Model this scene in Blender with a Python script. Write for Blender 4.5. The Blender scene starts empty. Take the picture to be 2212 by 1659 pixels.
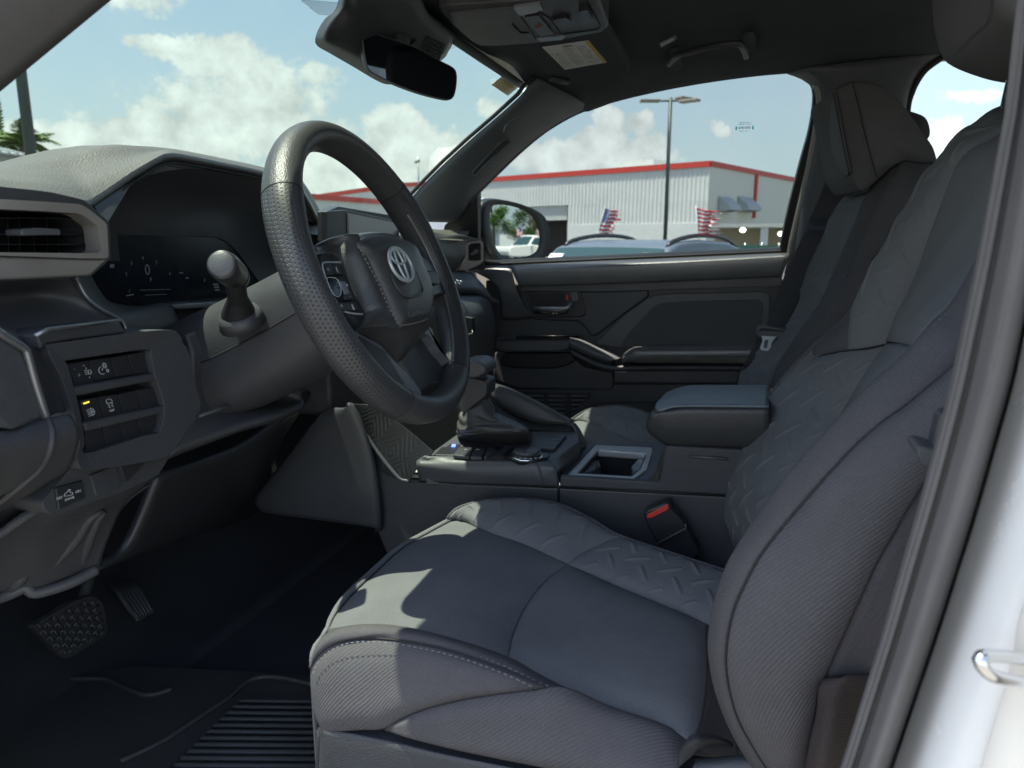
import bpy, bmesh, math, random
from mathutils import Vector, Matrix
random.seed(7)
C = bpy.context.scene.collection
SC = bpy.context.scene
R = math.radians
# ------------------------------------------------------------------ camera
FPX = 1591.0; CX = 1106.0; CY = 829.5; ZC = 1.65      # photo measured at 2212 px wide
YAW = R(16.7); PIT = R(11.35)
cam_d = bpy.data.cameras.new("camera"); cam = bpy.data.objects.new("camera", cam_d); C.objects.link(cam)
cam.location = (0, 0, ZC); cam.rotation_euler = (R(90) - PIT, 0, YAW)
cam_d.sensor_width = 36; cam_d.lens = 36 * FPX / 2212; cam_d.clip_start = 0.02; cam_d.clip_end = 4000
SC.camera = cam
cam_d.dof.use_dof = True; cam_d.dof.focus_distance = 1.0; cam_d.dof.aperture_fstop = 9.0
# ------------------------------------------------------------------ light
SUN_EL = R(72.5); SUN_AZ = R(12)
sdir = Vector((-math.cos(SUN_EL) * math.cos(SUN_AZ), -math.cos(SUN_EL) * math.sin(SUN_AZ), math.sin(SUN_EL)))
sl = bpy.data.lights.new("sun", 'SUN'); sl.energy = 5.0; sl.angle = R(0.53); sl.color = (1.0, 0.90, 0.74)
so = bpy.data.objects.new("sun", sl); C.objects.link(so); so.rotation_euler = sdir.to_track_quat('Z', 'Y').to_euler()
so.location = (0, 0, 30)
SC.view_settings.view_transform = 'Standard'; SC.view_settings.look = 'None'; SC.view_settings.gamma = 1.0
SC.view_settings.exposure = 2.08
SC.cycles.max_bounces = 10; SC.cycles.transparent_max_bounces = 16; SC.cycles.diffuse_bounces = 5
SC.cycles.sample_clamp_indirect = 6
SC.cycles.caustics_reflective = False; SC.cycles.caustics_refractive = False

def ray(px, py):
    x = (px - CX) / FPX; y = (CY - py) / FPX
    fx, fy = -math.sin(YAW), math.cos(YAW); rx, ry = math.cos(YAW), math.sin(YAW)
    cf = math.cos(PIT) + y * math.sin(PIT); cz = -math.sin(PIT) + y * math.cos(PIT)
    return Vector((fx * cf + rx * x, fy * cf + ry * x, cz))
CAM = Vector((0, 0, ZC))
def PY(p, Y): d = ray(*p); return CAM + d * (Y / d.y)
def PX(p, X): d = ray(*p); return CAM + d * (X / d.x)
def PZ(p, Z): d = ray(*p); return CAM + d * ((Z - ZC) / d.z)
def PP(p, o, n): d = ray(*p); o = Vector(o); n = Vector(n); return CAM + d * ((o - CAM).dot(n) / d.dot(n))
def mk(x0, y0, s):
    k = 2212 / 4032
    return lambda x, y: ((x0 + x * s) * k, (y0 + y * s) * k)
O = lambda x, y: (x, y)
fA = mk(0, 500, 1100 / 2212); fB = mk(0, 1200, 1200 / 2212); fS = mk(950, 450, 1000 / 1276); fD = mk(1150, 0, 1500 / 2212)
fE = mk(1750, 300, 1500 / 2212); fF = mk(1750, 900, 1500 / 2212); fG = mk(1400, 1400, 1500 / 2212); fH = mk(3000, 0, 1032 / 1556)
fI = mk(2700, 900, 1332 / 1841); fJ = mk(1100, 1900, 1800 / 2212); fK = mk(2500, 1900, 1532 / 2212); fL = mk(0, 1900, 1400 / 2066)
fM = mk(1750, 600, 1400 / 2212); fN = mk(0, 0, 1200 / 2212)

# ------------------------------------------------------------------ node helpers
class NT:
    def __init__(s, tree): s.t = tree; s.n = tree.nodes; s.l = tree.links
    def new(s, typ, **kw):
        n = s.n.new(typ)
        for k, v in kw.items():
            if k == 'inp':
                for a, b in v.items():
                    if hasattr(b, 'is_linked') or isinstance(b, bpy.types.NodeSocket): s.l.new(b, n.inputs[a])
                    else: n.inputs[a].default_value = b
            else: setattr(n, k, v)
        return n
    def m(s, op, a, b=None, c=None, clamp=False):
        n = s.new('ShaderNodeMath', operation=op); n.use_clamp = clamp
        for i, v in enumerate((a, b, c)):
            if v is None: continue
            if isinstance(v, bpy.types.NodeSocket): s.l.new(v, n.inputs[i])
            else: n.inputs[i].default_value = v
        return n.outputs[0]
    def mix(s, f, a, b):
        n = s.new('ShaderNodeMix', data_type='RGBA')
        for k, v in ((0, f), (6, a), (7, b)):
            if isinstance(v, bpy.types.NodeSocket): s.l.new(v, n.inputs[k])
            else: n.inputs[k].default_value = v if k == 0 else (v if len(v) == 4 else (*v, 1))
        return n.outputs[2]
    def noise(s, vec, scale, detail=3, rough=.5, out=0):
        n = s.new('ShaderNodeTexNoise', inp={'Scale': scale, 'Detail': detail, 'Roughness': rough})
        if vec is not None: s.l.new(vec, n.inputs['Vector'])
        return n.outputs[out]
    def ramp(s, v, a, b, c=0.0, d=1.0):
        n = s.new('ShaderNodeMapRange', interpolation_type='SMOOTHSTEP')
        s.l.new(v, n.inputs[0])
        for i, q in enumerate((a, b, c, d)): n.inputs[1 + i].default_value = q
        return n.outputs[0]

def mat(name, col, rough=.6, metal=0, spec=.5, grain=0, gscale=900, grainkind='leather', var=.08, coat=0, fn=None, emit=None):
    """principled material with a soft large-scale colour variation and a fine surface relief"""
    m = bpy.data.materials.new(name); m.use_nodes = True; t = NT(m.node_tree)
    b = m.node_tree.nodes['Principled BSDF']
    tc = t.new('ShaderNodeTexCoord'); oc = tc.outputs['Object']
    b.inputs['Metallic'].default_value = metal
    b.inputs['Specular IOR Level'].default_value = spec; b.inputs['Coat Weight'].default_value = coat
    nz = t.noise(oc, 9, 4, .6)
    k = t.ramp(nz, .3, .7, 1 - var, 1 + var)
    c2 = t.new('ShaderNodeVectorMath', operation='SCALE'); c2.inputs[0].default_value = col; t.l.new(k, c2.inputs['Scale'])
    t.l.new(c2.outputs[0], b.inputs['Base Color'])
    r2 = t.m('MULTIPLY_ADD', t.noise(oc, 40, 3, .6), .16, rough - .08); t.l.new(r2, b.inputs['Roughness'])
    if grain:
        if grainkind == 'leather':
            v = t.new('ShaderNodeTexVoronoi', feature='F1', inp={'Scale': gscale}); 
            dist = t.new('ShaderNodeVectorMath', operation='ADD')
            n3 = t.new('ShaderNodeTexNoise', inp={'Scale': gscale * .35}); t.l.new(oc, n3.inputs['Vector'])
            sc3 = t.new('ShaderNodeVectorMath', operation='SCALE'); sc3.inputs['Scale'].default_value = 1.6 / gscale
            t.l.new(n3.outputs['Color'], sc3.inputs[0]); t.l.new(oc, dist.inputs[0]); t.l.new(sc3.outputs[0], dist.inputs[1])
            t.l.new(dist.outputs[0], v.inputs['Vector']); h = t.m('SUBTRACT', 1.0, v.outputs['Distance'])
        elif grainkind == 'fine':
            h = t.noise(oc, gscale, 2, .6)
        elif grainkind == 'rib':     # woven ribbed cloth: uses the UV laid on the panel (metres)
            uv = tc.outputs['UV']; sp = t.new('ShaderNodeSeparateXYZ'); t.l.new(uv, sp.inputs[0])
            w = t.m('SINE', t.m('MULTIPLY', t.m('ADD', sp.outputs[1], t.m('MULTIPLY', sp.outputs[0], .25)), gscale))
            w2 = t.m('SINE', t.m('MULTIPLY', sp.outputs[0], gscale * .7))
            h = t.m('ADD', t.m('MULTIPLY', w, .5), t.m('MULTIPLY', w2, .2)); h = t.m('ADD', h, t.m('MULTIPLY', t.noise(oc, 1200, 2), 1.0)); h = t.m('ADD', h, t.m('MULTIPLY', t.noise(oc, 22, 4, .55), 5.0))
            sp2 = t.noise(oc, 1500, 2, .7)
            kk = t.m('MULTIPLY_ADD', t.m('ADD', w, 1.0), .07, .93); kk = t.m('MULTIPLY', kk, t.ramp(sp2, .35, .7, .82, 1.25))
            c3 = t.new('ShaderNodeVectorMath', operation='SCALE'); t.l.new(c2.outputs[0], c3.inputs[0]); t.l.new(kk, c3.inputs['Scale'])
            t.l.new(c3.outputs[0], b.inputs['Base Color'])
        elif grainkind == 'dots':    # perforated leather, hex dot rows in UV metres
            uv = tc.outputs['UV']; sp = t.new('ShaderNodeSeparateXYZ'); t.l.new(uv, sp.inputs[0])
            P = gscale
            a = t.m('DIVIDE', sp.outputs[0], P); bb = t.m('DIVIDE', sp.outputs[1], P * .9)
            row = t.m('FLOOR', bb); a2 = t.m('ADD', a, t.m('MULTIPLY', t.m('MODULO', row, 2.0), .5))
            fx = t.m('SUBTRACT', t.m('FRACT', a2), .5); fy = t.m('SUBTRACT', t.m('FRACT', bb), .5)
            dd = t.m('SQRT', t.m('ADD', t.m('MULTIPLY', fx, fx), t.m('MULTIPLY', fy, fy)))
            h = t.ramp(dd, .12, .27)
            dk = t.ramp(dd, .14, .24, .35, 1.0); c3 = t.new('ShaderNodeVectorMath', operation='SCALE')
            t.l.new(c2.outputs[0], c3.inputs[0]); t.l.new(dk, c3.inputs['Scale']); t.l.new(c3.outputs[0], b.inputs['Base Color'])
            h = t.m('ADD', h, t.m('MULTIPLY', t.noise(oc, 700, 3), .25))
        bp = t.new('ShaderNodeBump', inp={'Strength': 1.0, 'Distance': grain}); t.l.new(h, bp.inputs['Height'])
        t.l.new(bp.outputs[0], b.inputs['Normal'])
    if emit: b.inputs['Emission Color'].default_value = (*emit[0], 1); b.inputs['Emission Strength'].default_value = emit[1]
    if fn: fn(t, b, tc)
    return m

def glass(name, tint, refl=1.0, rough=0.0):
    m = bpy.data.materials.new(name); m.use_nodes = True; t = NT(m.node_tree); t.n.clear()
    o = t.new('ShaderNodeOutputMaterial'); tr = t.new('ShaderNodeBsdfTransparent'); tr.inputs[0].default_value = (*tint, 1)
    g = t.new('ShaderNodeBsdfGlossy'); g.inputs['Roughness'].default_value = rough; g.inputs[0].default_value = (1, 1, 1, 1)
    f = t.new('ShaderNodeFresnel'); f.inputs[0].default_value = 1.5
    # thin pane: both faces of a sheet reflect from outside
    geo = t.new('ShaderNodeNewGeometry'); ly = t.new('ShaderNodeLayerWeight'); ly.inputs[0].default_value = .12
    mx = t.new('ShaderNodeMixShader'); t.l.new(t.m('MULTIPLY', ly.outputs['Fresnel'], refl), mx.inputs[0])
    t.l.new(tr.outputs[0], mx.inputs[1]); t.l.new(g.outputs[0], mx.inputs[2]); t.l.new(mx.outputs[0], o.inputs[0])
    return m

# ------------------------------------------------------------------ object helpers
def thing(name, label, cat, loc, group=None):
    o = bpy.data.objects.new(name, None); C.objects.link(o); o.location = loc; o.empty_display_size = .05
    o['label'] = label; o['category'] = cat
    if group: o['group'] = group
    return o
def tag(o, label, cat, group=None):
    o['label'] = label; o['category'] = cat
    if group: o['group'] = group
    return o
def struct(o): o['kind'] = 'structure'; return o
def wloc(o):
    v = Vector((0, 0, 0))
    while o is not None: v += o.location; o = o.parent
    return v
def link(name, vs, fs, m, parent=None, smooth=True, uvs=None, org=None):
    """vertices arrive in world space; the object's origin is its own centre"""
    vs = [Vector(v) for v in vs]
    if org is None:
        org = Vector((sum(v.x for v in vs), sum(v.y for v in vs), sum(v.z for v in vs))) / max(1, len(vs))
    me = bpy.data.meshes.new(name); me.from_pydata([v - org for v in vs], [], fs)
    if uvs is not None:
        ul = me.uv_layers.new(name='UVMap')
        for lp in me.loops: ul.data[lp.index].uv = uvs[lp.vertex_index]
    if smooth: me.polygons.foreach_set('use_smooth', [True] * len(me.polygons))
    me.update()
    o = bpy.data.objects.new(name, me); C.objects.link(o)
    ms = m if isinstance(m, (list, tuple)) else [m]
    for q in ms: me.materials.append(q)
    o.location = org
    if parent is not None: o.parent = parent; o.location = org - wloc(parent)
    return o
def bevel(o, w, seg=3, ang=30):
    b = o.modifiers.new('bevel', 'BEVEL'); b.width = w; b.segments = seg; b.limit_method = 'ANGLE'; b.angle_limit = R(ang); b.harden_normals = False
    return o
def solid(o, t, off=-1):
    s = o.modifiers.new('solid', 'SOLIDIFY'); s.thickness = t; s.offset = off; return o
def sharp(o, ang=35):
    me = o.data; bm = bmesh.new(); bm.from_mesh(me)
    for e in bm.edges:
        if len(e.link_faces) == 2 and e.calc_face_angle(0) > R(ang): e.smooth = False
    bm.to_mesh(me); bm.free(); return o
def cr(pts, n, closed=False, uniform=False):
    """Catmull-Rom curve through pts resampled to n+1 points by arc length; a point given twice is a corner"""
    P = [Vector(p) for p in pts]; k = len(P); dense = []
    segs = k if closed else k - 1
    for i in range(segs):
        p1 = P[i]; p2 = P[(i + 1) % k]
        if (p2 - p1).length < 1e-7: continue
        p0 = P[(i - 1) % k] if (closed or i > 0) else p1 * 2 - p2
        p3 = P[(i + 2) % k] if (closed or i + 2 < k) else p2 * 2 - p1
        S = 16
        for j in range(S):
            t = j / S
            dense.append(0.5 * ((2 * p1) + (p2 - p0) * t + (2 * p0 - 5 * p1 + 4 * p2 - p3) * t * t + (3 * p1 - p0 - 3 * p2 + p3) * t ** 3))
    dense.append(P[0].copy() if closed else P[-1].copy())
    L = [0]
    for a, b in zip(dense, dense[1:]): L.append(L[-1] + (b - a).length)
    out = []; j = 0
    for i in range(n + 1):
        s = L[-1] * i / n
        while j < len(L) - 2 and L[j + 1] < s: j += 1
        d = L[j + 1] - L[j]; t = 0 if d < 1e-9 else (s - L[j]) / d
        out.append(dense[j].lerp(dense[j + 1], min(1, max(0, t))))
    return out
def patch(name, rows, m, parent=None, nu=40, nv=20, thick=0, uvscale=1, smoothrows=True, **kw):
    """surface through rows of control points (each row a curve), smooth across rows too"""
    rr = [cr(r, nu) for r in rows]
    cols = [cr([r[i] for r in rr], nv) if smoothrows else lincol([r[i] for r in rr], nv) for i in range(nu + 1)]
    vs = []; uvs = []
    for i in range(nu + 1):
        acc = 0
        for j in range(nv + 1):
            vs.append(cols[i][j])
    W = sum((rr[len(rr) // 2][i + 1] - rr[len(rr) // 2][i]).length for i in range(nu)); H_ = sum((cols[nu // 2][j + 1] - cols[nu // 2][j]).length for j in range(nv))
    uvs = [(W * i / nu, H_ * j / nv) for i in range(nu + 1) for j in range(nv + 1)]
    fs = [(i * (nv + 1) + j, (i + 1) * (nv + 1) + j, (i + 1) * (nv + 1) + j + 1, i * (nv + 1) + j + 1) for i in range(nu) for j in range(nv)]
    o = link(name, vs, fs, m, parent, uvs=uvs); face_cam(o)
    if thick: solid(o, thick)
    return o
def lincol(pts, n):
    out = []; k = len(pts) - 1
    for j in range(n + 1):
        t = j / n * k; i = min(k - 1, int(t)); out.append(Vector(pts[i]).lerp(Vector(pts[i + 1]), t - i))
    return out
def face_cam(o):
    me = o.data; org = wloc(o); s = 0
    for p in me.polygons: s += p.normal.dot((CAM - (p.center + org)).normalized()) * p.area
    if s < 0: me.flip_normals()
    return o
def coons(name, top, bot, left, right, m, parent=None, n=48, k=32, bulge=.01, pw=5, disp=None, thick=0.004, pwv=None):
    """panel between four curves: top & bot run left->right, left & right run top->bot; puffed by bulge towards the viewer side"""
    T = cr(top, n); B = cr(bot, n); Lf = cr(left, k); Rt = cr(right, k)
    c00, c10, c01, c11 = T[0], T[-1], B[0], B[-1]
    G = [[None] * (k + 1) for _ in range(n + 1)]
    for i in range(n + 1):
        u = i / n
        for j in range(k + 1):
            v = j / k
            G[i][j] = T[i] * (1 - v) + B[i] * v + Lf[j] * (1 - u) + Rt[j] * u - (c00 * (1 - u) * (1 - v) + c10 * u * (1 - v) + c01 * (1 - u) * v + c11 * u * v)
    W = (c10 - c00).length * .5 + (c11 - c01).length * .5; H_ = (c01 - c00).length * .5 + (c11 - c10).length * .5
    cen = G[n // 2][k // 2]; pwv = pwv or pw
    vs = []; uvs = []
    for i in range(n + 1):
        for j in range(k + 1):
            a = G[min(n, i + 1)][j] - G[max(0, i - 1)][j]; b = G[i][min(k, j + 1)] - G[i][max(0, j - 1)]
            nn = a.cross(b)
            nn = nn.normalized() if nn.length > 1e-12 else Vector((0, 0, 1))
            if nn.dot(CAM - cen) < 0 and True: nn = -nn
            u = i / n; v = j / k
            h = bulge * (1 - abs(2 * u - 1) ** pw) * (1 - abs(2 * v - 1) ** pwv)
            if disp: h += disp(u * W, v * H_) * (1 - abs(2 * u - 1) ** 8) * (1 - abs(2 * v - 1) ** 8)
            vs.append(G[i][j] + nn * h); uvs.append((u * W, v * H_))
    fs = [(i * (k + 1) + j, (i + 1) * (k + 1) + j, (i + 1) * (k + 1) + j + 1, i * (k + 1) + j + 1) for i in range(n) for j in range(k)]
    o = link(name, vs, fs, m, parent, uvs=uvs); face_cam(o)
    if thick: solid(o, thick)
    return o
def flat(name, pts, depth, m, parent=None, bev=0, seg=3, smooth=True, inset=None):
    """closed polygon (world points, roughly planar) extruded by the vector depth, edges rounded by bev"""
    pts = [Vector(p) for p in pts]; k = len(pts); d = Vector(depth)
    vs = pts + [p + d for p in pts]
    nn = Vector((0, 0, 0))
    for i in range(k): nn += pts[i].cross(pts[(i + 1) % k])
    f1 = list(range(k)); f2 = list(range(k, 2 * k))[::-1]; side = [(i, i + k, (i + 1) % k + k, (i + 1) % k) for i in range(k)]
    if nn.dot(d) > 0: f1 = f1[::-1]; f2 = f2[::-1]; side = [s[::-1] for s in side]
    o = link(name, vs, [tuple(f1), tuple(f2)] + side, m, parent, smooth=False)
    if bev:
        bevel(o, bev, seg); o.data.polygons.foreach_set('use_smooth', [True] * len(o.data.polygons)); sharp(o, 89) if False else None
        w = o.modifiers.new('wn', 'WEIGHTED_NORMAL'); w.keep_sharp = False
    return o
def box(name, c, s, m, parent=None, rot=None, bev=0.002, seg=2):
    c = Vector(c); hx, hy, hz = [v / 2 for v in s]
    M = rot if rot is not None else Matrix.Identity(3)
    vs = [c + M @ Vector((x, y, z)) for x in (-hx, hx) for y in (-hy, hy) for z in (-hz, hz)]
    fs = [(0, 1, 3, 2), (4, 6, 7, 5), (0, 4, 5, 1), (2, 3, 7, 6), (0, 2, 6, 4), (1, 5, 7, 3)]
    o = link(name, vs, fs, m, parent, smooth=bool(bev), org=c)
    if bev: bevel(o, bev, seg); o.modifiers.new('wn', 'WEIGHTED_NORMAL')
    return o
class MB:
    """collects several boxes / tubes / polygons into one mesh"""
    def __init__(s): s.v = []; s.f = []
    def add(s, vs, fs): b = len(s.v); s.v += [Vector(v) for v in vs]; s.f += [tuple(i + b for i in f) for f in fs]
    def box(s, c, sz, rot=None):
        c = Vector(c); hx, hy, hz = [v / 2 for v in sz]; M = rot if rot is not None else Matrix.Identity(3)
        s.add([c + M @ Vector((x, y, z)) for x in (-hx, hx) for y in (-hy, hy) for z in (-hz, hz)],
              [(0, 1, 3, 2), (4, 6, 7, 5), (0, 4, 5, 1), (2, 3, 7, 6), (0, 2, 6, 4), (1, 5, 7, 3)])
    def tube(s, pts, r, n=8, closed=False):
        v, f = tube_geo(pts, r, n, closed); s.add(v, f)
    def poly(s, pts, d):
        pts = [Vector(p) for p in pts]; k = len(pts); d = Vector(d); nn = Vector((0, 0, 0))
        for i in range(k): nn += pts[i].cross(pts[(i + 1) % k])
        f1 = tuple(range(k)); f2 = tuple(range(k, 2 * k))[::-1]; side = [(i, i + k, (i + 1) % k + k, (i + 1) % k) for i in range(k)]
        if nn.dot(d) > 0: f1 = f1[::-1]; f2 = f2[::-1]; side = [q[::-1] for q in side]
        s.add(pts + [p + d for p in pts], [f1, f2] + side)
    def build(s, name, m, parent=None, smooth=False, bev=0):
        o = link(name, s.v, s.f, m, parent, smooth=smooth)
        if bev: bevel(o, bev, 2); o.data.polygons.foreach_set('use_smooth', [True] * len(o.data.polygons)); o.modifiers.new('wn', 'WEIGHTED_NORMAL')
        return o
def frames(pts, closed, up=None):
    k = len(pts); T = []
    for i in range(k):
        a = pts[(i - 1) % k] if (closed or i > 0) else pts[i]; b = pts[(i + 1) % k] if (closed or i < k - 1) else pts[i]
        d = (b - a); T.append(d.normalized() if d.length > 1e-9 else Vector((0, 0, 1)))
    N = []
    ref = Vector(up) if up is not None else (Vector((0, 0, 1)) if abs(T[0].z) < .9 else Vector((1, 0, 0)))
    n0 = (ref - T[0] * ref.dot(T[0])).normalized()
    for i in range(k):
        base = ref if up is not None else n0
        n0 = (base - T[i] * base.dot(T[i])).normalized(); N.append(n0)
    return T, N
def tube_geo(pts, r, n=12, closed=False, up=None, prof=None):
    pts = [Vector(p) for p in pts]; T, N = frames(pts, closed, up); k = len(pts); vs = []
    for i in range(k):
        Bn = T[i].cross(N[i]); ri = r[i] if isinstance(r, (list, tuple)) else r
        for j in range(n):
            a = 2 * math.pi * j / n
            if prof: x, y = prof(a, i / max(1, k - 1))
            else: x, y = math.cos(a) * ri, math.sin(a) * ri
            vs.append(pts[i] + N[i] * x + Bn * y)
    fs = []
    for i in range(k if closed else k - 1):
        i2 = (i + 1) % k
        for j in range(n): fs.append((i * n + j, i * n + (j + 1) % n, i2 * n + (j + 1) % n, i2 * n + j))
    if not closed: fs.append(tuple(range(n))[::-1]); fs.append(tuple((k - 1) * n + j for j in range(n)))
    return vs, fs
def tube(name, pts, r, m, parent=None, n=12, closed=False, up=None, prof=None, uv=False):
    v, f = tube_geo(pts, r, n, closed, up, prof)
    uvs = None
    if uv:
        k = len(pts); L = 0; uvs = []
        for i in range(k):
            if i: L += (Vector(pts[i]) - Vector(pts[i - 1])).length
            for j in range(n): uvs.append((L, min(j, n - j) * 2 * math.pi * uv / n))
    return link(name, v, f, m, parent, uvs=uvs)
def stitches(name, pts, m, parent, step=.006, ln=.0036, r=.00045, lift=.0008, n=None):
    P = [Vector(p) for p in pts]; tot = sum((b - a).length for a, b in zip(P, P[1:])); cnt = max(2, int(tot / step))
    Q = cr(P, cnt); mb = MB()
    for a, b in zip(Q, Q[1:]):
        d = (b - a).normalized(); c = (a + b) / 2; v = (CAM - c).normalized() * lift
        mb.tube([c - d * ln / 2 + v, c + v * 1.6, c + d * ln / 2 + v], [r * .6, r, r * .6], 5)
    o = mb.build(name, m, parent, smooth=True); return o
def text(name, s, org, xd, yd, size, m, parent, ext=.0002, align='CENTER', font=None):
    cu = bpy.data.curves.new(name, 'FONT'); cu.body = s; cu.size = size; cu.align_x = align; cu.align_y = 'CENTER'; cu.extrude = ext; cu.resolution_u = 2
    ob = bpy.data.objects.new(name, cu); C.objects.link(ob)
    dg = bpy.context.evaluated_depsgraph_get(); dg.update(); me = bpy.data.meshes.new_from_object(ob.evaluated_get(dg))
    C.objects.unlink(ob); bpy.data.objects.remove(ob); me.materials.clear(); me.materials.append(m)
    x = Vector(xd).normalized(); z = x.cross(Vector(yd)).normalized(); y = z.cross(x)
    if False: pass
    M = Matrix((x, y, z)).transposed()
    for v in me.vertices: v.co = M @ v.co
    o = bpy.data.objects.new(name, me); C.objects.link(o); o.location = Vector(org)
    if parent is not None: o.parent = parent; o.location = Vector(org) - wloc(parent)
    return o
def join_text(o1, others):
    pass
def ellipse3(c, u, v, a, b, n=48): return [Vector(c) + Vector(u) * a * math.cos(2 * math.pi * i / n) + Vector(v) * b * math.sin(2 * math.pi * i / n) for i in range(n)]
def rpoly(pts, r, seg=5):
    """round the corners of a closed polygon"""
    P = [Vector(p) for p in pts]; k = len(P); out = []
    for i in range(k):
        a, b, c = P[i - 1], P[i], P[(i + 1) % k]; rr = r[i] if isinstance(r, (list, tuple)) else r
        d1 = (a - b); d2 = (c - b); q = min(rr, d1.length * .45, d2.length * .45)
        s, e = b + d1.normalized() * q, b + d2.normalized() * q
        if q < 1e-6: out.append(b); continue
        for j in range(seg + 1):
            t = j / seg; out.append(s * (1 - t) ** 2 + b * 2 * t * (1 - t) + e * t * t)
    return out
def ring(name, outer, inner, depth, m, parent=None, bev=0):
    """flat frame between two loops of equal count, extruded by the vector depth"""
    n = len(outer); d = Vector(depth); vs = [Vector(p) for p in outer] + [Vector(p) for p in inner]; vs += [v + d for v in vs]
    fs = []
    for i in range(n):
        j = (i + 1) % n
        fs += [(i, j, n + j, n + i), (2 * n + i, 3 * n + i, 3 * n + j, 2 * n + j), (i, 2 * n + i, 2 * n + j, j), (n + i, n + j, 3 * n + j, 3 * n + i)]
    o = link(name, vs, fs, m, parent, smooth=False)
    bm = bmesh.new(); bm.from_mesh(o.data); bmesh.ops.recalc_face_normals(bm, faces=bm.faces); bm.to_mesh(o.data); bm.free()
    if bev: bevel(o, bev, 2); o.data.polygons.foreach_set('use_smooth', [True] * len(o.data.polygons)); o.modifiers.new('wn', 'WEIGHTED_NORMAL')
    return o
# ------------------------------------------------------------------ world: sky with clouds
W = bpy.data.worlds.new("World"); SC.world = W; W.use_nodes = True; t = NT(W.node_tree); t.n.clear()
wo = t.new('ShaderNodeOutputWorld'); bg = t.new('ShaderNodeBackground'); bg.inputs[1].default_value = 0.1; t.l.new(bg.outputs[0], wo.inputs[0])
sky = t.new('ShaderNodeTexSky', sky_type='NISHITA'); sky.sun_disc = False; sky.sun_elevation = SUN_EL
sky.sun_rotation = math.atan2(sdir.x, sdir.y); sky.air_density = 1.0; sky.dust_density = 1.6; sky.ozone_density = 1.3
tc = t.new('ShaderNodeTexCoord'); gen = tc.outputs['Generated']
nv = t.new('ShaderNodeTexNoise', inp={'Scale': 13.0, 'Detail': 7, 'Roughness': .62}); t.l.new(gen, nv.inputs['Vector'])
sb = t.new('ShaderNodeVectorMath', operation='SUBTRACT'); sb.inputs[1].default_value = (.5, .5, .5); t.l.new(nv.outputs['Color'], sb.inputs[0])
ss = t.new('ShaderNodeVectorMath', operation='SCALE'); ss.inputs['Scale'].default_value = .06; t.l.new(sb.outputs[0], ss.inputs[0])
ad = t.new('ShaderNodeVectorMath', operation='ADD'); t.l.new(gen, ad.inputs[0]); t.l.new(ss.outputs[0], ad.inputs[1])
nm = t.new('ShaderNodeVectorMath', operation='NORMALIZE'); t.l.new(ad.outputs[0], nm.inputs[0])
sp = t.new('ShaderNodeSeparateXYZ'); t.l.new(nm.outputs[0], sp.inputs[0])
az = t.m('ARCTAN2', sp.outputs[0], sp.outputs[1]); el = t.m('ARCSINE', sp.outputs[2])
def azel(px, py):
    d = ray(px, py).normalized(); return math.atan2(d.x, d.y), math.asin(d.z)
BL = [(455, 125, 92, 46, 1), (350, 100, 62, 24, .9), (522, 138, 46, 40, 1), (480, 180, 66, 34, .55), (300, 92, 30, 18, .7),
      (386, 215, 36, 48, .9), (455, 262, 84, 62, .95), (340, 270, 80, 34, .8), (285, 290, 84, 42, 1), (150, 292, 58, 40, 1), (60, 300, 66, 40, .9), (400, 325, 190, 62, 1),
      (672, 160, 56, 30, .55), (700, 232, 40, 20, .4), (872, 268, 92, 34, .95), (900, 325, 150, 70, .9), (700, 345, 120, 62, .9), (1062, 228, 40, 28, .6), (700, 410, 300, 60, .8),
      (1325, 255, 42, 30, 1), (1385, 270, 42, 34, 1), (1290, 305, 74, 38, 1), (1400, 330, 62, 40, 1), (1215, 345, 130, 50, 1), (1545, 272, 32, 20, .8), (1330, 345, 170, 40, .9),
      (2060, 205, 120, 16, .42), (2100, 300, 140, 40, .5), (2000, 340, 120, 30, .4)]
for k in range(26):      # more cumulus round the rest of the horizon, for views from elsewhere and for reflections
    a = random.uniform(50, 330); BL.append(('w', a, random.uniform(6, 24), random.uniform(5, 12), random.uniform(3, 6), random.uniform(.7, 1)))
M_ = None
for b in BL:
    if b[0] == 'w': a0, e0, ra, re, s = R(b[1] if b[1] < 180 else b[1] - 360), R(b[2]), R(b[3]), R(b[4]), b[5]
    else:
        a0, e0 = azel(b[0], b[1]); ra = b[2] / FPX; re = b[3] / FPX; s = b[4]; ra /= math.cos(e0)
    dx = t.m('DIVIDE', t.m('SUBTRACT', az, a0), ra); dy = t.m('DIVIDE', t.m('SUBTRACT', el, e0), re)
    q = t.m('ADD', t.m('MULTIPLY', dx, dx), t.m('MULTIPLY', dy, dy))
    v = t.m('MULTIPLY', t.m('SUBTRACT', 1.0, q), s)
    M_ = v if M_ is None else t.m('MAXIMUM', M_, v)
f1 = t.noise(gen, 24, 10, .62); f2 = t.noise(gen, 90, 7, .65)
dens = t.m('ADD', M_, t.m('MULTIPLY_ADD', f1, 1.8, -1.03)); dens = t.m('ADD', dens, t.m('MULTIPLY_ADD', f2, .6, -.3))
mask = t.ramp(dens, -.05, .4)
# relief: density a little way towards the sun against density here
of = t.new('ShaderNodeVectorMath', operation='ADD'); t.l.new(gen, of.inputs[0]); of.inputs[1].default_value = tuple(sdir * .018 + Vector((0.01, 0, 0)))
g1 = t.noise(of.outputs[0], 22, 9, .6)
rel = t.m('MULTIPLY_ADD', t.m('SUBTRACT', f1, g1), .9, .98)
lum = t.m('MULTIPLY', rel, t.ramp(M_, -.2, .9, .90, 1.06))
cc = t.new('ShaderNodeVectorMath', operation='SCALE'); cc.inputs[0].default_value = (5.1, 5.1, 4.9); t.l.new(lum, cc.inputs['Scale'])
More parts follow.
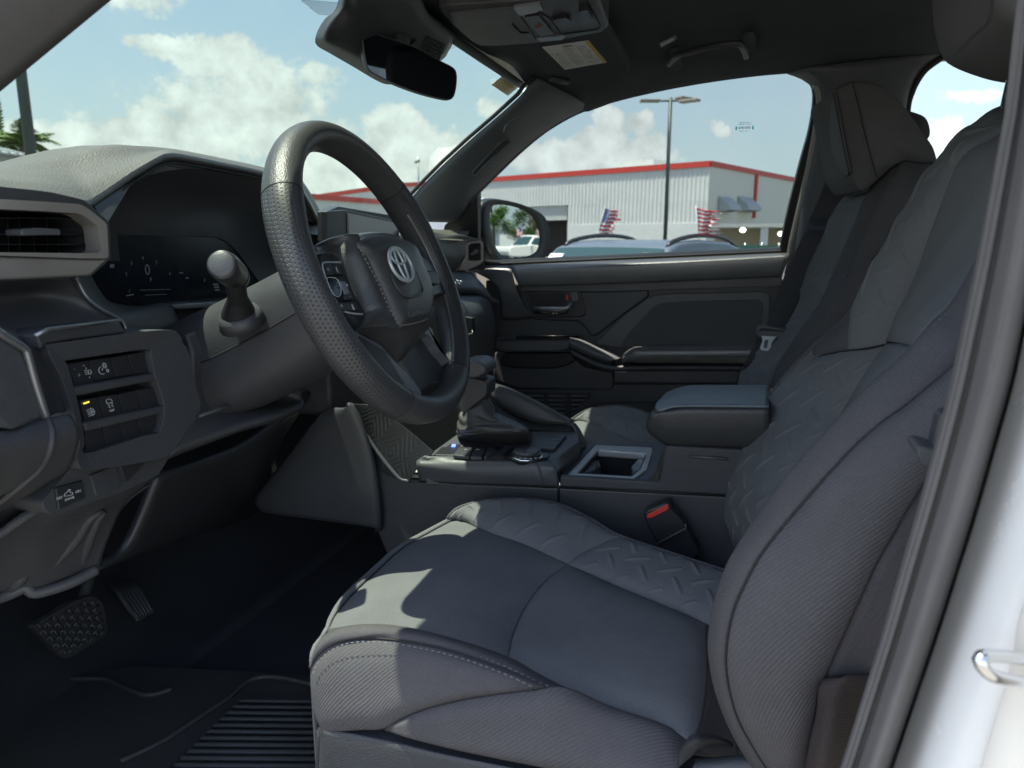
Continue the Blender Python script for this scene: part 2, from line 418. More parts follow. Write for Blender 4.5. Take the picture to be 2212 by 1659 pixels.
# humid air whitening towards the horizon
sp0 = t.new('ShaderNodeSeparateXYZ'); t.l.new(gen, sp0.inputs[0])
hz = t.ramp(sp0.outputs[2], .62, -.04, 0.0, .82)
sk2 = t.mix(hz, sky.outputs[0], (3.6, 4.2, 4.3))
thin = t.m('MULTIPLY', t.ramp(t.noise(gen, 5, 6, .6), .45, .75), .3); sk3 = t.mix(thin, sk2, (4.4, 4.8, 4.8))
fin = t.mix(t.m('MULTIPLY', mask, .93), sk3, cc.outputs[0]); t.l.new(fin, bg.inputs[0])

# ------------------------------------------------------------------ materials
PL = lambda n, c, r=.55, g=.00012, gs=900, **k: mat(n, c, r, grain=g, gscale=gs, grainkind='leather', **k)
M = {}
M['pad'] = PL('dash_pad_grain', (.10, .097, .088), .45, .0006, 420)
M['plastic'] = PL('dark_plastic', (.047, .050, .057), .47, .00018, 620)
M['plastic_l'] = PL('charcoal_plastic', (.080, .085, .094), .45, .00018, 620)
M['spoke'] = mat('spoke_grey', (.15, .16, .18), .38)
M['thread'] = mat('dark_thread', (.16, .16, .16), .7)
M['plastic_s'] = mat('satin_black_plastic', (.024, .026, .03), .35)
M['grainpl'] = PL('grained_panel', (.050, .053, .060), .6, .0003, 520)
M['black'] = mat('matt_black', (.010, .011, .013), .6)
M['gloss'] = mat('gloss_black', (.008, .010, .014), .12, coat=.3)
M['display'] = mat('display_glass', (.006, .010, .018), .18, spec=.4)
M['silver'] = mat('satin_silver_trim', (.30, .285, .27), .38, metal=.35, grain=.00004, gscale=2000, grainkind='fine')
M['chrome'] = mat('chrome', (.75, .77, .8), .16, metal=1)
M['cupsilver'] = mat('bright_satin_trim', (.48, .50, .52), .32, metal=.3)
M['tongue'] = mat('brushed_steel', (.55, .60, .63), .3, metal=.35)
M['satin'] = mat('satin_grey_trim', (.26, .27, .29), .34, metal=.7)
M['leather'] = PL('leather_smooth', (.058, .060, .062), .38, .00028, 620)
M['soft'] = PL('soft_door_pad', (.125, .13, .135), .32, .0002, 700, spec=1.0)
M['perf'] = mat('leather_perforated', (.048, .050, .054), .38, grain=.0006, gscale=.0046, grainkind='dots')
M['fab'] = mat('seat_cloth_insert', (.150, .153, .161), .92, spec=.15, grain=.00015, gscale=5200, grainkind='rib')
M['fab2'] = mat('seat_cloth_side', (.094, .090, .096), .92, spec=.15, grain=.0003, gscale=3700, grainkind='rib')
M['fab3'] = mat('seat_cloth_embossed', (.155, .158, .166), .92, spec=.15, grain=.0002, gscale=4600, grainkind='rib')
M['hcloth'] = mat('headrest_cloth', (.118, .114, .120), .92, spec=.15, grain=.0003, gscale=1500, grainkind='fine')
M['mesh'] = mat('seat_side_mesh_cloth', (.105, .10, .11), .95, spec=.1, grain=.0005, gscale=2600, grainkind='rib')
M['stitch'] = mat('grey_thread', (.20, .20, .21), .8)
M['head'] = mat('headliner_cloth', (.080, .089, .102), .95, spec=.1, grain=.0003, gscale=1300, grainkind='fine')
M['pillar'] = mat('pillar_trim', (.105, .115, .130), .5, grain=.00015, gscale=900, grainkind='fine')
M['carpet'] = mat('floor_carpet', (.045, .048, .055), .98, spec=.05, grain=.002, gscale=700, grainkind='fine')
M['rubber'] = mat('black_rubber', (.04, .041, .043), .6, grain=.0002, gscale=900, grainkind='fine')
M['seal'] = mat('flocked_rubber_seal', (.145, .138, .135), .9, spec=.2, grain=.0004, gscale=900, grainkind='fine')
M['white'] = mat('white_body_paint', (.86, .85, .82), .25, coat=.6, var=.02)
M['belt'] = mat('belt_webbing', (.045, .047, .055), .8, grain=.0004, gscale=1600, grainkind='rib')
M['red'] = mat('red_plastic', (.62, .05, .04), .35)
M['redlet'] = mat('red_lettering', (.6, .08, .04), .5)
M['icon'] = mat('white_print', (.55, .57, .6), .5)
M['dim'] = mat('dim_display_digits', (.03, .03, .03), .5, emit=((.35, .42, .5), .014))
M['amber'] = mat('amber_indicator', (.5, .4, .0), .4, emit=((1, .8, .05), .55))
M['blueled'] = mat('blue_led', (.02, .02, .4), .4, emit=((.1, .15, 1), 1.2))
M['paper'] = mat('label_paper', (.78, .80, .77), .7)
M['ink'] = mat('label_ink', (.14, .15, .16), .7)
M['yellow'] = mat('yellow_print', (.65, .42, .06), .6)
M['cream'] = mat('cream_sticker', (.86, .78, .46), .6)
M['mirror'] = mat('mirror_glass', (.78, .82, .82), .01, metal=1, var=0)
def mm(t, b, tc): pass
M['mirror'].node_tree.nodes['Principled BSDF'].inputs['Roughness'].default_value = 0
for l in list(M['mirror'].node_tree.links):
    if l.to_socket.name == 'Roughness': M['mirror'].node_tree.links.remove(l)
M['dimmir'] = mat('dark_mirror_glass', (.10, .12, .15), .02, metal=1, var=0)
for l in list(M['dimmir'].node_tree.links):
    if l.to_socket.name == 'Roughness': M['dimmir'].node_tree.links.remove(l)
M['dimmir'].node_tree.nodes['Principled BSDF'].inputs['Roughness'].default_value = 0
M['ws'] = glass('windshield_tinted_glass', (.325, .385, .365), .5)
M['wd'] = glass('side_window_glass', (.54, .575, .58), .35)
M['frit'] = mat('black_frit', (.01, .01, .01), .5)
# ------------------------------------------------------------------ outside: ground
def asphalt(t, b, tc):
    n = t.noise(tc.outputs['Object'], .4, 6, .6); k = t.ramp(n, .3, .7, .75, 1.25)
    c = t.new('ShaderNodeVectorMath', operation='SCALE'); c.inputs[0].default_value = (.11, .108, .10); t.l.new(k, c.inputs['Scale']); t.l.new(c.outputs[0], b.inputs['Base Color'])
M['asphalt'] = mat('asphalt', (.1, .1, .1), .9, grain=.004, gscale=60, grainkind='fine', fn=asphalt)
g = link('ground', [(-900, -900, 0), (900, -900, 0), (900, 900, 0), (-900, 900, 0)], [(0, 1, 2, 3)], M['asphalt'], smooth=False); struct(g)
g['label'] = 'grey asphalt lot under the vehicles'
mk_ = MB()
for i in range(9): mk_.box((-9 + i * 3.0, 8.0, .004), (.1, 5.2, .004))
o = mk_.build('parking_lines', mat('white_road_paint', (.7, .7, .68), .8)); struct(o)
# ------------------------------------------------------------------ buildings
def corr(t, b, tc):
    s = t.new('ShaderNodeSeparateXYZ'); t.l.new(tc.outputs['UV'], s.inputs[0])
    st = t.ramp(t.noise(tc.outputs['Object'], .25, 5, .7), .4, .8, 1.0, .86)
    c = t.new('ShaderNodeVectorMath', operation='SCALE'); c.inputs[0].default_value = (.76, .78, .76); t.l.new(st, c.inputs['Scale']); t.l.new(c.outputs[0], b.inputs['Base Color'])
M['corr'] = mat('white_corrugated_metal', (.66, .68, .66), .5, fn=corr)
M['wallw'] = mat('white_render', (.74, .76, .75), .8, grain=.01, gscale=8, grainkind='fine')
M['redtrim'] = mat('red_metal_trim', (.62, .06, .045), .45)
M['roofm'] = mat('pale_metal_roof', (.62, .64, .62), .45)
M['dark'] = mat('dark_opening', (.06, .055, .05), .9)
M['tan'] = mat('tan_wall', (.36, .32, .24), .85)
M['pole'] = mat('dark_green_pole', (.055, .075, .07), .5)
M['greyw'] = mat('grey_wall_paint', (.42, .46, .47), .8)
UPV = Vector((0, 0, 1))
def ribbed_wall(name, a, b, z0, z1, parent, m, pitch=.33, dep=.03, zt=None):
    """profiled sheet wall from a to b; the ribs are real folds"""
    a = Vector(a); b = Vector(b); d = (b - a); L = d.length; d.normalize(); nrm = Vector((d.y, -d.x, 0))
    if nrm.dot(CAM - a) < 0: nrm = -nrm
    n = int(L / pitch); xs = []
    for i in range(n):
        s = i * L / n; q = L / n
        xs += [(s, 0), (s + q * .60, 0), (s + q * .70, dep), (s + q * .90, dep)]
    xs.append((L, 0)); vs = []; fs = []
    for s, e in xs:
        p = a + d * s + nrm * e; zz = z1 if zt is None else z1 + (zt - z1) * s / L
        vs += [(p.x, p.y, z0), (p.x, p.y, zz)]
    for i in range(len(xs) - 1): fs.append((2 * i, 2 * i + 2, 2 * i + 3, 2 * i + 1))
    o = link(name, vs, fs, m, parent, smooth=False, uvs=[(0, 0)] * len(vs)); face_cam(o); solid(o, .03); return o
def wallbox(name, a, b, z0, z1, th, m, parent, bev=0, off=0.0, zt=None):
    a = Vector((a[0], a[1], 0)); b = Vector((b[0], b[1], 0)); d = (b - a).normalized(); nrm = Vector((d.y, -d.x, 0))
    if nrm.dot(CAM - a) < 0: nrm = -nrm
    p = a + nrm * off; q = b + nrm * off; zt = z1 if zt is None else zt
    return flat(name, [(p.x, p.y, z0), (q.x, q.y, z0), (q.x, q.y, zt), (p.x, p.y, z1)], -nrm * th, m, parent, bev)
HB = 6.5
c0 = PZ((1535, 349), HB); cl = PZ((1075, 383), HB); crr = PZ((1722, 386), HB)
dl = (cl - c0).normalized(); dr = (crr - c0).normalized()
Lend = c0 + dl * ((cl - c0).length * 1.12); Rend = c0 + dr * ((crr - c0).length * 1.5)
wh = thing('warehouse', 'long white corrugated metal warehouse with red roof edge and dark roller door opening', 'building', (c0.x, c0.y, 0))
zb = 3.0
def at_wall(px, d0, dd):    # point of the wall line seen in column px
    r = ray(px, 500); # solve c0 + dd*s = cam + r*t in plan
    den = dd.x * r.y - dd.y * r.x; s = (r.x * (c0.y) - r.y * (c0.x)) / den; return c0 + dd * s
dA = at_wall(1139, c0, dl); dB = at_wall(1226.5, c0, dl)      # roller door jambs
def zat(px, py, p): d = ray(px, py); return ZC + d.z * (math.hypot(p.x, p.y) / math.hypot(d.x, d.y))
zdt = zat(1226, 443, dB); zop = zat(1226, 474, dB); zband = zat(1500, 482, at_wall(1500, c0, dl))
# wall in three lengths so that the opening is a real opening
ribbed_wall('upper_wall', dA, c0, zdt, HB - .25, wh, M['corr']); ribbed_wall('wall_sheet', dB, c0, zband, zdt, wh, M['corr'])
ribbed_wall('wall_sheet', Lend, dA, 0, HB - .25, wh, M['corr'])
wallbox('base_wall', dB, c0, 0, zband, .2, M['wallw'], wh, off=.05)
wallbox('roller_door', dA, dB, zop, zdt, .08, M['roofm'], wh, off=-.15)
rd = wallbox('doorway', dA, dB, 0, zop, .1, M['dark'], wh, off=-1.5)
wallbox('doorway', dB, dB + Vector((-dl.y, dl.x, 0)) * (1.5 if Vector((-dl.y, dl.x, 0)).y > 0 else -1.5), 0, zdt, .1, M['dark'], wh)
wallbox('eave_trim', Lend, c0, HB - .32, HB + .05, .35, M['redtrim'], wh, off=.12)
ribbed_wall('side_wall', c0, Rend, 0, HB - .25, wh, mat('cream_sheet', (.80, .80, .72), .6), pitch=.32, dep=.02)
wallbox('gable_trim', c0, Rend, HB - .30, HB + .05, .3, M['redtrim'], wh, off=.10)
rdp = at_wall(1624, c0, dr); q = wallbox('downspout', rdp - dr * .14, rdp + dr * .14, 3.0, HB - .3, .2, M['redtrim'], wh, off=.2)
back = Lend + dr * 30
flat('roof', [Vector((c0.x, c0.y, HB)), Vector((Lend.x, Lend.y, HB)), Lend + dr * 38 + Vector((0, 0, .01)), c0 + dr * 38], (0, 0, -.12), M['roofm'], wh)
ra, rb = at_wall(1300, c0, dl), at_wall(1372, c0, dl); back2 = dr * 2.5
flat('roof_unit', [ra + back2 + UPV * (HB - ra.z - 0.0), rb + back2 + UPV * (HB - rb.z), rb + back2 + UPV * (HB + .75 - rb.z), ra + back2 + UPV * (HB + .75 - ra.z)], dr * 2.5, M['roofm'], wh)
nr = Vector((dr.y, -dr.x, 0)); nr = nr if nr.dot(CAM - c0) > 0 else -nr
for px0, px1 in ((1547, 1575), (1589, 1619)):     # vent hoods on the side wall
    a = at_wall(px0, c0, dr); b = at_wall(px1 - 2, c0, dr); zt = zat(px0, 424, a); z0 = zat(px0, 457, a)
    a = Vector((a.x, a.y, 0)); b = Vector((b.x, b.y, 0)); w = b - a
    vs = [a + UPV * z0 + nr * .05, b + UPV * z0 + nr * .05, b + UPV * (zt * .35 + z0 * .65) + nr * 1.15, a + UPV * (zt * .35 + z0 * .65) + nr * 1.15, a + UPV * zt + nr * .05, b + UPV * zt + nr * .05,
          a + UPV * (z0 + .12) + nr * 1.2, b + UPV * (z0 + .12) + nr * 1.2]
    vs = [a + UPV * z0 + nr * .06, b + UPV * z0 + nr * .06, b + UPV * zt + nr * .06, a + UPV * zt + nr * .06, a + UPV * (z0 + .1) + nr * .9, b + UPV * (z0 + .1) + nr * .9, b + UPV * (z0 + .45) + nr * .8, a + UPV * (z0 + .45) + nr * .8]
    link('vent_hood', vs, [(0, 3, 7, 4), (1, 5, 6, 2), (3, 2, 6, 7), (4, 7, 6, 5), (0, 1, 2, 3)], mat('vent_grey', (.42, .46, .47), .5), wh, smooth=False)
# low annexe with lit wall lamps at the right
an = thing('service_annexe', 'low tan annexe with a white flat roof edge beside the warehouse side wall', 'building', (0, 0, 0))
a1 = PZ((1538, 483.5), 3.0); a1 = Vector((a1.x, a1.y, 0)); 
def onray(px, dist): d = ray(px, 505); k = dist / math.hypot(d.x, d.y); return Vector((d.x * k, d.y * k, 0))
a1 = onray(1536, 33); a2 = onray(1790, 33)
an.location = a1
wallbox('wall', a1, a2, 0, zat(1600, 492, a1), .2, M['tan'], an, off=-2.2)
wallbox('roof_edge', a1, a2, zat(1600, 491, a1), zat(1600, 483, a1), 4.5, mat('white_fascia', (.66, .67, .63), .7), an)
for px in (1651,): p = onray(px, 33.2); box('column', (p.x, p.y, 1.05), (.3, .3, 2.2), M['wallw'], an)
M['lampon'] = mat('lit_lamp', (.8, .8, .7), .4, emit=((1.0, .97, .86), 3.5))
for i, px in enumerate((1604, 1687)):
    p = onray(px, 34.0); z = zat(px, (497, 505)[i], p)
    l = thing('wall_lamp', ('lit wall lamp under the annexe roof, left of the white column', 'lit wall lamp under the annexe roof, right of the white column by the window frame')[i], 'lamp', (p.x, p.y, z), 'lit wall lamps')
    s = bpy.data.meshes.new('lens'); bm = bmesh.new(); bmesh.ops.create_uvsphere(bm, u_segments=16, v_segments=8, radius=.13); bm.to_mesh(s); bm.free()
    s.materials.append(M['lampon']); ob = bpy.data.objects.new('lens', s); C.objects.link(ob); ob.parent = l; ob.scale = (1, .5, .8)
    box('bracket', (p.x, p.y + .2, z + .18), (.3, .35, .08), M['pole'], l)
fa, fb = onray(1575, 24), onray(1800, 24)
fn_ = thing('green_fence', 'low green mesh screen fence running behind the blue grey car', 'fence', tuple(fa))
wallbox('screen', fa, fb, .1, zat(1640, 529.5, fa), .03, mat('green_screen', (.06, .16, .13), .8), fn_)
for i in range(7): p = fa.lerp(fb, i / 6); tube('post', [(p.x, p.y + .05, 0), (p.x, p.y + .05, 1.45)], .03, M['satin'], fn_, 8)
# buildings seen through the windshield
w2 = thing('white_outbuilding', 'white building with red eave lines seen through the steering wheel', 'building', tuple(onray(760, 60)))
def shed(parent, p0, p1, e0, e1, dist0, dist1, m, trim, deep=14):
    a = onray(p0, dist0); b = onray(p1, dist1); za = zat(p0, e0, a); zb_ = zat(p1, e1, b); d = (b - a).normalized(); n = Vector((-d.y, d.x, 0)); n = n if n.dot(a - CAM) > 0 else -n
    A0, B0, A1, B1 = (Vector((a.x, a.y, 0)), Vector((b.x, b.y, 0)), Vector((a.x, a.y, za)), Vector((b.x, b.y, zb_)))
    flat('wall', [A0, B0, B1, A1], n * deep, m, parent)
    flat('eave', [A1 - UPV * .22 - n * .15, B1 - UPV * .22 - n * .15, B1 + UPV * .16 - n * .15, A1 + UPV * .16 - n * .15], n * .13, trim, parent)
shed(w2, 655, 850, 422, 437, 55, 66, M['wallw'], M['redtrim'])
shed(w2, 690, 862, 424, 399, 72, 72, M['wallw'], M['redtrim'], 10); shed(w2, 862.2, 1000, 399, 393, 72, 74, M['wallw'], M['redtrim'], 10)
shed(w2, 560, 661, 395, 395, 74, 74, M['wallw'], M['redtrim'], 8)
# grey building far left
gb = thing('grey_roof_building', 'grey building with a white standing seam roof at the far left', 'building', tuple(onray(20, 30)))
a = onray(-220, 28); b = onray(64, 31); ev = zat(30, 336, b); d = (b - a).normalized(); n = Vector((-d.y, d.x, 0)); n = n if n.dot(a - CAM) > 0 else -n
flat('wall', [Vector((a.x, a.y, 0)), Vector((b.x, b.y, 0)), Vector((b.x, b.y, ev)), Vector((a.x, a.y, ev))], n * 8, M['greyw'], gb)
rt = zat(50, 305, b + n * 2.4) 
for k in range(14):
    s0 = a.lerp(b, k / 14) ; s1 = a.lerp(b, (k + 1) / 14); ins = d * (0)
    A0 = s0 + UPV * (ev + .02) - n * .3; B0 = s1 + UPV * (ev + .02) - n * .3; top = -d * 1.0 + n * 2.4
    v = [A0, B0 - d * .05, B0 + top - d * .05, A0 + top]; v[2].z = rt; v[3].z = rt
    flat('roof_sheet', v, (0, 0, -.06), M['roofm'], gb)
    flat('roof_seam', [v[1], v[1] + d * .05, v[2] + d * .05, v[2]], (0, 0, .05), M['greyw'], gb)
e1 = b + UPV * ev - n * .3; e2 = b + UPV * rt - d * 1.0 + n * 2.4
tube('red_trim', [e1, e2], .06, M['redtrim'], gb, 6); tube('red_trim', [e1, e1 - UPV * 1.2], .07, M['redtrim'], gb, 6)
# ------------------------------------------------------------------ lamp poles
def pole_at(px, dist, h, r, label, heads, arms=None):
    p = onray(px, dist); T = thing('parking_lot_lamp', label, 'lamp post', (p.x, p.y, 0), 'parking lot lamp posts')
    tube('pole', [(p.x, p.y, 0), (p.x, p.y, h)], [r * 1.08, r * .92], M['pole'], T, 20); tube('base', [(p.x, p.y, 0), (p.x, p.y, .5)], r * 2.2, M['wallw'], T, 20)
    rt_ = Vector((math.cos(YAW), math.sin(YAW), 0)); fw = Vector((-math.sin(YAW), math.cos(YAW), 0))
    for ang, rise in heads:
        d_ = (rt_ * math.cos(ang) + fw * math.sin(ang)); q = Vector((p.x, p.y, h - .12))
        tube('arm', [q, q + d_ * .45 + UPV * rise * .5], .035, M['pole'], T, 8)
        side = d_.cross(UPV); e = q + d_ * .40 + UPV * rise * .4
        rot = Matrix((d_, side, UPV)).transposed()
        box('lamp_head', e + d_ * .38 + UPV * (rise * .5), (.75, .36, .09), mat('lamp_housing', (.30, .27, .24), .5), T, rot=rot, bev=.02)
    return T
pp_ = onray(1440, 30); hz_ = zat(1440, 211, pp_)
pole_at(1437, 30, hz_, .075, 'slim dark lamp post with three flat heads in front of the warehouse', [(R(180), .0), (R(35), .18), (R(-40), -.1)])
pole_at(88, 14, 9, .078, 'thick dark lamp post rising beside the far left palms', [(R(180), 0), (R(0), 0)])
p = onray(907, 60); T = thing('antenna_mast', 'thin grey antenna mast above the red roof beside the windshield pillar', 'mast', (p.x, p.y, 0))
zt = zat(907, 338, p); tube('mast', [(p.x, p.y, 0), (p.x, p.y, zt)], .06, M['satin'], T, 8); tube('dish', [(p.x - .25, p.y, zt - .4), (p.x + .1, p.y, zt - .3)], .15, M['greyw'], T, 10)
# ------------------------------------------------------------------ palms and trees
def leafmat(n, c):
    m = mat(n, c, .6, var=.35)
    b = m.node_tree.nodes['Principled BSDF']; b.inputs['Subsurface Weight'].default_value = 0
    return m
M['palm'] = leafmat('palm_green', (.10, .17, .03)); M['leaf'] = leafmat('leaf_green', (.06, .14, .015)); M['leafd'] = leafmat('leaf_dark', (.035, .085, .012)); M['bark'] = mat('bark', (.16, .13, .10), .9, grain=.02, gscale=8, grainkind='fine')
def frond(mb, c, az_, el0, L_, wid, droop):
    pts = []; d = Vector((math.cos(az_), math.sin(az_), 0)); n = 14
    for i in range(n + 1):
        s = i / n; e = el0 - droop * s; 
        if i: pts.append(pts[-1] + (d * math.cos(e) + UPV * math.sin(e)) * L_ / n)
        else: pts.append(Vector(c))
    mb.tube(pts, [.03 * (1 - i / n) + .006 for i in range(n + 1)], 4)
    for i in range(1, n * 3):
        s = i / (n * 3); k = int(s * n); q = pts[k].lerp(pts[k + 1], s * n - k); tg = (pts[k + 1] - pts[k]).normalized(); sd = tg.cross(UPV).normalized()
        ln = wid * math.sin(math.pi * min(1, s * .85 + .12)) 
        for sg in (-1, 1):
            t_ = (sd * sg + tg * .8 - UPV * random.uniform(.2, .6)).normalized() * ln * random.uniform(.8, 1.1); w_ = tg * .035
            mb.add([q - w_, q + w_, q + t_ * .6 + w_ * .7, q + t_, q + t_ * .6 - w_ * .7], [(0, 1, 2, 3, 4)])
def palm(px, dist, pytop, label, spread=2.3, n=16, group='palm trees'):
    p = onray(px, dist); z = zat(px, pytop, p); T = thing('palm_tree', label, 'palm tree', (p.x, p.y, 0), group)
    tube('trunk', cr([(p.x, p.y, 0), (p.x + .2, p.y, z * .5), (p.x, p.y, z)], 12), [.2 - .006 * i for i in range(13)], M['bark'], T, 12)
    mb = MB()
    for i in range(n): frond(mb, (p.x, p.y, z), 2 * math.pi * i / n + random.uniform(-.2, .2), random.uniform(.1, 1.3), spread * random.uniform(.8, 1.1), .55, random.uniform(1.0, 1.9))
    mb.build('crown', M['palm'], T)
pf = onray(27, 42); pf.z = zat(27, 318, pf)
palm(28, 42, 312, 'palm with one upright frond behind the white seamed roof', 1.9, 13)
fmb = MB(); frond(fmb, pf, R(200), 1.5, 2.4, .45, .12); frond(fmb, pf, R(20), 1.52, 2.2, .4, .05)
fo_ = fmb.build('upright_frond', M['palm'], bpy.data.objects['palm_tree'])
palm(72, 40, 316, 'wind swept palm crown right behind the far left lamp post', 1.7, 15)
def tree(x, y, h, rad, label, m, name='leafy_tree', cat='tree', nleaf=5200, group='trees seen in the side mirror', base=.35):
    T = thing(name, label, cat, (x, y, 0), group)
    tr = MB(); tr.tube(cr([(x, y, 0), (x + .15, y, h * .3), (x - .1, y + .1, h * .6)], 8), [.22, .21, .2, .18, .16, .14, .12, .1, .08], 10)
    cl = []
    for i in range(26):
        a = random.uniform(0, 6.28); e = random.uniform(0, 1); rr = rad * random.uniform(.35, 1.0) * (1 - .45 * abs(e - .4))
        c_ = Vector((x + math.cos(a) * rr, y + math.sin(a) * rr, h * (base + (1 - base) * e))); cl.append((c_, random.uniform(.35, .75) * rad * .5))
        tr.tube([(x, y, h * .35), Vector((x, y, h * .4)).lerp(c_, .5) + Vector((0, 0, .2)), c_], [.07, .045, .02], 5)
    tr.build('trunk', M['bark'], T)
    mb = MB()
    for i in range(nleaf):
        c_, q = random.choice(cl); v = Vector((random.gauss(0, 1), random.gauss(0, 1), random.gauss(0, .8))).normalized() * q * random.uniform(.3, 1.15)
        u = Vector((random.gauss(0, 1), random.gauss(0, 1), random.gauss(0, 1))).normalized() * .13; w_ = u.cross(Vector((random.gauss(0, 1), random.gauss(0, 1), random.gauss(0, 1)))).normalized() * .06
        k = c_ + v; mb.add([k - u, k + w_, k + u, k - w_], [(0, 1, 2, 3)])
    mb.build('crown', m, T)
# ------------------------------------------------------------------ vehicles outside
M['suvpaint'] = mat('blue_grey_car_paint', (.11, .14, .19), .42, coat=.2, var=.03)
M['suvglass'] = mat('dark_car_glass', (.035, .075, .085), .12, spec=.5, var=.02)
M['tyre'] = mat('tyre_rubber', (.02, .02, .02), .85); M['alloy'] = mat('alloy_wheel', (.45, .46, .48), .35, metal=.7)
M['light'] = mat('headlamp_lens', (.6, .62, .65), .1, spec=.8); M['tail'] = mat('tail_lamp', (.4, .02, .02), .2)
def car(name, label, cat, loc, head, L_, Wd, prof, belt, gh, paint, group=None, bed=False, tumble=.16):
    """prof: list of (x, z) of the body side from the front bumper over the roof to the rear; belt: body outline up to the waist; gh: glasshouse polygon"""
    T = thing(name, label, cat, loc, group); T.rotation_euler = (0, 0, head)
    lx = Vector((math.cos(head), math.sin(head), 0)); ly = Vector((-math.sin(head), math.cos(head), 0)); o0 = Vector(loc)
    class D: pass
    def put(nm, vs, fs, m, smooth=True, bev=0, seg=3, parent=None):
        o = link(nm, vs, fs, m, None, smooth=smooth, org=Vector((0, 0, 0))); o.parent = parent or T
        if bev: bevel(o, bev, seg, 25); o.modifiers.new('wn', 'WEIGHTED_NORMAL')
        return o
    hw = Wd / 2
    # lower body: outline sections across the width with rounded shoulders
    def shell(nm, out, ws, m, bev):
        k = len(out); vs = []; fs = []
        for j, (y, ins) in enumerate(ws):
            cx = sum(p[0] for p in out) / k; cz = sum(p[1] for p in out) / k
            for x, z in out: vs.append((cx + (x - cx) * ins[0], y, cz + (z - cz) * ins[1]))
        for j in range(len(ws) - 1):
            for i in range(k): fs.append((j * k + i, j * k + (i + 1) % k, (j + 1) * k + (i + 1) % k, (j + 1) * k + i))
        fs.append(tuple(range(k))[::-1]); fs.append(tuple((len(ws) - 1) * k + i for i in range(k)))
        o = put(nm, vs, fs, m, True, bev)
        bm = bmesh.new(); bm.from_mesh(o.data); bmesh.ops.recalc_face_normals(bm, faces=bm.faces); bm.to_mesh(o.data); bm.free(); return o
    shell('body', belt, [(-hw, (.965, .93)), (-hw * .93, (1, 1)), (hw * .93, (1, 1)), (hw, (.965, .93))], paint, .05)
    # cabin: roof narrower than the waist
    def cab(pts, inset, m, nm, y0, y1, bev=.04):
        k = len(pts); zmin = min(p[1] for p in pts); zmax = max(p[1] for p in pts); vs = []
        for sg in (-1, 1):
            for x, z in pts:
                f = (z - zmin) / (zmax - zmin); vs.append((x, sg * (y0 + (y1 - y0) * f), z))
        fs = [tuple(range(k))[::-1], tuple(range(k, 2 * k))] + [(i, (i + 1) % k, k + (i + 1) % k, k + i) for i in range(k)]
        o = put(nm, vs, fs, m, True, bev); bm = bmesh.new(); bm.from_mesh(o.data); bmesh.ops.recalc_face_normals(bm, faces=bm.faces); bm.to_mesh(o.data); bm.free(); return o
    cabin = cab(gh['cab'], 0, paint, 'cabin', hw * .93, hw * (1 - tumble) * .86)
    zmin = min(p[1] for p in gh['cab']); zmax = max(p[1] for p in gh['cab'])
    def yy(z): f = (z - zmin) / (zmax - zmin); return hw * .93 + (hw * (1 - tumble) * .86 - hw * .93) * f
    for sg in (-1, 1):
        for w_ in gh['side']:
            vs = [(x, sg * (yy(z) + .006), z) for x, z in w_]; b_ = [(x, sg * (yy(z) - .02), z) for x, z in w_]; k = len(vs)
            fr = put('side_window', vs + b_, [tuple(range(k)) if sg < 0 else tuple(range(k))[::-1]] + [(i, (i + 1) % k, k + (i + 1) % k, k + i) for i in range(k)], M['suvglass'], False)
    for nm, (p, q), shr in (('windshield', gh['ws'], .93), ('rear_window', gh['rw'], .9)):
        n = Vector((q[1] - p[1], 0, -(q[0] - p[0]))).normalized(); n = n if n.z > 0 else -n; N = 10; vs = []
        for (x, z) in (p, q):
            for i in range(N + 1):
                y = (yy(z) - .06) * (2 * i / N - 1); bul = (1 - (2 * i / N - 1) ** 2) * .05
                vs.append(Vector((x, y, z)) + n * (.008 + bul * .3))
        put(nm, vs, [(i, i + 1, N + 2 + i, N + 1 + i) for i in range(N)], M['suvglass'])
    for x in gh['wheels']:
        for sg in (-1, 1):
            w_ = thing('wheel', '', '', (0, 0, 0)); del w_['label']; del w_['category']; w_.parent = T; w_.location = (x, sg * (hw - .13), .35)
            v, f = tube_geo([(0, -sg * .12, 0), (0, sg * .12, 0)], .35, 28); v2, f2 = tube_geo([(0, sg * .05, 0), (0, sg * .128, 0)], .22, 20)
            for nm, vv, ff, m_ in (('tyre', v, f, M['tyre']), ('rim', v2, f2, M['alloy'])):
                o = link(nm, vv, ff, m_, None, smooth=False, org=Vector((0, 0, 0))); o.parent = w_; bevel(o, .02, 2)
    for sg in (-1, 1):
        o = box('headlight', (0, 0, 0), (.12, .42, .14), M['light'], None, bev=.03); o.parent = T; o.location = (gh['hl'][0], sg * (hw - .3), gh['hl'][1])
        o = box('tail_light', (0, 0, 0), (.08, .3, .16), M['tail'], None, bev=.02); o.parent = T; o.location = (gh['tl'][0], sg * (hw - .25), gh['tl'][1])
        o = box('side_mirror', (0, 0, 0), (.14, .22, .15), paint, None, bev=.05, seg=3); o.parent = T; o.location = (gh['mx'], sg * (hw + .06), zmin + .07)
        dn = MB()
        for x in gh['doors']: dn.box((x, sg * (hw + .001), zmin - .42), (.008, .012, .7))
        o = dn.build('door_gap', M['dark'], None); o.parent = T
        hd = MB()
        for x in gh['doors'][1:]: hd.box((x + .18 if x < 9 else x, sg * (hw + .015), zmin - .17), (.18, .03, .03))
        o = hd.build('door_handle', M['chrome'], None); o.parent = T
        if 'rail' in gh:
            v, f = tube_geo(cr([(x, sg * (hw * (1 - tumble) * .86 - .05), z) for x, z in gh['rail']], 24), .024, 8); put('roof_rail', v, f, M['plastic_s'])
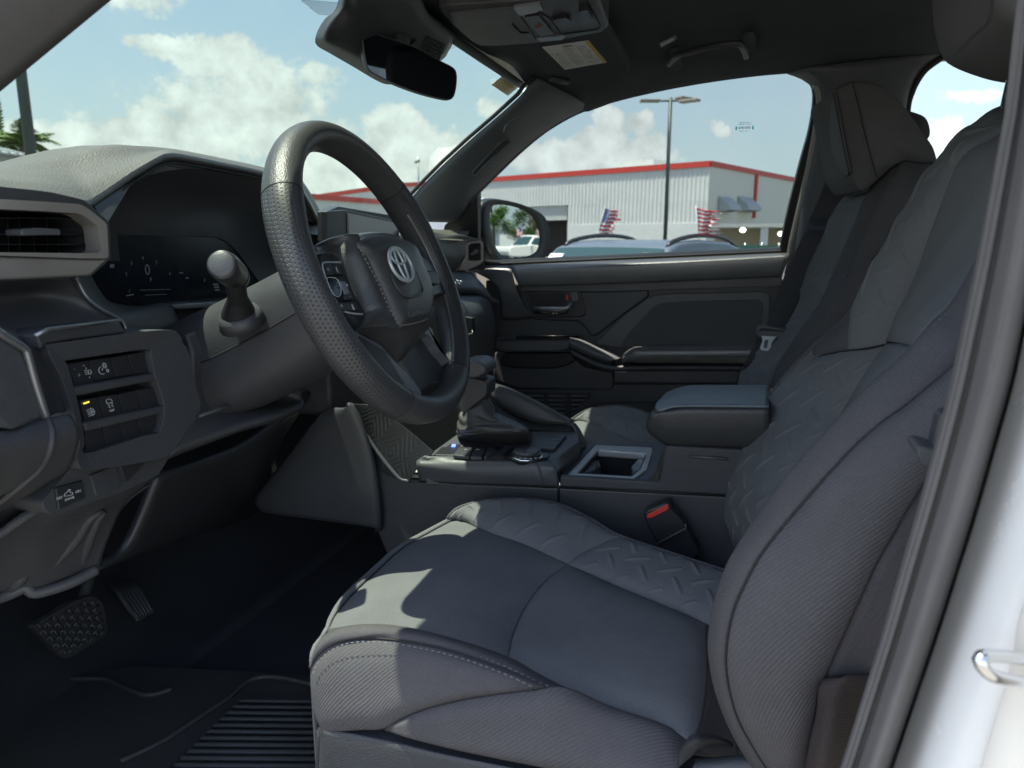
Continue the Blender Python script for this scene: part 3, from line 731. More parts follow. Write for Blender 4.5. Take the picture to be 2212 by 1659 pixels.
    o = box('grille', (0, 0, 0), (.06, Wd * .5, .28), M['plastic_s'], None, bev=.02); o.parent = T; o.location = (gh['hl'][0] + .05, 0, gh['hl'][1] - .1)
    o = box('bumper', (0, 0, 0), (.16, Wd * .9, .22), M['plastic'], None, bev=.05, seg=3); o.parent = T; o.location = (belt[0][0] - .03, 0, .42)
    return T
# parked crossover in front of the passenger window: +x of its own frame is its nose
gh = dict(cab=[(-1.98, 1.0), (-1.72, 1.34), (-1.45, 1.50), (-1.0, 1.585), (-.3, 1.612), (.25, 1.585), (.46, 1.53), (1.22, 1.0)],
          side=[[(.98, 1.03), (.42, 1.42), (.2, 1.47), (-.28, 1.49), (-.28, 1.03)], [(-.36, 1.03), (-.36, 1.49), (-.95, 1.46), (-1.2, 1.40), (-1.2, 1.03)], [(-1.27, 1.03), (-1.27, 1.38), (-1.45, 1.33), (-1.68, 1.12), (-1.6, 1.05)]],
          ws=((1.20, 1.015), (.48, 1.52)), rw=((-1.96, 1.03), (-1.5, 1.47)), wheels=(1.32, -1.36), hl=(2.08, .82), tl=(-2.16, .95), mx=.86, doors=(.92, -.32, -1.22),
          rail=[(.40, 1.53), (.25, 1.60), (-.3, 1.655), (-1.0, 1.63), (-1.5, 1.51)])
belt_ = [(2.2, .35), (2.22, .62), (2.15, .88), (1.9, .96), (1.2, 1.04), (0, 1.06), (-1.6, 1.08), (-2.05, 1.02), (-2.2, .8), (-2.2, .4), (-1.95, .25), (1.95, .22)]
pc = onray(1366, 8.3); suv_head = YAW + R(-90) - R(38)
suv = car('parked_car', 'blue grey crossover with roof rails and windshield stickers, parked outside the passenger window', 'car', (pc.x, pc.y, 0), suv_head, 4.4, 1.84, None, belt_, gh, M['suvpaint'])
def sloc(o, x, y, z): o.parent = suv; o.location = (x, y, z)
wsd = Vector((-.72, 0, .505)).normalized(); wsn = Vector((.505, 0, .72)).normalized()
for (a, y, w_, h_, m_) in ((.60, -.56, .17, .10, 'paper'), (.64, .52, .11, .09, 'cream'), (.64, .66, .08, .07, 'paper')):
    c_ = Vector((1.2, y, 1.015)) + wsd * (a * .88 + .16) + wsn * .035
    rot = Matrix((wsd, Vector((0, 1, 0)), wsd.cross(Vector((0, 1, 0))))).transposed()
    o = box('windshield_sticker', (0, 0, 0), (h_, w_, .003), M[m_], None, rot=rot, bev=0); sloc(o, *c_)
# flags clipped to the car
M['fred'] = mat('flag_red', (.55, .04, .05), .8); M['fwhite'] = mat('flag_white', (.75, .74, .74), .8); M['fblue'] = mat('flag_blue', (.03, .06, .26), .8)
def flag(px0, py0, px1, py1, fl, dist, label, canton, flip, ragged):
    b = onray(px0, dist); b.z = zat(px0, py0, b); tpt = onray(px1, dist); tpt.z = zat(px1, py1, tpt)
    T = thing('car_flag', label, 'flag', tuple(b), 'flags clipped to parked cars')
    tube('flag_pole', [b, tpt], .005, M['fwhite'], T, 6)
    if b.z > 1.3: box('window_clip', b, (.05, .03, .07), M['fwhite'], T, bev=.005)
    rt_ = Vector((math.cos(YAW), math.sin(YAW), 0)); N = 26; K = 26
    ax = (b - tpt).normalized(); top = [fl[0], fl[1], fl[2], fl[3]]
    P = [onray(x, dist) for x, y in fl]
    for q, (x, y) in zip(P, fl): q.z = zat(x, y, q)
    vs = []; fs = []; mi = []
    for i in range(N + 1):
        for j in range(K + 1):
            u = i / N; v = j / K; q = (P[0] * (1 - u) + P[1] * u) * (1 - v) + (P[3] * (1 - u) + P[2] * u) * v
            w_ = math.sin(u * 9 + v * 3) * .03 * u; q = q + Vector((0, w_, w_ * .35)) + rt_ * (random.uniform(-.5, 1) * ragged * u ** 6 if i == N else 0) + rt_ * .02 * math.sin(v * 7) * u
            vs.append(q)
    for i in range(N):
        for j in range(K):
            stripe = j * 13 // K; c_ = 0 if stripe % 2 == 0 else 1
            if canton and i < N * .42 and j < K * 7 / 13:
                c_ = 2
                if (i % 2 == 1) and (j % 2 == (i // 2) % 2): c_ = 1
            fs.append((i * (K + 1) + j, (i + 1) * (K + 1) + j, (i + 1) * (K + 1) + j + 1, i * (K + 1) + j + 1)); mi.append(c_)
    o = link('flag_cloth', vs, fs, [M['fred'], M['fwhite'], M['fblue']], T)
    for p_, k in zip(o.data.polygons, mi): p_.material_index = k
    solid(o, .002)
# the canton hangs sideways because the pole leans: stripes run along the pole on the left flag
flag(1291, 508, 1305, 449, [(1305, 449), (1333, 457), (1322, 508), (1291, 507)], 9.6, 'small striped flag with blue starred corner flying left over the car roof', True, False, .05)
flag(1513, 530, 1500, 444, [(1501, 449), (1537, 457), (1540, 508), (1511, 508)], 8.3, 'small frayed red and white striped flag clipped to the rear window of the parked car', False, False, .14)
# ------------------------------------------------------------------ side mirror of this truck and what it shows
mc = PY(fE(408, 893), 2.17); vdir = (mc - CAM).normalized(); rdir = Vector((.90, .43, .010)).normalized(); mn = (rdir - vdir).normalized()
# side mirror
sm = thing('side_mirror', 'passenger side mirror with black housing and white cap outside the window', 'side mirror', tuple(mc))
def MP(x, y, off=0): return PP(fE(x, y), mc + mn * off, mn)
gl = cr([MP(*q) for q in [(268, 765), (290, 748), (380, 752), (460, 780), (520, 830), (548, 900), (550, 970), (530, 1020), (480, 1045), (400, 1055), (340, 1045), (300, 1000), (275, 920), (262, 840)]], 48, True)[:-1]
ho = cr([MP(*q, .004) for q in [(205, 765), (255, 722), (340, 724), (440, 748), (540, 795), (583, 850), (598, 930), (590, 1005), (560, 1058), (480, 1082), (380, 1090), (290, 1070), (225, 990), (198, 880)]], 48, True)[:-1]
flat('mirror_glass', gl, -mn * .004, M['mirror'], sm)
vs = []; fs = []; n = 48; cen = sum(ho, Vector()) / n
prof_ = [(1.0, .012, 0), (1.03, 0, .004), (1.06, -.015, .0), (1.08, -.045, 0), (1.02, -.085, 0), (.85, -.12, 0), (.5, -.14, 0), (.05, -.145, 0)]
inn = [gl[i] + mn * .001 for i in range(n)]
lay = [inn] + [[cen + (p - cen) * s + mn * d for p in ho] for s, d, _ in prof_]
for l in lay: vs += l
for a in range(len(lay) - 1):
    for i in range(n): fs.append((a * n + i, a * n + (i + 1) % n, (a + 1) * n + (i + 1) % n, (a + 1) * n + i))
mh = link('mirror_housing', vs, fs, [M['plastic_s'], M['white']], sm); bm = bmesh.new(); bm.from_mesh(mh.data); bmesh.ops.recalc_face_normals(bm, faces=bm.faces); bm.to_mesh(mh.data); bm.free()
for p in mh.data.polygons:
    q = p.center + wloc(mh)
    if (q - mc).dot(mn) < -.012 and q.z > mc.z + .045: p.material_index = 1
flat('mirror_arm', [MP(160, 985, -.03), MP(270, 960, -.03), MP(330, 1085, -.03), MP(150, 1085, -.03)], -mn * .06, M['plastic_s'], sm, .008)
# pickup and trees that show in the mirror glass
pk_profile = dict(cab=[(-1.35, 1.05), (-1.25, 1.70), (-1.0, 1.80), (.1, 1.82), (.35, 1.75), (1.05, 1.12)],
                  side=[[(.85, 1.14), (.32, 1.62), (-.2, 1.66), (-.2, 1.14)], [(-.28, 1.14), (-.28, 1.66), (-1.05, 1.62), (-1.12, 1.14)]],
                  ws=((1.02, 1.14), (.40, 1.71)), rw=((-1.34, 1.12), (-1.26, 1.65)), wheels=(1.85, -1.65), hl=(2.72, .85), tl=(-2.78, .95), mx=.78, doors=(.9, -.24, -1.2))
belt2 = [(2.8, .45), (2.84, .75), (2.76, 1.0), (2.5, 1.08), (1.1, 1.16), (-1.3, 1.12), (-2.8, 1.10), (-2.86, .9), (-2.84, .5), (-2.5, .4), (2.5, .38)]
perp = Vector((-rdir.y, rdir.x, 0)).normalized(); rh = Vector((rdir.x, rdir.y, 0)).normalized()
def mpos(dist, off): p = mc + rh * dist + perp * off; return Vector((p.x, p.y, 0))
pk = mpos(50, 1.1)
car('pickup_truck', 'white pickup truck facing left, seen only in the side mirror glass', 'pickup truck', tuple(pk), math.atan2(-perp.y - rh.y * .9, -perp.x - rh.x * .9), 5.6, 1.9, None, belt2, pk_profile, M['white'])
q = mpos(104, -2.9); palm_ = tree(q.x, q.y, 9.5, 2.9, 'tall leafy tree at the left of the side mirror glass', M['leaf'], nleaf=6500, base=.22)
q = mpos(100, 2.6); tree(q.x, q.y, 6.6, 3.2, 'bushy bright green tree behind the white pickup truck in the mirror', M['leafd'], nleaf=6500, base=.25)
q = mpos(140, 0); hb = thing('white_shed', 'low white shed between the trees in the side mirror', 'shed', tuple(q)); box('wall', (q.x, q.y, 1.6), (6, 9, 3.2), M['wallw'], hb, bev=.02); box('roof', (q.x, q.y, 3.3), (6.6, 9.6, .2), M['roofm'], hb)
for i, (off, lab) in enumerate(((.5, 'small striped flag reflected left of the pickup cab'), (1.9, 'small striped flag reflected at the right of the pickup cab'))):
    q = mpos(49, off) + UPV * 1.6
    T = thing('car_flag', lab, 'flag', tuple(q), 'flags clipped to parked cars'); tube('flag_pole', [q, q + UPV * .75], .012, M['fwhite'], T, 6)
    vs = []; fs = []; mi = []
    for a in range(9):
        for b in range(14): vs.append(q + UPV * (.75 - b * .036) + (-perp) * (a * .05 - .02 * b * .2) + rh * .03 * math.sin(a) + UPV * -(a * .02))
    for a in range(8):
        for b in range(13): fs.append((a * 14 + b, a * 14 + 14 + b, a * 14 + 15 + b, a * 14 + 1 + b)); mi.append(2 if (a < 4 and b < 7) else b % 2)
    o = link('flag_cloth', vs, fs, [M['fred'], M['fwhite'], M['fblue']], T)
    for p_, k in zip(o.data.polygons, mi): p_.material_index = k
# ------------------------------------------------------------------ truck cabin shell
cab = thing('truck_cabin', 'dark truck cabin shell with headliner, pillars, windshield and carpeted floor', 'truck cabin', (0, 1.2, .9))
def DP(x, y, off=0): return PP((x, y), (0, 1.97 + off, 1.6), (0, 1, .27))
wcorner = PZ((1135, 182), 1.99)
hdr = [PZ((1040, 112), 1.99), PZ((880, 0), 1.99)]
hx = -.488
edge = [(-1.0, 1.80, 1.93)] if False else []
edge = [wcorner, (wcorner + DP(1254, 245)) / 2 + Vector((0, .02, -.004))] + [DP(*q) for q in [(1254, 244), (1332, 219), (1425, 197), (1518, 180), (1611, 167), (1704, 159), (1800, 151), (2000, 128), (2040, 120)]] + [Vector((.62, 1.85, 2.03)), Vector((1.25, 1.83, 2.02))]
N_ = 60; ed = cr(edge, N_)
mid = [Vector((p.x, 1.62, 2.01 + .03 * max(0, min(1, (p.x + .49) / .3)))) for p in ed]
mid2 = [Vector((p.x, 1.40, 1.995 + .055 * max(0, min(1, (p.x + .49) / .35)))) for p in ed]
cen_ = [Vector((p.x, 1.1, 1.995 + .06 * max(0, min(1, (p.x + .49) / .35)))) for p in ed]
drv = [Vector((p.x, .66, 2.0 + .035 * max(0, min(1, (p.x + .49) / .3)))) for p in ed]
dre = [Vector((p.x, .40, 1.97)) for p in ed]
# the front edge is straight across at the windshield header
for row in (mid, mid2, cen_, drv, dre): row[0].x = hx
hl_ = patch('headliner', [ed, mid, mid2, cen_, drv, dre], M['head'], cab, 60, 50, thick=0)
solid(hl_, .03, -1)
tube('header_seal', [wcorner + Vector((-.012, 0, .0)), Vector((hx - .012, 1.2, 1.992)), Vector((hx - .012, .42, 1.985))], .009, M['rubber'], cab, 8)
# roof skin above (keeps the sun out)
link('roof_skin', [(-.53, .38, 2.06), (-.53, 1.80, 2.06), (1.9, 1.86, 2.09), (1.9, .34, 2.09), (-.53, .34, 2.0), (-.53, 1.86, 2.01), (1.9, 1.92, 2.03), (1.9, .28, 2.0)], [(0, 1, 2, 3), (0, 3, 7, 4), (1, 5, 6, 2), (0, 4, 5, 1), (2, 6, 7, 3)], M['white'], cab, smooth=False)
# windshield
zb = 1.42
wl = [Vector((-1.30, .36, zb)), Vector((-1.40, 1.15, zb)), Vector((-1.34, 2.06, zb))]
wt = [Vector((hx - .015, .42, 1.985)), Vector((hx - .03, 1.1, 1.995)), wcorner + Vector((-.03, .10, .0))]
wm = [(a * .5 + b * .5) + Vector((-.006, 0, .006)) for a, b in zip(wl, wt)]
ws_ = patch('windshield', [wl, wm, wt], M['ws'], cab, 24, 16)
# frit dots around the sensor housing
fd = MB()
def WSP(px, py): return PP((px, py), (hx - .02, 1.1, 1.992), Vector((.581, 0, -.814)))
for i in range(26):
    for j in range(9):
        for (x0, y0, dx, dy, ex, ey) in ((652, 0, 3.6, 1.9, 1.9, 3.3),):
            x = x0 + dx * i + (j % 2) * 1.8; y = y0 + j * 3.4 + i * .3
            if y > 4 + (x - 652) * .75 or y > 42 or x > 748: continue
            c = WSP(x, y); fd.add(ellipse3(c, (0, 1, 0), (.5, 0, .8), .0011, .0011, 6), [(0, 1, 2, 3, 4, 5)])
for i in range(22):
    for j in range(12):
        x = 946 + i * 2.8 + (j % 2) * 1.4; y = 73 + j * 2.8 + i * 1.3
        if y > 113 - abs(x - 950) * .33 + 2 or y < 73 + (x - 948) * .75: continue
        c = WSP(x, y); fd.add(ellipse3(c, (0, 1, 0), (.5, 0, .8), .0009, .0009, 6), [(0, 1, 2, 3, 4, 5)])
fd.build('frit_dots', M['frit'], cab)
# inspection sticker on the windshield corner
st = [WSP(*fD(*q)) for q in [(1240, 428), (1345, 478), (1252, 556), (1155, 490)]]
stk = thing('windshield_sticker', 'small cream paper sticker with printed lines in the upper corner of the windshield', 'sticker', tuple(st[0]))
inw = Vector((.3, -.2, -.25)) * .01
flat('sticker_paper', [p + inw * 0 for p in st], inw * .2, M['cream'], stk)
ik = MB()
def quadpt(Q, u, v): return (Q[0] * (1 - u) + Q[1] * u) * (1 - v) + (Q[3] * (1 - u) + Q[2] * u) * v
def inkline(mb, Q, v0, u0, u1, h, lift, gaps=.5, seed=0):
    rr = random.Random(seed); u = u0
    while u < u1:
        w = rr.uniform(.015, .05); 
        if rr.random() < gaps: mb.add([quadpt(Q, u, v0) + lift, quadpt(Q, min(u1, u + w), v0) + lift, quadpt(Q, min(u1, u + w), v0 + h) + lift, quadpt(Q, u, v0 + h) + lift], [(0, 1, 2, 3)])
        u += w + .012
inkline(ik, st, .06, .08, .95, .14, inw * .3, .9, 1)
for k in range(16): ik.add([quadpt(st, .25 + k * .035, .3) + inw * .3, quadpt(st, .25 + k * .035 + (.01, .02)[k % 2], .3) + inw * .3, quadpt(st, .25 + k * .035 + (.01, .02)[k % 2], .6) + inw * .3, quadpt(st, .25 + k * .035, .6) + inw * .3], [(0, 1, 2, 3)])
for k in range(3): inkline(ik, st, .68 + k * .09, .2, .85, .04, inw * .3, .8, 5 + k)
ik.build('sticker_print', M['yellow'], stk)
# passenger A pillar trim
Lq = [(1160, 168), (1137, 189), (1124, 207), (1072, 254), (1016, 302), (960, 353), (920, 393), (884, 432), (850, 470)]
Rq = [(1275, 228), (1254, 244), (1225, 258), (1183, 284), (1127, 328), (1072, 380), (1031, 421), (1012, 450), (990, 480)]
Lp = [wcorner.lerp(Vector((-.842, 1.85, 1.747)), 0)] + [None] * 7
def APL(p): return PP(p, wcorner, Vector((-.355, .12, -.245)).normalized().cross(Vector((.35, -.94, 0))).normalized())
def LP(p):      # the glass side edge runs in the windshield plane; keep y between 1.75 and 1.86
    k = max(0, (p[1] - 182) / (432 - 182)); return PY(p, 1.68 + .16 * k)
Lp = [LP(p) for p in Lq]; Rp = [DP(*p) + Vector((0, -.012, 0)) for p in Rq]
Mp = [a.lerp(b, .5) + Vector((-.0, -.035, -.005)) for a, b in zip(Lp, Rp)]
M1 = [a.lerp(b, .18) + Vector((.0, -.026, -.003)) for a, b in zip(Lp, Rp)]; M2 = [a.lerp(b, .85) + Vector((.0, -.028, -.003)) for a, b in zip(Lp, Rp)]
ap = patch('pillar_trim', [Lp, M1, Mp, M2, Rp], M['pillar'], cab, 40, 24); solid(ap, .012)
# recessed grip slot and bolt cover on the pillar
sl = [(162, 560), (215, 500), (340, 375), (372, 372), (380, 388), (250, 505), (180, 575), (166, 572)]
def onpatch(p): k = PY(p, 1.80); return k
o = flat('pillar_slot', [PP(fE(*q), Mp[4] + Vector((0, -.012, 0)), Vector((.25, -.95, -.2))) for q in sl], (0, .012, 0), M['black'], cab, .002)
tube('pillar_slot_rim', cr([PP(fE(*q), Mp[4] + Vector((0, -.014, 0)), Vector((.25, -.95, -.2))) for q in sl], 40, True)[:-1], .0016, M['pillar'], cab, 8, closed=True)
# curtain airbag cap outline
tube('pillar_cap_seam', cr([PP(fE(*q), Mp[1] + Vector((0.0, -.012, 0)), Vector((.25, -.95, -.2))) for q in [(345, 330), (350, 300), (380, 265), (430, 240)]], 14), .001, M['pillar'], cab, 6)
# windshield-side dark seal of the pillar
tube('windshield_seal', [p + Vector((-.006, 0, .004)) for p in Lp], .005, M['rubber'], cab, 8)
# driver side A pillar (dark, top left)
dp0 = [PY((-420, 545), .47).lerp(PY((420, -148), .47), k / 6) for k in range(7)]
dpa = [p + Vector((0, -.03, .055)) for p in dp0]; dpb = [p + Vector((0, .0, .13)) for p in dp0]
dpn = [p + Vector((0, .022, .02)) for p in dp0]
a_ = patch('driver_pillar_trim', [dp0, [p + Vector((0, -.02, .022)) for p in dp0], dpa, dpb], M['rubber'], cab, 30, 16); solid(a_, .02)
# floor, firewall, tunnel and kick areas
fl = link('floor', [(-1.15, .42, .93), (1.4, .42, .93), (1.4, 2.0, .93), (-1.15, 2.0, .93)], [(0, 1, 2, 3)], M['carpet'], cab, smooth=False); solid(fl, .04)
fw = patch('toe_board', [[(-.85, .42, .932), (-.85, 1.2, .932), (-.85, 2.0, .932)], [(-1.02, .42, .96), (-1.02, 1.2, .96), (-1.02, 2.0, .96)], [(-1.17, .42, 1.15), (-1.17, 1.2, 1.15), (-1.17, 2.0, 1.15)], [(-1.2, .42, 1.5), (-1.2, 1.2, 1.5), (-1.2, 2.0, 1.5)]], M['carpet'], cab, 10, 24); solid(fw, .03)
box('kick_panel', (-.98, .40, 1.28), (.5, .04, .62), M['plastic'], cab); box('sill', (-.3, .36, .90), (1.6, .10, .12), M['plastic'], cab, bev=.02)
box('far_kick_panel', (-.98, 2.0, 1.28), (.5, .05, .62), M['plastic'], cab)
# outer body around the openings: rear of the cabin, far side and near rear door
box('far_body_side', (.1, 2.04, 1.25), (2.6, .03, .62), M['white'], cab); box('rear_wall', (1.32, 1.2, 1.25), (.06, 1.6, .7), M['plastic'], cab); 
rq = link('rear_window', [(1.36, .5, 1.6), (1.36, 1.85, 1.6), (1.26, 1.80, 1.96), (1.26, .55, 1.96)], [(0, 1, 2, 3)], M['wd'], cab, smooth=False)
# far rear door: panel below the belt, glass and frames; near rear door likewise
for Y_, sg, nm in ((1.98, 1, 'far_rear_door'), (.30, -1, 'near_rear_door')):
    box(nm, (.82, Y_, 1.27), (.92, .05, .66), M['plastic'], cab)
    link('rear_side_glass', [(.30, Y_, 1.6), (1.28, Y_, 1.6), (1.24, Y_ - sg * .13, 2.06), (.30, Y_ - sg * .13, 2.06)], [(0, 1, 2, 3)], M['wd'], cab, smooth=False)
# far B pillar trim between the two windows, with its belt slot
BL_ = [(1700, 160), (1732, 172), (1757, 195), (1760, 240), (1745, 330), (1722, 430), (1700, 545), (1690, 640), (1680, 760)]
BR_ = [(2040, 122), (1998, 152), (1976, 185), (1964, 235), (1955, 330), (1950, 430), (1945, 545), (1940, 640), (1935, 760)]
bl = [DP(*p, .0) for p in BL_]; br = [DP(*p, .0) for p in BR_]
bm_ = [a.lerp(b, .5) + Vector((0, -.05, 0)) for a, b in zip(bl, br)]; b1 = [a.lerp(b, .12) + Vector((0, -.035, 0)) for a, b in zip(bl, br)]; b2 = [a.lerp(b, .9) + Vector((0, -.035, 0)) for a, b in zip(bl, br)]
bp_ = patch('centre_pillar_trim', [bl, b1, bm_, b2, br], M['pillar'], cab, 40, 20); solid(bp_, .01)
tube('rear_window_seal', cr([DP(*p, -.02) for p in [(2045, 118), (2003, 148), (1984, 172), (1972, 196), (1962, 230), (1957, 300)]], 30), .006, M['rubber'], cab, 8)
# ------------------------------------------------------------------ door opening of the near side: rubber seal, painted jamb, striker
jamb = thing('door_jamb', 'white painted door pillar with grey flocked rubber seal at the right edge', 'door jamb', (.12, .42, 1.3))
def JP(x, y, Y=.44): return PY((x, y), Y)
sealL = [(2212, -60), (2195, 60), (2175, 220), (2160, 300), (2135, 430), (2110, 560), (2080, 700), (2052, 830), (2020, 960), (1985, 1090), (1950, 1210), (1905, 1370), (1865, 1500), (1815, 1659), (1780, 1760)]
s0 = [JP(x, y, .47) for x, y in sealL]
w_ = [46, 48, 52, 56, 60, 62, 64, 64, 62, 61, 60, 57, 55, 53, 52]
s1 = [JP(x + w * .35, y, .445) for (x, y), w in zip(sealL, w_)]; s2 = [JP(x + w * .62, y, .452) for (x, y), w in zip(sealL, w_)]
s3 = [JP(x + w * .72, y, .446) for (x, y), w in zip(sealL, w_)]; s4 = [JP(x + w * 1.3, y, .425) for (x, y), w in zip(sealL, w_)]
s5 = [JP(x + w * 1.75, y, .435) for (x, y), w in zip(sealL, w_)]; s6 = [JP(x + w * 2.05, y, .47) for (x, y), w in zip(sealL, w_)]
sA = [JP(x + 3, y, .50) for (x, y) in sealL]
sa = patch('inner_seal_lip', [sA, s0, s1, s2], M['seal'], jamb, 60, 16); sb_ = patch('rubber_seal', [s2, s3, s4, s5, s6], M['seal'], jamb, 60, 20)
solid(sa, .006); solid(sb_, .006)
j0 = s6; j1 = [JP(x + w * 2.5, y, .455) for (x, y), w in zip(sealL, w_)]; j2 = [JP(x + w * 3.6, y, .42) for (x, y), w in zip(sealL, w_)]; j3 = [JP(x + w * 5.5, y, .40) for (x, y), w in zip(sealL, w_)]; j4 = [JP(x + w * 9, y, .385) for (x, y), w in zip(sealL, w_)]
jb = patch('painted_pillar', [j0, j1, j2, j3, j4], M['white'], jamb, 60, 24); solid(jb, .02)
# raised round dimple and pressed ridge in the paint
c = PP(fK(1690, 1390), PY((2130, 1500), .40), (0.3, -.95, 0)); 
ln = cr([PP(fK(*q), PY((2130, 1350), .398), (.15, -1, 0)) for q in [(2212, 700), (2170, 850), (2150, 1010), (2100, 1190), (2020, 1450), (1960, 1660)]], 20)
e0 = cr([PP(fK(*q), PY((2130, 1350), .392), (.15, -1, 0)) for q in [(2330, 300), (2250, 560), (2212, 700), (2170, 850), (2150, 1010), (2100, 1190), (2020, 1450), (1960, 1660), (1900, 1850)]], 40)
raw0 = [e0, [p + Vector((.012, -.004, 0)) for p in e0], [p + Vector((.03, -.006, 0)) for p in e0], [p + Vector((.12, -.02, 0)) for p in e0]]
patch('sill_flange', raw0, mat('cream_sealer', (.80, .76, .68), .35, coat=.3), jamb, 40, 8, thick=.004)
stk_ = thing('door_striker', 'bright bent steel door striker loop fixed to the white door jamb', 'door striker', tuple(JP(2170, 1440, .40)))
pts = [JP(*fK(*q), Y) for q, Y in [((2330, 1010), .40), ((2212, 1000), .385), ((2060, 985), .37), ((1975, 990), .362), ((1960, 1010), .36), ((1990, 1060), .36), ((2050, 1105), .362), ((2212, 1140), .375), ((2330, 1160), .40)]]
tube('striker_loop', cr(pts, 60), .0032, M['chrome'], stk_, 16)

# ------------------------------------------------------------------ items on the roof
so_ = thing('sensor_housing', 'black wedge shaped camera housing behind the interior mirror at the windshield top', 'sensor housing', (-.5, 1.15, 1.95))
def WS2(p, off): 
    n = Vector((.81, 0, .49)) * -1; n = Vector((.581, 0, -.814))
    n = n if n.dot(CAM - Vector((hx, 1.1, 1.99))) > 0 else -n
    return PP(p, Vector((hx - .02, 1.1, 1.985)) + n * off, n)
outb = [(330, -60), (250, 60), (190, 110), (150, 175), (133, 235), (150, 270), (220, 310), (350, 385), (520, 482), (600, 487), (640, 470), (860, 355), (905, 305), (940, 235), (945, 205), (900, 160), (800, 80), (700, -60)]
ob = [WS2(fD(*q), .004) for q in outb]
inb = [(360, -60), (300, 50), (255, 110), (215, 170), (200, 225), (225, 250), (290, 280), (400, 335), (540, 420), (620, 430), (650, 420), (850, 330), (888, 290), (915, 232), (922, 205), (880, 160), (790, 82), (690, -60)]
ib = [WS2(fD(*q), .045) for q in inb]
k = len(ob); cI = sum(ib, Vector()) / k
lay = [cr(ob, 90, True)[:-1], cr([a.lerp(b, .55) + (b - a).normalized() * .008 for a, b in zip(ob, ib)], 90, True)[:-1], cr(ib, 90, True)[:-1], cr([p.lerp(cI, .3) for p in ib], 90, True)[:-1]]
vs = [v for l in lay for v in l]; fs = [(a * 90 + i, a * 90 + (i + 1) % 90, (a + 1) * 90 + (i + 1) % 90, (a + 1) * 90 + i) for a in range(3) for i in range(90)] + [tuple(270 + i for i in range(90))]
hs = link('housing', vs, fs, M['plastic'], so_); face_cam(hs)
vg = MB()
for i in range(4):
    for j in range(5):
        b0 = Vector(fD(775 + 27 * i * 1.05, 215 + i * 12)); 
        x = 768 + i * 30 + j * -8 + 8; y = 212 + i * 13 + j * 20; 
        q = [fD(*p) for p in [(x, y), (x + 24, y + 11), (x + 20, y + 24), (x - 4, y + 13)]]
        vg.poly([WS2(p, .0462) for p in q], Vector((0, 0, 0.004)))
vg.build('cooling_slots', M['black'], so_)
# interior mirror
def RM(x, y, o_=0): 
    n = Vector((.72, -.68, -.08)).normalized(); return PP(fD(x, y), Vector((-.475, 1.06, 1.90)) + n * o_, n)
rn = Vector((.72, -.68, -.08)).normalized()
irm = thing('interior_mirror', 'wide black rear view mirror with thin pale rim under the sensor housing', 'rear view mirror', tuple(RM(600, 250, -.04)))
gp = [(400, 205), (405, 182), (430, 180), (520, 210), (700, 272), (850, 350), (930, 392), (952, 425), (954, 480), (945, 540), (930, 572), (895, 580), (750, 545), (600, 490), (480, 432), (435, 395), (415, 320)]
go = cr([RM(*q) for q in gp], 80, True)[:-1]; cg = sum(go, Vector()) / 80
gi = [cg + (p - cg) * .975 + rn * .002 for p in go]; vs = gi + [cg + (p - cg) * .985 + rn * .004 for p in go] + go + [cg + (p - cg) * 1.0 - rn * .012 for p in go] + [cg + (p - cg) * .8 - rn * .03 for p in go]
fs = [(a * 80 + i, a * 80 + (i + 1) % 80, (a + 1) * 80 + (i + 1) % 80, (a + 1) * 80 + i) for a in range(4) for i in range(80)] + [tuple(320 + i for i in range(80))]
o = link('mirror_case', vs, fs, M['plastic_l'], irm); bm = bmesh.new(); bm.from_mesh(o.data); bmesh.ops.recalc_face_normals(bm, faces=bm.faces); bm.to_mesh(o.data); bm.free()
flat('mirror_glass', [p + rn * .0005 for p in gi], -rn * .002, M['dimmir'], irm)
tube('mirror_stem', [RM(620, 250, -.02), RM(640, 215, -.06), WS2(fD(640, 210), .03)], [.012, .014, .022], M['plastic'], irm, 14)
# reflected bright window corner seen low in the glass
# overhead console
oc = thing('overhead_console', 'black overhead console with map light, hazard button and switches on the headliner', 'overhead console', tuple(PZ(fD(1350, 130), 1.985)))
OZ = 1.985
def OC(x, y, dz=0): return PZ(fD(x, y), OZ + dz)
outer = [(850, 45), (900, 38), (1100, 28), (1400, 5), (1700, -40), (1780, -10), (1835, 130), (1838, 160), (1800, 190), (1600, 225), (1400, 255), (1200, 268), (1090, 268), (1050, 250), (930, 150), (860, 75)]
op = rpoly([OC(*q) for q in outer], .004, 3)
flat('console_shell', op, (0, 0, .04), M['plastic_l'], oc, .006, 4)
inner = [(905, 75), (1120, 60), (1290, 45), (1420, 240), (1200, 250), (1110, 245), (1060, 225)]
flat('storage_lid', rpoly([OC(*q, -.003) for q in inner], .005), (0, 0, .004), M['plastic_l'], oc, .0012)
tube('lid_latch', [OC(1280, 140, -.004), OC(1325, 190, -.004), OC(1375, 190, -.004)], .0012, M['black'], oc, 6)
lens = mat('map_lamp_lens', (.22, .23, .25), .25)
flat('map_light', rpoly([OC(*q, -.004) for q in [(1283, 45), (1440, 22), (1458, 60), (1400, 78), (1318, 95)]], .004), (0, 0, .004), lens, oc, .001)
flat('map_light', rpoly([OC(*q, -.004) for q in [(1420, 222), (1445, 244), (1572, 232), (1588, 208), (1500, 215)]], .003), (0, 0, .004), M['satin'], oc, .001)
flat('hazard_button', rpoly([OC(*q, -.004) for q in [(1350, 100), (1430, 90), (1520, 200), (1440, 212)]], .003), (0, 0, .004), M['plastic_s'], oc, .001)
a, b, c = OC(1432, 135, -.0046), OC(1412, 158, -.0046), OC(1447, 155, -.0046)
tube('hazard_symbol', [a, b, c], .0007, M['redlet'], oc, 5, closed=True)
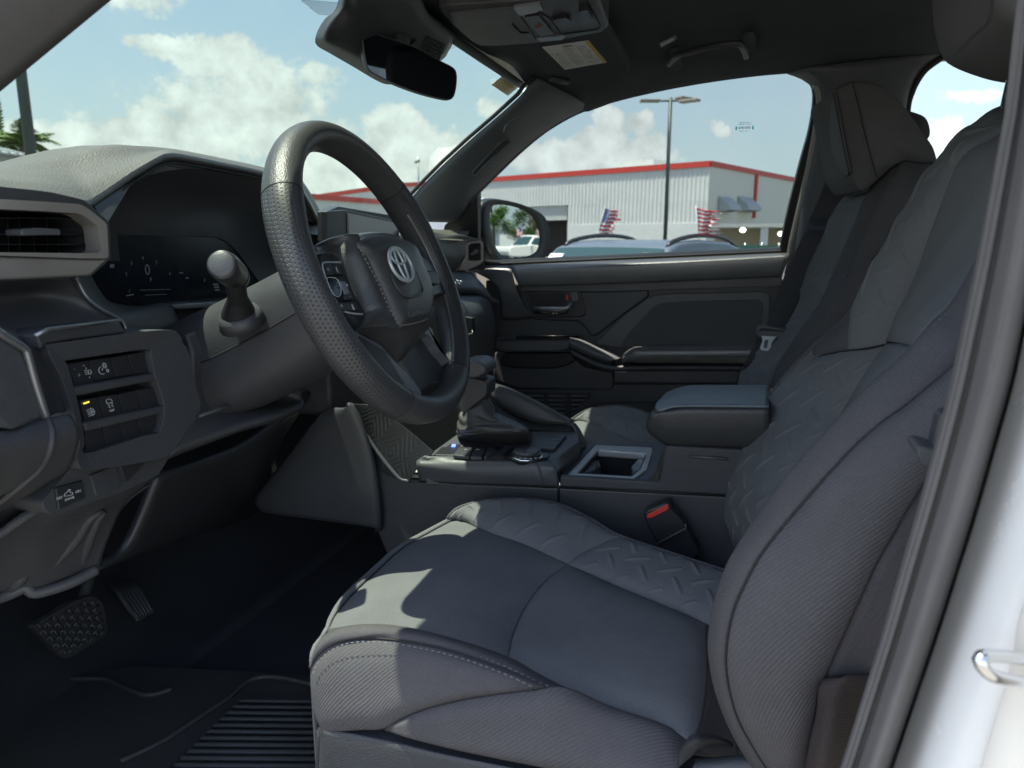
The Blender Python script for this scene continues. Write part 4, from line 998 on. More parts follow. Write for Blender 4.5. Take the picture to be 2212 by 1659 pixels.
flat('light_slider', rpoly([OC(*q, -.006) for q in [(1510, 118), (1590, 103), (1615, 118), (1618, 140), (1545, 152), (1525, 140)]], .003), (0, 0, .006), M['plastic_s'], oc, .001)
flat('rotary_switch', rpoly([OC(*q, -.010) for q in [(1662, 68), (1712, 58), (1745, 110), (1735, 140), (1690, 148)]], .004), (0, 0, .01), M['plastic_s'], oc, .002)
tube('console_groove', [OC(*q, -.001) for q in [(1700, -20), (1790, 150), (1775, 172), (1560, 200), (1500, 110), (1420, 60)]], .0009, M['black'], oc, 6)
# sun visor, passenger side
sv = thing('sun_visor', 'grey sun visor folded up against the roof with a printed warning label', 'sun visor', tuple(PZ(fD(1650, 350), 1.985)))
def SV(x, y, dz=0): return PP(fD(x, y), (-.4, 1.5, 1.975 + dz), (.0, .10, 1))
vp = rpoly([SV(*q) for q in [(1300, 265), (1640, 200), (1835, 175), (1968, 405), (1955, 440), (1780, 482), (1640, 492), (1560, 470), (1470, 440), (1400, 360)]], .03, 5)
flat('visor_panel', vp, (0, 0, .02), M['head'], sv, .007, 4)
lb = [SV(*q, -.0008) for q in [(1452, 275), (1720, 236), (1828, 362), (1585, 405)]]
flat('warning_label', lb, (0, 0, .0006), M['paper'], sv)
lf = Vector((0, 0, -.0005))
flat('warning_stripe', [quadpt(lb, .93, 0) + lf, quadpt(lb, 1, 0) + lf, quadpt(lb, 1, 1) + lf, quadpt(lb, .93, 1) + lf], (0, 0, .0003), M['yellow'], sv)
ik = MB()
for cblk, (u0, u1) in enumerate(((.05, .30), (.34, .62), (.66, .90))):
    for k in range(11):
        if cblk == 0 and k < 2: continue
        u = 0
        ik_l = random.uniform(.7, 1)
        inkline(ik, [lb[0], lb[1], lb[2], lb[3]], .16 + k * .07, u0, u0 + (u1 - u0) * ik_l, .018, lf * 1.4, .85, 20 + cblk * 20 + k)
inkline(ik, lb, .05, .42, .62, .06, lf * 1.4, .9, 3)
ik.build('label_text', M['ink'], sv)
pvt = [SV(1495, 455, -.004), SV(1530, 462, -.006), SV(1600, 475, -.004)]; tube('visor_clip', pvt, .006, M['plastic'], sv, 10)
# grab handle and roof tag
gh_ = thing('grab_handle', 'dark fixed grab handle on the headliner above the passenger window', 'grab handle', tuple(PZ((1530, 110), 2.0)))
def GH(x, y, z=2.010): return PZ((x, y), z)
flat('handle_mount', rpoly([GH(*q) for q in [(1434, 138), (1446, 127), (1470, 122), (1477, 138), (1466, 154), (1440, 156)]], .01), (0, 0, .02), M['head'], gh_, .004, 4)
flat('handle_mount', rpoly([GH(*q) for q in [(1602, 96), (1626, 92), (1632, 104), (1628, 126), (1604, 120)]], .01), (0, 0, .02), M['head'], gh_, .004, 4)
tube('handle_bar', cr([GH(*q) for q in [(1446, 138), (1462, 121), (1482, 114), (1520, 104), (1560, 96), (1592, 94), (1606, 104), (1612, 122)]], 30), .0065, M['plastic'], gh_, 12)
tg = thing('roof_tag', 'tiny grey printed tag stuck on the headliner in front of the grab handle', 'tag', tuple(PZ((1442, 91), 2.02)))
tq = [PZ(q, 2.015) for q in [(1424, 93), (1458, 77), (1461, 86), (1427, 104)]]
flat('tag_body', tq, (0, 0, .006), M['plastic_l'], tg, .001); ik = MB(); 
for k in range(10): ik.add([quadpt(tq, .1 + k * .08, .2) + lf, quadpt(tq, .14 + k * .08, .2) + lf, quadpt(tq, .14 + k * .08, .8) + lf, quadpt(tq, .1 + k * .08, .8) + lf], [(0, 1, 2, 3)])
ik.build('tag_print', M['paper'], tg)
# ------------------------------------------------------------------ dashboard
dash = thing('dashboard', 'charcoal dashboard with hooded instrument display, silver rimmed air vents and switch panel', 'dashboard', (-.75, 1.15, 1.5))
def A_(x, y, X): return PX(fA(x, y), X)
def B_(x, y, X): return PX(fB(x, y), X)
# top pad: lip -> crest -> falls away to the windshield base
lip = [A_(-700, 420, -.62), A_(-300, 440, -.63), A_(0, 472, -.635), A_(400, 515, -.64), A_(690, 585, -.645), A_(700, 583, -.65), A_(850, 488, -.67), A_(1050, 352, -.69), A_(1250, 236, -.705), A_(1320, 210, -.71), A_(1420, 212, -.72), A_(1750, 278, -.74), A_(2080, 350, -.76), A_(2350, 440, -.79), PX((700, 497), -.82)]
cre = [A_(-700, 520, -.78), A_(-300, 400, -.79), A_(0, 320, -.80), A_(350, 236, -.80), A_(560, 190, -.80), A_(700, 160, -.80), A_(860, 143, -.80), A_(1000, 147, -.80), A_(1150, 162, -.80), A_(1320, 188, -.81), A_(1420, 208, -.82), A_(1750, 272, -.84), A_(2080, 343, -.86), A_(2350, 430, -.89), PX((700, 490), -.91)]
pn = 70
L_ = cr(lip, pn); K_ = cr(cre, pn)
c1 = [a.lerp(b, .55) + Vector((0, 0, .003)) for a, b in zip(L_, K_)]
f1_ = [p + Vector((-.14, 0, -.035)) for p in K_]; f2_ = [Vector((-1.27, p.y + .05, 1.47)) for p in K_]
def raw(name, rows, m, parent, nv=18, th=0):
    cols = [cr([r[i] for r in rows], nv) for i in range(len(rows[0]))]
    n = len(cols); vs = [p for c in cols for p in c]; fs = [(i * (nv + 1) + j, (i + 1) * (nv + 1) + j, (i + 1) * (nv + 1) + j + 1, i * (nv + 1) + j + 1) for i in range(n - 1) for j in range(nv)]
    uvs = [(i * .01, j * .01) for i in range(n) for j in range(nv + 1)]
    o = link(name, vs, fs, m, parent, uvs=uvs); face_cam(o)
    if th: solid(o, th)
    return o
raw('top_pad', [L_, [p.lerp(q, .06) + Vector((0, 0, .0035)) for p, q in zip(L_, K_)], c1, K_, f1_, f2_], M['pad'], dash, 30)
# rolled front edge of the pad and the recess behind it down to the display
r1 = [p + Vector((.002, 0, -.006)) for p in L_]; r2 = [p + Vector((-.006, 0, -.013)) for p in L_]
raw('pad_edge', [L_, r1, r2], M['leather'], dash, 8)
tube('pad_seam', [p + Vector((.000, 0, -.0125)) for p in L_[4 * 4:]], .0012, M['black'], dash, 6)
dtop = [A_(640, 850, -.70), A_(760, 850, -.76), A_(870, 850, -.80), A_(1100, 858, -.80), A_(1400, 866, -.80), A_(1700, 872, -.80), A_(1800, 915, -.80), A_(1880, 990, -.80), A_(2040, 1210, -.80), A_(2200, 1420, -.80)]
Rc = cr([A_(850, 760, -.645), A_(750, 630, -.655), A_(850, 545, -.68), A_(1000, 445, -.70), A_(1200, 335, -.715), A_(1330, 305, -.72), A_(1500, 320, -.73), A_(1800, 370, -.75), A_(2080, 425, -.775), A_(2400, 600, -.79)], 60)
raw('recess_band', [[p.lerp(q, 0) for p, q in zip(cr(r2[int(70 * .33):], 60), Rc)], Rc], M['plastic'], dash, 6)
raw('instrument_recess', [Rc, [p.lerp(q, .5) + Vector((-.02, 0, .004)) for p, q in zip(Rc, cr(dtop, 60))], cr(dtop, 60)], M['plastic'], dash, 14)
# instrument display
dp = [(820, 840), (1700, 868), (1790, 905), (1880, 990), (2060, 1235), (2060, 1400), (1340, 1400), (960, 1420), (880, 1390), (800, 1310), (715, 1185), (760, 1000)]
flat('instrument_display', [A_(*q, -.802) for q in dp], (-.02, 0, 0), M['display'], dash, .002)
xd, yd = (0, 1, 0), (0, 0, 1)
ux = (A_(1190, 1140, -.8) - A_(1140, 1140, -.8)); ux = Vector((0, 1, -.05)); uy = Vector((0, -.05, 1))
def dig(s, x, y, sz): text('display_digits', s, A_(x, y, -.8005), (0, 1, 0), (-.0, 0.0, 1), sz, M['dim'], dash, .0001)
dig('0', 1168, 1135, .022); dig('P', 1195, 1212, .009)
for s, x, y in (('2', 1000, 1165), ('3', 1040, 1078), ('4', 1130, 1038), ('5', 1240, 1075), ('6', 1345, 1160), ('1', 1025, 1300), ('0', 1620, 1215)): dig(s, x, y, .0075)
dg = MB()
def dbar(x0, y0, x1, y1, h): dg.add([A_(x0, y0, -.8003), A_(x1, y1, -.8003), A_(x1, y1 + h, -.8003), A_(x0, y0 + h, -.8003)], [(0, 1, 2, 3)])
dbar(1000, 1332, 1060, 1322, 9); dbar(1685, 1240, 1730, 1240, 14); dbar(1695, 1262, 1735, 1262, 14); dbar(1700, 1284, 1738, 1284, 12); dbar(1110, 1290, 1350, 1283, 4); dbar(1150, 1330, 1320, 1322, 4); dbar(870, 1085, 905, 1085, 30)
dbar(1420, 1150, 1450, 1150, 10); dbar(1470, 1190, 1495, 1190, 10); dg.build('display_bars', M['dim'], dash)
# near air vent
vX = -.615
vent = bpy.data.objects.new('air_vent', None); C.objects.link(vent); vent.parent = dash; vent.location = A_(400, 850, vX) - wloc(dash)
capo = [A_(*q, vX) for q in [(-600, 470), (0, 470), (380, 515), (560, 545), (650, 572), (705, 605), (865, 752), (878, 1000), (862, 1060), (720, 1185), (640, 1205), (0, 1220), (-600, 1235)]]
bo = [(-600, 560), (0, 572), (300, 588), (640, 612), (705, 650), (848, 765), (862, 1040), (700, 1042), (0, 1018), (-600, 1000)]
bi = [(-600, 632), (0, 650), (300, 664), (625, 684), (670, 706), (782, 790), (806, 975), (775, 1000), (0, 992), (-600, 985)]
ring('vent_housing', rpoly([A_(*q, vX - .002) for q in [(-600, 470), (0, 470), (380, 515), (660, 575), (705, 608), (865, 752), (880, 1040), (722, 1183), (0, 1218), (-600, 1235)]], .003, 3), rpoly([A_(*q, vX - .002) for q in bi], .003, 3), (-.10, 0, 0), M['plastic'], vent, .002)
ring('vent_frame', rpoly([A_(*q, vX + .004) for q in bo], .004, 3), rpoly([A_(*q, vX + .004) for q in bi], .004, 3), (-.02, 0, 0), M['silver'], vent, .0012)
flat('lower_lip', [A_(*q, vX + .001) for q in [(-600, 1012), (0, 1026), (700, 1046), (858, 1046), (722, 1176), (0, 1212), (-600, 1228)]], (-.03, 0, 0), M['silver'], vent, .003)
flat('vent_back', [A_(*q, vX - .07) for q in [(-900, 560), (900, 600), (950, 1060), (-900, 1060)]], (-.01, 0, 0), M['black'], vent)
hv = MB()
for y in (722, 850, 930): hv.poly([A_(-600, y - 8, vX - .02), A_(770, y - 3, vX - .02), A_(770, y + 5, vX - .02), A_(-600, y + 5, vX - .02)], (-.03, 0, 0))
hv.build('horizontal_vane', M['plastic_s'], vent, bev=.0005)
for x in (60, 150, 265, 370, 460, 570, 680): flat('vertical_vane', [A_(x - 3, 660, vX - .045), A_(x + 3, 660, vX - .045), A_(x + 12, 1000, vX - .045), A_(x + 6, 1000, vX - .045)], (-.02, 0, 0), M['plastic_s'], vent)
flat('vent_tab', rpoly([A_(*q, vX + .004) for q in [(172, 810), (300, 798), (470, 806), (486, 830), (480, 856), (300, 858), (175, 862)]], .002), (-.02, 0, 0), M['plastic_l'], vent, .002)
# fascia behind everything under the vent, stepping down to the switch panel
top = [A_(-600, 1215, -.66), A_(0, 1205, -.66), A_(600, 1190, -.66), A_(720, 1180, -.67)]
def ridge(dx): return [A_(600 + dx, 1190, -.66), A_(630 + dx, 1250, -.66), A_(700 + dx, 1365, -.655), A_(820 + dx, 1455, -.65), A_(965 + dx, 1535, -.645), A_(1010 + dx, 1640, -.64)]
raw('fascia_shelf', [cr([A_(-600, 1215, -.64), A_(0, 1212, -.64), A_(300, 1205, -.65), A_(600, 1192, -.66)], 30), cr([A_(-600, 1330, -.69), A_(0, 1330, -.69), A_(300, 1310, -.69), A_(640, 1300, -.66)], 30),
                     cr([A_(-600, 1450, -.68), A_(0, 1440, -.68), A_(400, 1420, -.675), A_(800, 1455, -.65)], 30), cr([B_(-500, 130, -.61), B_(0, 190, -.61), B_(200, 230, -.62), B_(500, 190, -.63), B_(890, 130, -.64)], 30), cr([B_(-500, 330, -.60), B_(0, 430, -.6), B_(300, 400, -.61), B_(600, 300, -.62), B_(900, 250, -.64)], 30)], M['plastic_l'], dash, 24, .006)
raw('cluster_surround', [cr([A_(598, 1185, -.655), A_(630, 1250, -.655), A_(700, 1360, -.65), A_(820, 1450, -.645), A_(965, 1532, -.64), A_(1015, 1700, -.635)], 30),
                         cr([A_(640, 1185, -.68), A_(670, 1250, -.68), A_(745, 1350, -.675), A_(860, 1440, -.67), A_(1000, 1520, -.665), A_(1060, 1700, -.66)], 30),
                         cr([A_(725, 1180, -.80), A_(790, 1290, -.80), A_(880, 1385, -.80), A_(1100, 1418, -.79), A_(1350, 1410, -.78), A_(1450, 1700, -.74)], 30)], M['plastic'], dash, 14, .004)
tube('fascia_ridge', cr([A_(600, 1185, -.654), A_(630, 1250, -.654), A_(700, 1362, -.649), A_(820, 1452, -.644), A_(965, 1535, -.639), A_(1012, 1650, -.636)], 30), .0016, M['satin'], dash, 8)
flat('display_shelf', [A_(*q, -.775) for q in [(1355, 1408), (1500, 1395), (1900, 1372), (1900, 1420), (1390, 1443)]], (-.03, 0, 0), M['satin'], dash, .002)
flat('column_recess', [A_(*q, -.80) for q in [(1330, 1405), (2100, 1300), (2100, 1900), (1330, 1900)]], (-.02, 0, 0), M['black'], dash)
# left end of the dash: silver edged panel and grained leather-look side
raw('end_panel', [cr([B_(-700, -200, -.57), B_(-300, 0, -.57), B_(0, 215, -.57), B_(180, 330, -.575), B_(250, 560, -.575), B_(335, 820, -.58)], 30),
                  cr([B_(-700, 300, -.56), B_(-400, 500, -.56), B_(-200, 650, -.56), B_(-60, 780, -.56), B_(0, 850, -.565), B_(85, 905, -.57)], 30)], M['plastic_l'], dash, 8, .01)
tube('bright_edge', cr([B_(-300, -20, -.568), B_(0, 205, -.568), B_(175, 318, -.572), B_(205, 380, -.572), B_(255, 560, -.573), B_(338, 822, -.578)], 40), .0035, M['satin'], dash, 10)
raw('end_panel', [cr([B_(190, 330, -.58), B_(262, 560, -.58), B_(345, 820, -.585)], 20), cr([B_(260, 310, -.60), B_(350, 520, -.60), B_(430, 780, -.60)], 20), cr([B_(375, 400, -.605), B_(450, 560, -.605), B_(505, 790, -.605)], 20)], M['plastic'], dash, 8, .006)
gl_ = lambda pts, X: [B_(x, y, X) for x, y in pts]
raw('grained_side', [cr(gl_([(-300, 950), (-100, 930), (85, 905), (200, 860), (345, 825), (420, 805), (508, 790)], -.575), 24),
                     cr(gl_([(-300, 1050), (-100, 1040), (95, 980), (230, 950), (375, 930), (450, 910), (560, 870)], -.565), 24),
                     cr(gl_([(-500, 1250), (-200, 1200), (60, 1120), (200, 1090), (355, 1060), (440, 1050), (575, 1000)], -.57), 24),
                     cr(gl_([(-700, 1600), (-400, 1450), (-20, 1300), (110, 1290), (240, 1260), (340, 1230), (510, 1170)], -.60), 24),
                     cr(gl_([(-900, 2000), (-600, 1750), (-300, 1500), (-60, 1480), (40, 1450), (200, 1440), (400, 1330)], -.65), 24),
                     cr(gl_([(-1100, 2500), (-800, 2150), (-600, 1950), (-400, 1850), (-200, 1760), (0, 1730), (140, 1670)], -.72), 24)], M['grainpl'], dash, 40, .008)
tube('side_edge', cr([B_(345, 826, -.577), B_(378, 930, -.566), B_(362, 1060, -.568), B_(290, 1190, -.59), B_(130, 1330, -.61), B_(-60, 1480, -.64)], 40), .003, M['grainpl'], dash, 10)
# switch panel bezel
swp = bpy.data.objects.new('switch_panel', None); C.objects.link(swp); swp.parent = dash; swp.location = B_(800, 700, -.59) - wloc(dash)
bz = [(345, 292), (480, 266), (860, 222), (1215, 182), (1310, 262), (1365, 312), (1400, 470), (1442, 690), (1432, 785), (1330, 950), (1240, 1085), (1148, 1240), (920, 1290), (900, 1345), (700, 1400), (610, 1440), (385, 1500), (300, 1480), (330, 1380), (470, 1240), (545, 1120), (578, 1000), (560, 870), (505, 700), (440, 500), (385, 390)]
# bezel is a plate with two real openings: switch bay and lower bay
bayo = [(480, 400), (600, 372), (1080, 318), (1140, 520), (1200, 690), (1212, 790), (1170, 928), (900, 985), (625, 1080), (600, 900), (560, 690), (520, 560)]
bx = [B_(*q, -.592) for q in bz]
ring('bezel', cr([B_(*q, -.592) for q in [(385, 283), (1215, 182), (1330, 280), (1380, 380), (1440, 690), (1434, 785), (1250, 1070), (1100, 1130), (640, 1200), (560, 1120), (580, 1000), (560, 870), (505, 700), (440, 520), (365, 380), (345, 300)]], 64, True)[:-1],
     cr([B_(*q, -.595) for q in [(480, 405), (1070, 322), (1090, 345), (1130, 520), (1172, 650), (1195, 760), (1160, 920), (1050, 950), (625, 1078), (618, 1000), (600, 880), (575, 740), (548, 640), (530, 570), (505, 480), (485, 410)]], 64, True)[:-1], (-.05, 0, 0), M['grainpl'], swp, .004)
tube('bezel_top_trim', [B_(255, 225, -.585), B_(350, 178, -.585), B_(865, 112, -.60)], .002, M['satin'], swp, 8)
flat('bezel_top', [B_(*q, -.594) for q in [(262, 222), (350, 182), (865, 118), (925, 205), (480, 262), (345, 288), (300, 330)]], (-.04, 0, 0), M['plastic'], swp, .003)
flat('bay_back', [B_(*q, -.622) for q in [(420, 330), (1150, 260), (1300, 950), (560, 1130)]], (-.01, 0, 0), M['black'], swp)
for (a, b) in (((540, 608), (1140, 500)), ((620, 865), (1190, 738))):
    flat('bay_divider', [B_(a[0] - 12, a[1] - 10, -.597), B_(b[0], b[1] - 8, -.597), B_(b[0] + 8, b[1] + 46, -.597), B_(a[0] + 8, a[1] + 58, -.597)], (-.03, 0, 0), M['grainpl'], swp, .003)
rows_ = [([(490, 425), (645, 400), (800, 380), (925, 358), (1078, 332)], [(545, 600), (690, 560), (840, 530), (970, 510), (1130, 490)]),
         ([(575, 690), (705, 668), (855, 645), (990, 618), (1130, 592)], [(622, 858), (750, 822), (893, 798), (1028, 765), (1180, 735)]),
         ([(615, 890), (740, 872), (862, 845), (990, 815), (1120, 790)], [(625, 1075), (770, 1028), (900, 988), (1025, 955), (1150, 925)])]
def sq(r, i, u, v, X=-.603):
    T_, Bt = rows_[r]; a = Vector(T_[i]).lerp(Vector(T_[i + 1]), u); b = Vector(Bt[i]).lerp(Vector(Bt[i + 1]), u); p = a.lerp(b, v); return B_(p.x, p.y, X)
names = {(0, 0): 'levelling_dial', (0, 1): 'dimmer_switch', (1, 0): 'high_beam_switch', (1, 1): 'traction_switch'}
for r in range(3):
    for i in range(4):
        flat(names.get((r, i), 'blank_switch'), rpoly([sq(r, i, .03, .03), sq(r, i, .97, .03), sq(r, i, .97, .97), sq(r, i, .03, .97)], .0015, 3), (-.02, 0, 0), M['plastic_s'], swp, .0012)
sx = (sq(1, 0, .8, .5) - sq(1, 0, .2, .5)).normalized(); sy = (sq(1, 0, .5, .2) - sq(1, 0, .5, .8)).normalized(); sN = Vector((.0006, 0, 0))
def icon_lines(segs, r, i, nm='switch_icon', w=.00035):
    mb = MB()
    for s in segs: mb.tube([sq(r, i, u, v) + sN for u, v in s], w, 5)
    return mb.build(nm, M['icon'], swp)
def arc(cx, cy, rx, ry, a0, a1, n=10): return [(cx + rx * math.cos(a0 + (a1 - a0) * k / n), cy + ry * math.sin(a0 + (a1 - a0) * k / n)) for k in range(n + 1)]
# headlamp levelling: wheel with 1 / 0 and lamp symbol
flat('thumb_wheel', rpoly([sq(0, 0, .14, .16, -.604), sq(0, 0, .44, .14, -.604), sq(0, 0, .48, .86, -.604), sq(0, 0, .16, .90, -.604)], .001), (-.01, 0, 0), M['plastic'], swp, .0015)
wr = MB()
for k in range(9): v = .2 + k * .078; wr.tube([sq(0, 0, .18, v, -.6035), sq(0, 0, .42, v, -.6035)], .00025, 4)
wr.build('wheel_ribs', M['black'], swp)
text('switch_lettering', '0', sq(0, 0, .36, .56, -.6032), sx, sy, .004, M['icon'], swp); text('switch_lettering', '1', sq(0, 0, .24, .27, -.6032), sx, sy, .0035, M['icon'], swp)
icon_lines([[(.62, .2), (.72, .2)], arc(.86, .52, .07, .1, -1.6, 1.6), [(.80, .42), (.80, .62)], [(.64, .42), (.74, .42)], [(.64, .5), (.74, .5)], [(.64, .58), (.74, .58)], [(.72, .3), (.76, .36)], [(.8, .72), (.78, .78)]], 0, 0)
icon_lines([arc(.45, .55, .16, .17, 1.2, 4.6), [(.45, .55), (.5, .45)], arc(.62, .34, .06, .07, 0, 6.28)] + [[(.62 + .08 * math.cos(a), .34 + .09 * math.sin(a)), (.62 + .12 * math.cos(a), .34 + .14 * math.sin(a))] for a in [k * .785 for k in range(8)]] + [arc(.70, .6, .05, .07, 0, 6.28, 6)], 0, 1)
icon_lines([[(.08, .30), (.28, .27)], [(.08, .34), (.28, .31)]], 1, 0, 'x'); bpy.data.objects.remove(bpy.data.objects['x'])
flat('indicator_light', [sq(1, 0, .14, .16) + sN * 2, sq(1, 0, .46, .12) + sN * 2, sq(1, 0, .46, .17) + sN * 2, sq(1, 0, .14, .21) + sN * 2], (-.0004, 0, 0), M['amber'], swp)
icon_lines([[(.2 + .01 * k, .48 + .07 * k), (.36 + .01 * k, .46 + .07 * k)] for k in range(5)] + [arc(.44, .6, .17, .16, -1.57, 1.57), [(.44, .44), (.44, .76)]], 1, 0)
text('switch_lettering', 'A', sq(1, 0, .52, .6) + sN, sx, sy, .0038, M['icon'], swp)
icon_lines([[(.34, .26), (.40, .18), (.56, .18), (.62, .26), (.62, .36), (.34, .36), (.34, .26)], [(.38, .40), (.46, .46), (.38, .52), (.46, .58)], [(.54, .38), (.62, .44), (.54, .50), (.62, .56)]], 1, 1)
text('switch_lettering', 'OFF', sq(1, 1, .5, .72) + sN, sx, sy, .0036, M['icon'], swp)
# lower bay: bed lamp switch and blank cover
lowo = rpoly([B_(*q, -.612) for q in [(575, 990), (640, 1195), (1130, 1060), (1250, 1072), (1150, 1238), (905, 1352), (620, 1450), (400, 1532), (335, 1505), (300, 1435), (470, 1240), (552, 1120)]], .006, 3)
flat('lower_bay', lowo, (-.04, 0, 0), M['grainpl'], swp, .004)
flat('coin_pocket', rpoly([B_(*q, -.6105) for q in [(1100, 1075), (1112, 1090), (925, 1290), (905, 1270), (870, 1165)]], .002), (-.01, 0, 0), M['plastic_s'], swp, .001)
flat('blank_cover', rpoly([B_(*q, -.609) for q in [(655, 1240), (840, 1165), (880, 1320), (700, 1388)]], .002), (-.01, 0, 0), M['plastic'], swp, .001)
flat('bed_lamp_switch', rpoly([B_(*q, -.609) for q in [(405, 1330), (600, 1275), (625, 1400), (430, 1490)]], .002), (-.01, 0, 0), M['plastic_s'], swp, .001)
lx_ = (B_(590, 1350, -.608) - B_(430, 1400, -.608)).normalized(); ly_ = (B_(500, 1300, -.608) - B_(520, 1420, -.608)).normalized()
text('switch_lettering', 'OFF', B_(432, 1404, -.6083), lx_, ly_, .0040, M['icon'], swp); text('switch_lettering', 'ON', B_(567, 1355, -.6083), lx_, ly_, .0040, M['icon'], swp); text('switch_lettering', 'DOOR', B_(506, 1407, -.6083), lx_, ly_, .0036, M['icon'], swp)
mb = MB(); mb.tube([B_(*q, -.6083) for q in [(466, 1390), (470, 1372), (482, 1366), (492, 1352), (508, 1352), (512, 1364), (528, 1362), (528, 1378), (466, 1390)]], .00035, 5); mb.tube([B_(*q, -.6083) for q in [(496, 1344), (514, 1342)]], .0005, 5); mb.build('switch_icon', M['icon'], swp)
# knee panel below the column, under-dash cover, footwell lining
raw('knee_panel', [cr([B_(1340, 215, -.65), B_(1560, 160, -.64), B_(1800, 190, -.62), B_(2000, 280, -.60), B_(2212, 420, -.58)], 30),
                   cr([B_(1380, 330, -.64), B_(1650, 330, -.62), B_(1850, 360, -.60), B_(2050, 430, -.585), B_(2212, 520, -.57)], 30),
                   cr([B_(1400, 560, -.64), B_(1650, 560, -.635), B_(1850, 560, -.63), B_(2050, 560, -.60), B_(2160, 600, -.58)], 30),
                   cr([B_(1430, 780, -.64), B_(1650, 740, -.63), B_(1850, 700, -.62), B_(2050, 690, -.60), B_(2200, 690, -.58)], 30),
                   cr([B_(1240, 1085, -.64), B_(1500, 990, -.62), B_(1750, 900, -.60), B_(1980, 830, -.58), B_(2200, 740, -.57)], 30),
                   cr([B_(1200, 1130, -.68), B_(1500, 1010, -.68), B_(1750, 920, -.67), B_(2000, 850, -.66), B_(2200, 760, -.65)], 30)], M['plastic'], dash, 40, .006)
tube('pull_slot', [B_(1440, 810, -.618), B_(1720, 715, -.612)], .0022, M['plastic_l'], dash, 8)
raw('under_cover', [cr([B_(1150, 1240, -.70), B_(1500, 1130, -.70), B_(1800, 1010, -.70), B_(2060, 820, -.70), B_(2300, 600, -.70)], 20),
                    cr([L_2 for L_2 in [PX(fL(740, 380), -.72), PX(fL(1000, 300), -.74), PX(fL(1250, 200), -.76), PX(fL(1450, 60), -.78), PX(fL(1600, -150), -.78)]], 20),
                    cr([PX(fL(560, 520), -.72), PX(fL(800, 425), -.76), PX(fL(1100, 320), -.80), PX(fL(1450, 200), -.85), PX(fL(1700, 0), -.85)], 20)], M['plastic_s'], dash, 14, .01)
tube('cover_edge', cr([PX(fL(565, 510), -.715), PX(fL(590, 420), -.71), PX(fL(650, 250), -.70), PX(fL(740, 110), -.69), PX(fL(880, 5), -.68)], 20), .0012, M['plastic'], dash, 6)
def Lx(x, y, X): return PX(fL(x, y), X)
raw('lower_side_panel', [cr([B_(-400, 1900, -.66), B_(0, 1700, -.65), B_(140, 1600, -.64), B_(340, 1480, -.63), B_(600, 1445, -.63), B_(905, 1350, -.64), B_(1150, 1240, -.66)], 30),
                         cr([Lx(-500, 560, -.70), Lx(-100, 440, -.69), Lx(90, 360, -.68), Lx(300, 290, -.67), Lx(480, 220, -.665), Lx(600, 165, -.66), Lx(740, 110, -.67)], 30),
                         cr([Lx(-500, 700, -.74), Lx(-100, 600, -.73), Lx(60, 560, -.72), Lx(200, 560, -.715), Lx(400, 470, -.70), Lx(520, 400, -.69), Lx(640, 300, -.68)], 30),
                         cr([Lx(-500, 800, -.76), Lx(-100, 690, -.75), Lx(60, 640, -.74), Lx(200, 640, -.73), Lx(400, 585, -.72), Lx(500, 535, -.71), Lx(570, 500, -.70)], 30)], M['grainpl'], dash, 30, .008)
for pts in ([(600, 165), (520, 215), (440, 330), (300, 480), (200, 585)], [(610, 170), (560, 230), (500, 370), (450, 500), (400, 560)], [(180, 500), (100, 580), (60, 630)]):
    tube('moulded_rib', cr([Lx(x, y, -.655 - .075 * (y - 160) / 440) for x, y in pts], 20), [.003 + .004 * math.sin(math.pi * k / 20) for k in range(21)], M['grainpl'], dash, 10)
tube('lower_edge', cr([Lx(*q) for q in [(-200, 720, -.745), (0, 668, -.74), (90, 632, -.735), (150, 608, -.73), (210, 640, -.725), (400, 585, -.71), (560, 505, -.70)]], 40), .0065, M['plastic_l'], dash, 10)
# central and far part of the dash
raw('centre_pad', [cr([PX((600, 500), -.80), PX((660, 505), -.78), PX((760, 512), -.74), PX((900, 515), -.70), PX((1000, 520), -.66)], 30),
                   cr([PX((600, 485), -.90), PX((660, 490), -.88), PX((760, 498), -.84), PX((880, 500), -.80), PX((985, 505), -.74)], 30),
                   cr([Vector((-1.2, 1.2, 1.50)), Vector((-1.2, 1.4, 1.50)), Vector((-1.2, 1.55, 1.50)), Vector((-1.2, 1.75, 1.50)), Vector((-1.2, 1.9, 1.50))], 30)], M['pad'], dash, 16)
tl = PX((706, 455), -.70)
def SC_(x, y, o_=0): return PX(fS(x, y), -.70 + o_)
scr = bpy.data.objects.new('infotainment_screen', None); C.objects.link(scr); scr.parent = dash; scr.location = SC_(600, 540) - wloc(dash)
flat('screen_body', [SC_(430, 487, -.005), SC_(486, 462, -.03), SC_(745, 505, -.03), SC_(900, 540, -.02), SC_(900, 640), SC_(432, 640)], (-.02, 0, 0), M['plastic_s'], scr, .002)
flat('screen_frame', [SC_(430, 487), SC_(530, 480), SC_(900, 560), SC_(900, 700), SC_(430, 700)], (-.012, 0, 0), M['plastic_s'], scr, .002)
flat('screen_glass', [SC_(538, 497, .003), SC_(900, 572, .003), SC_(900, 700, .003), SC_(545, 700, .003)], (-.004, 0, 0), mat('screen_grey', (.34, .33, .37), .12, spec=.7, var=.02), scr)
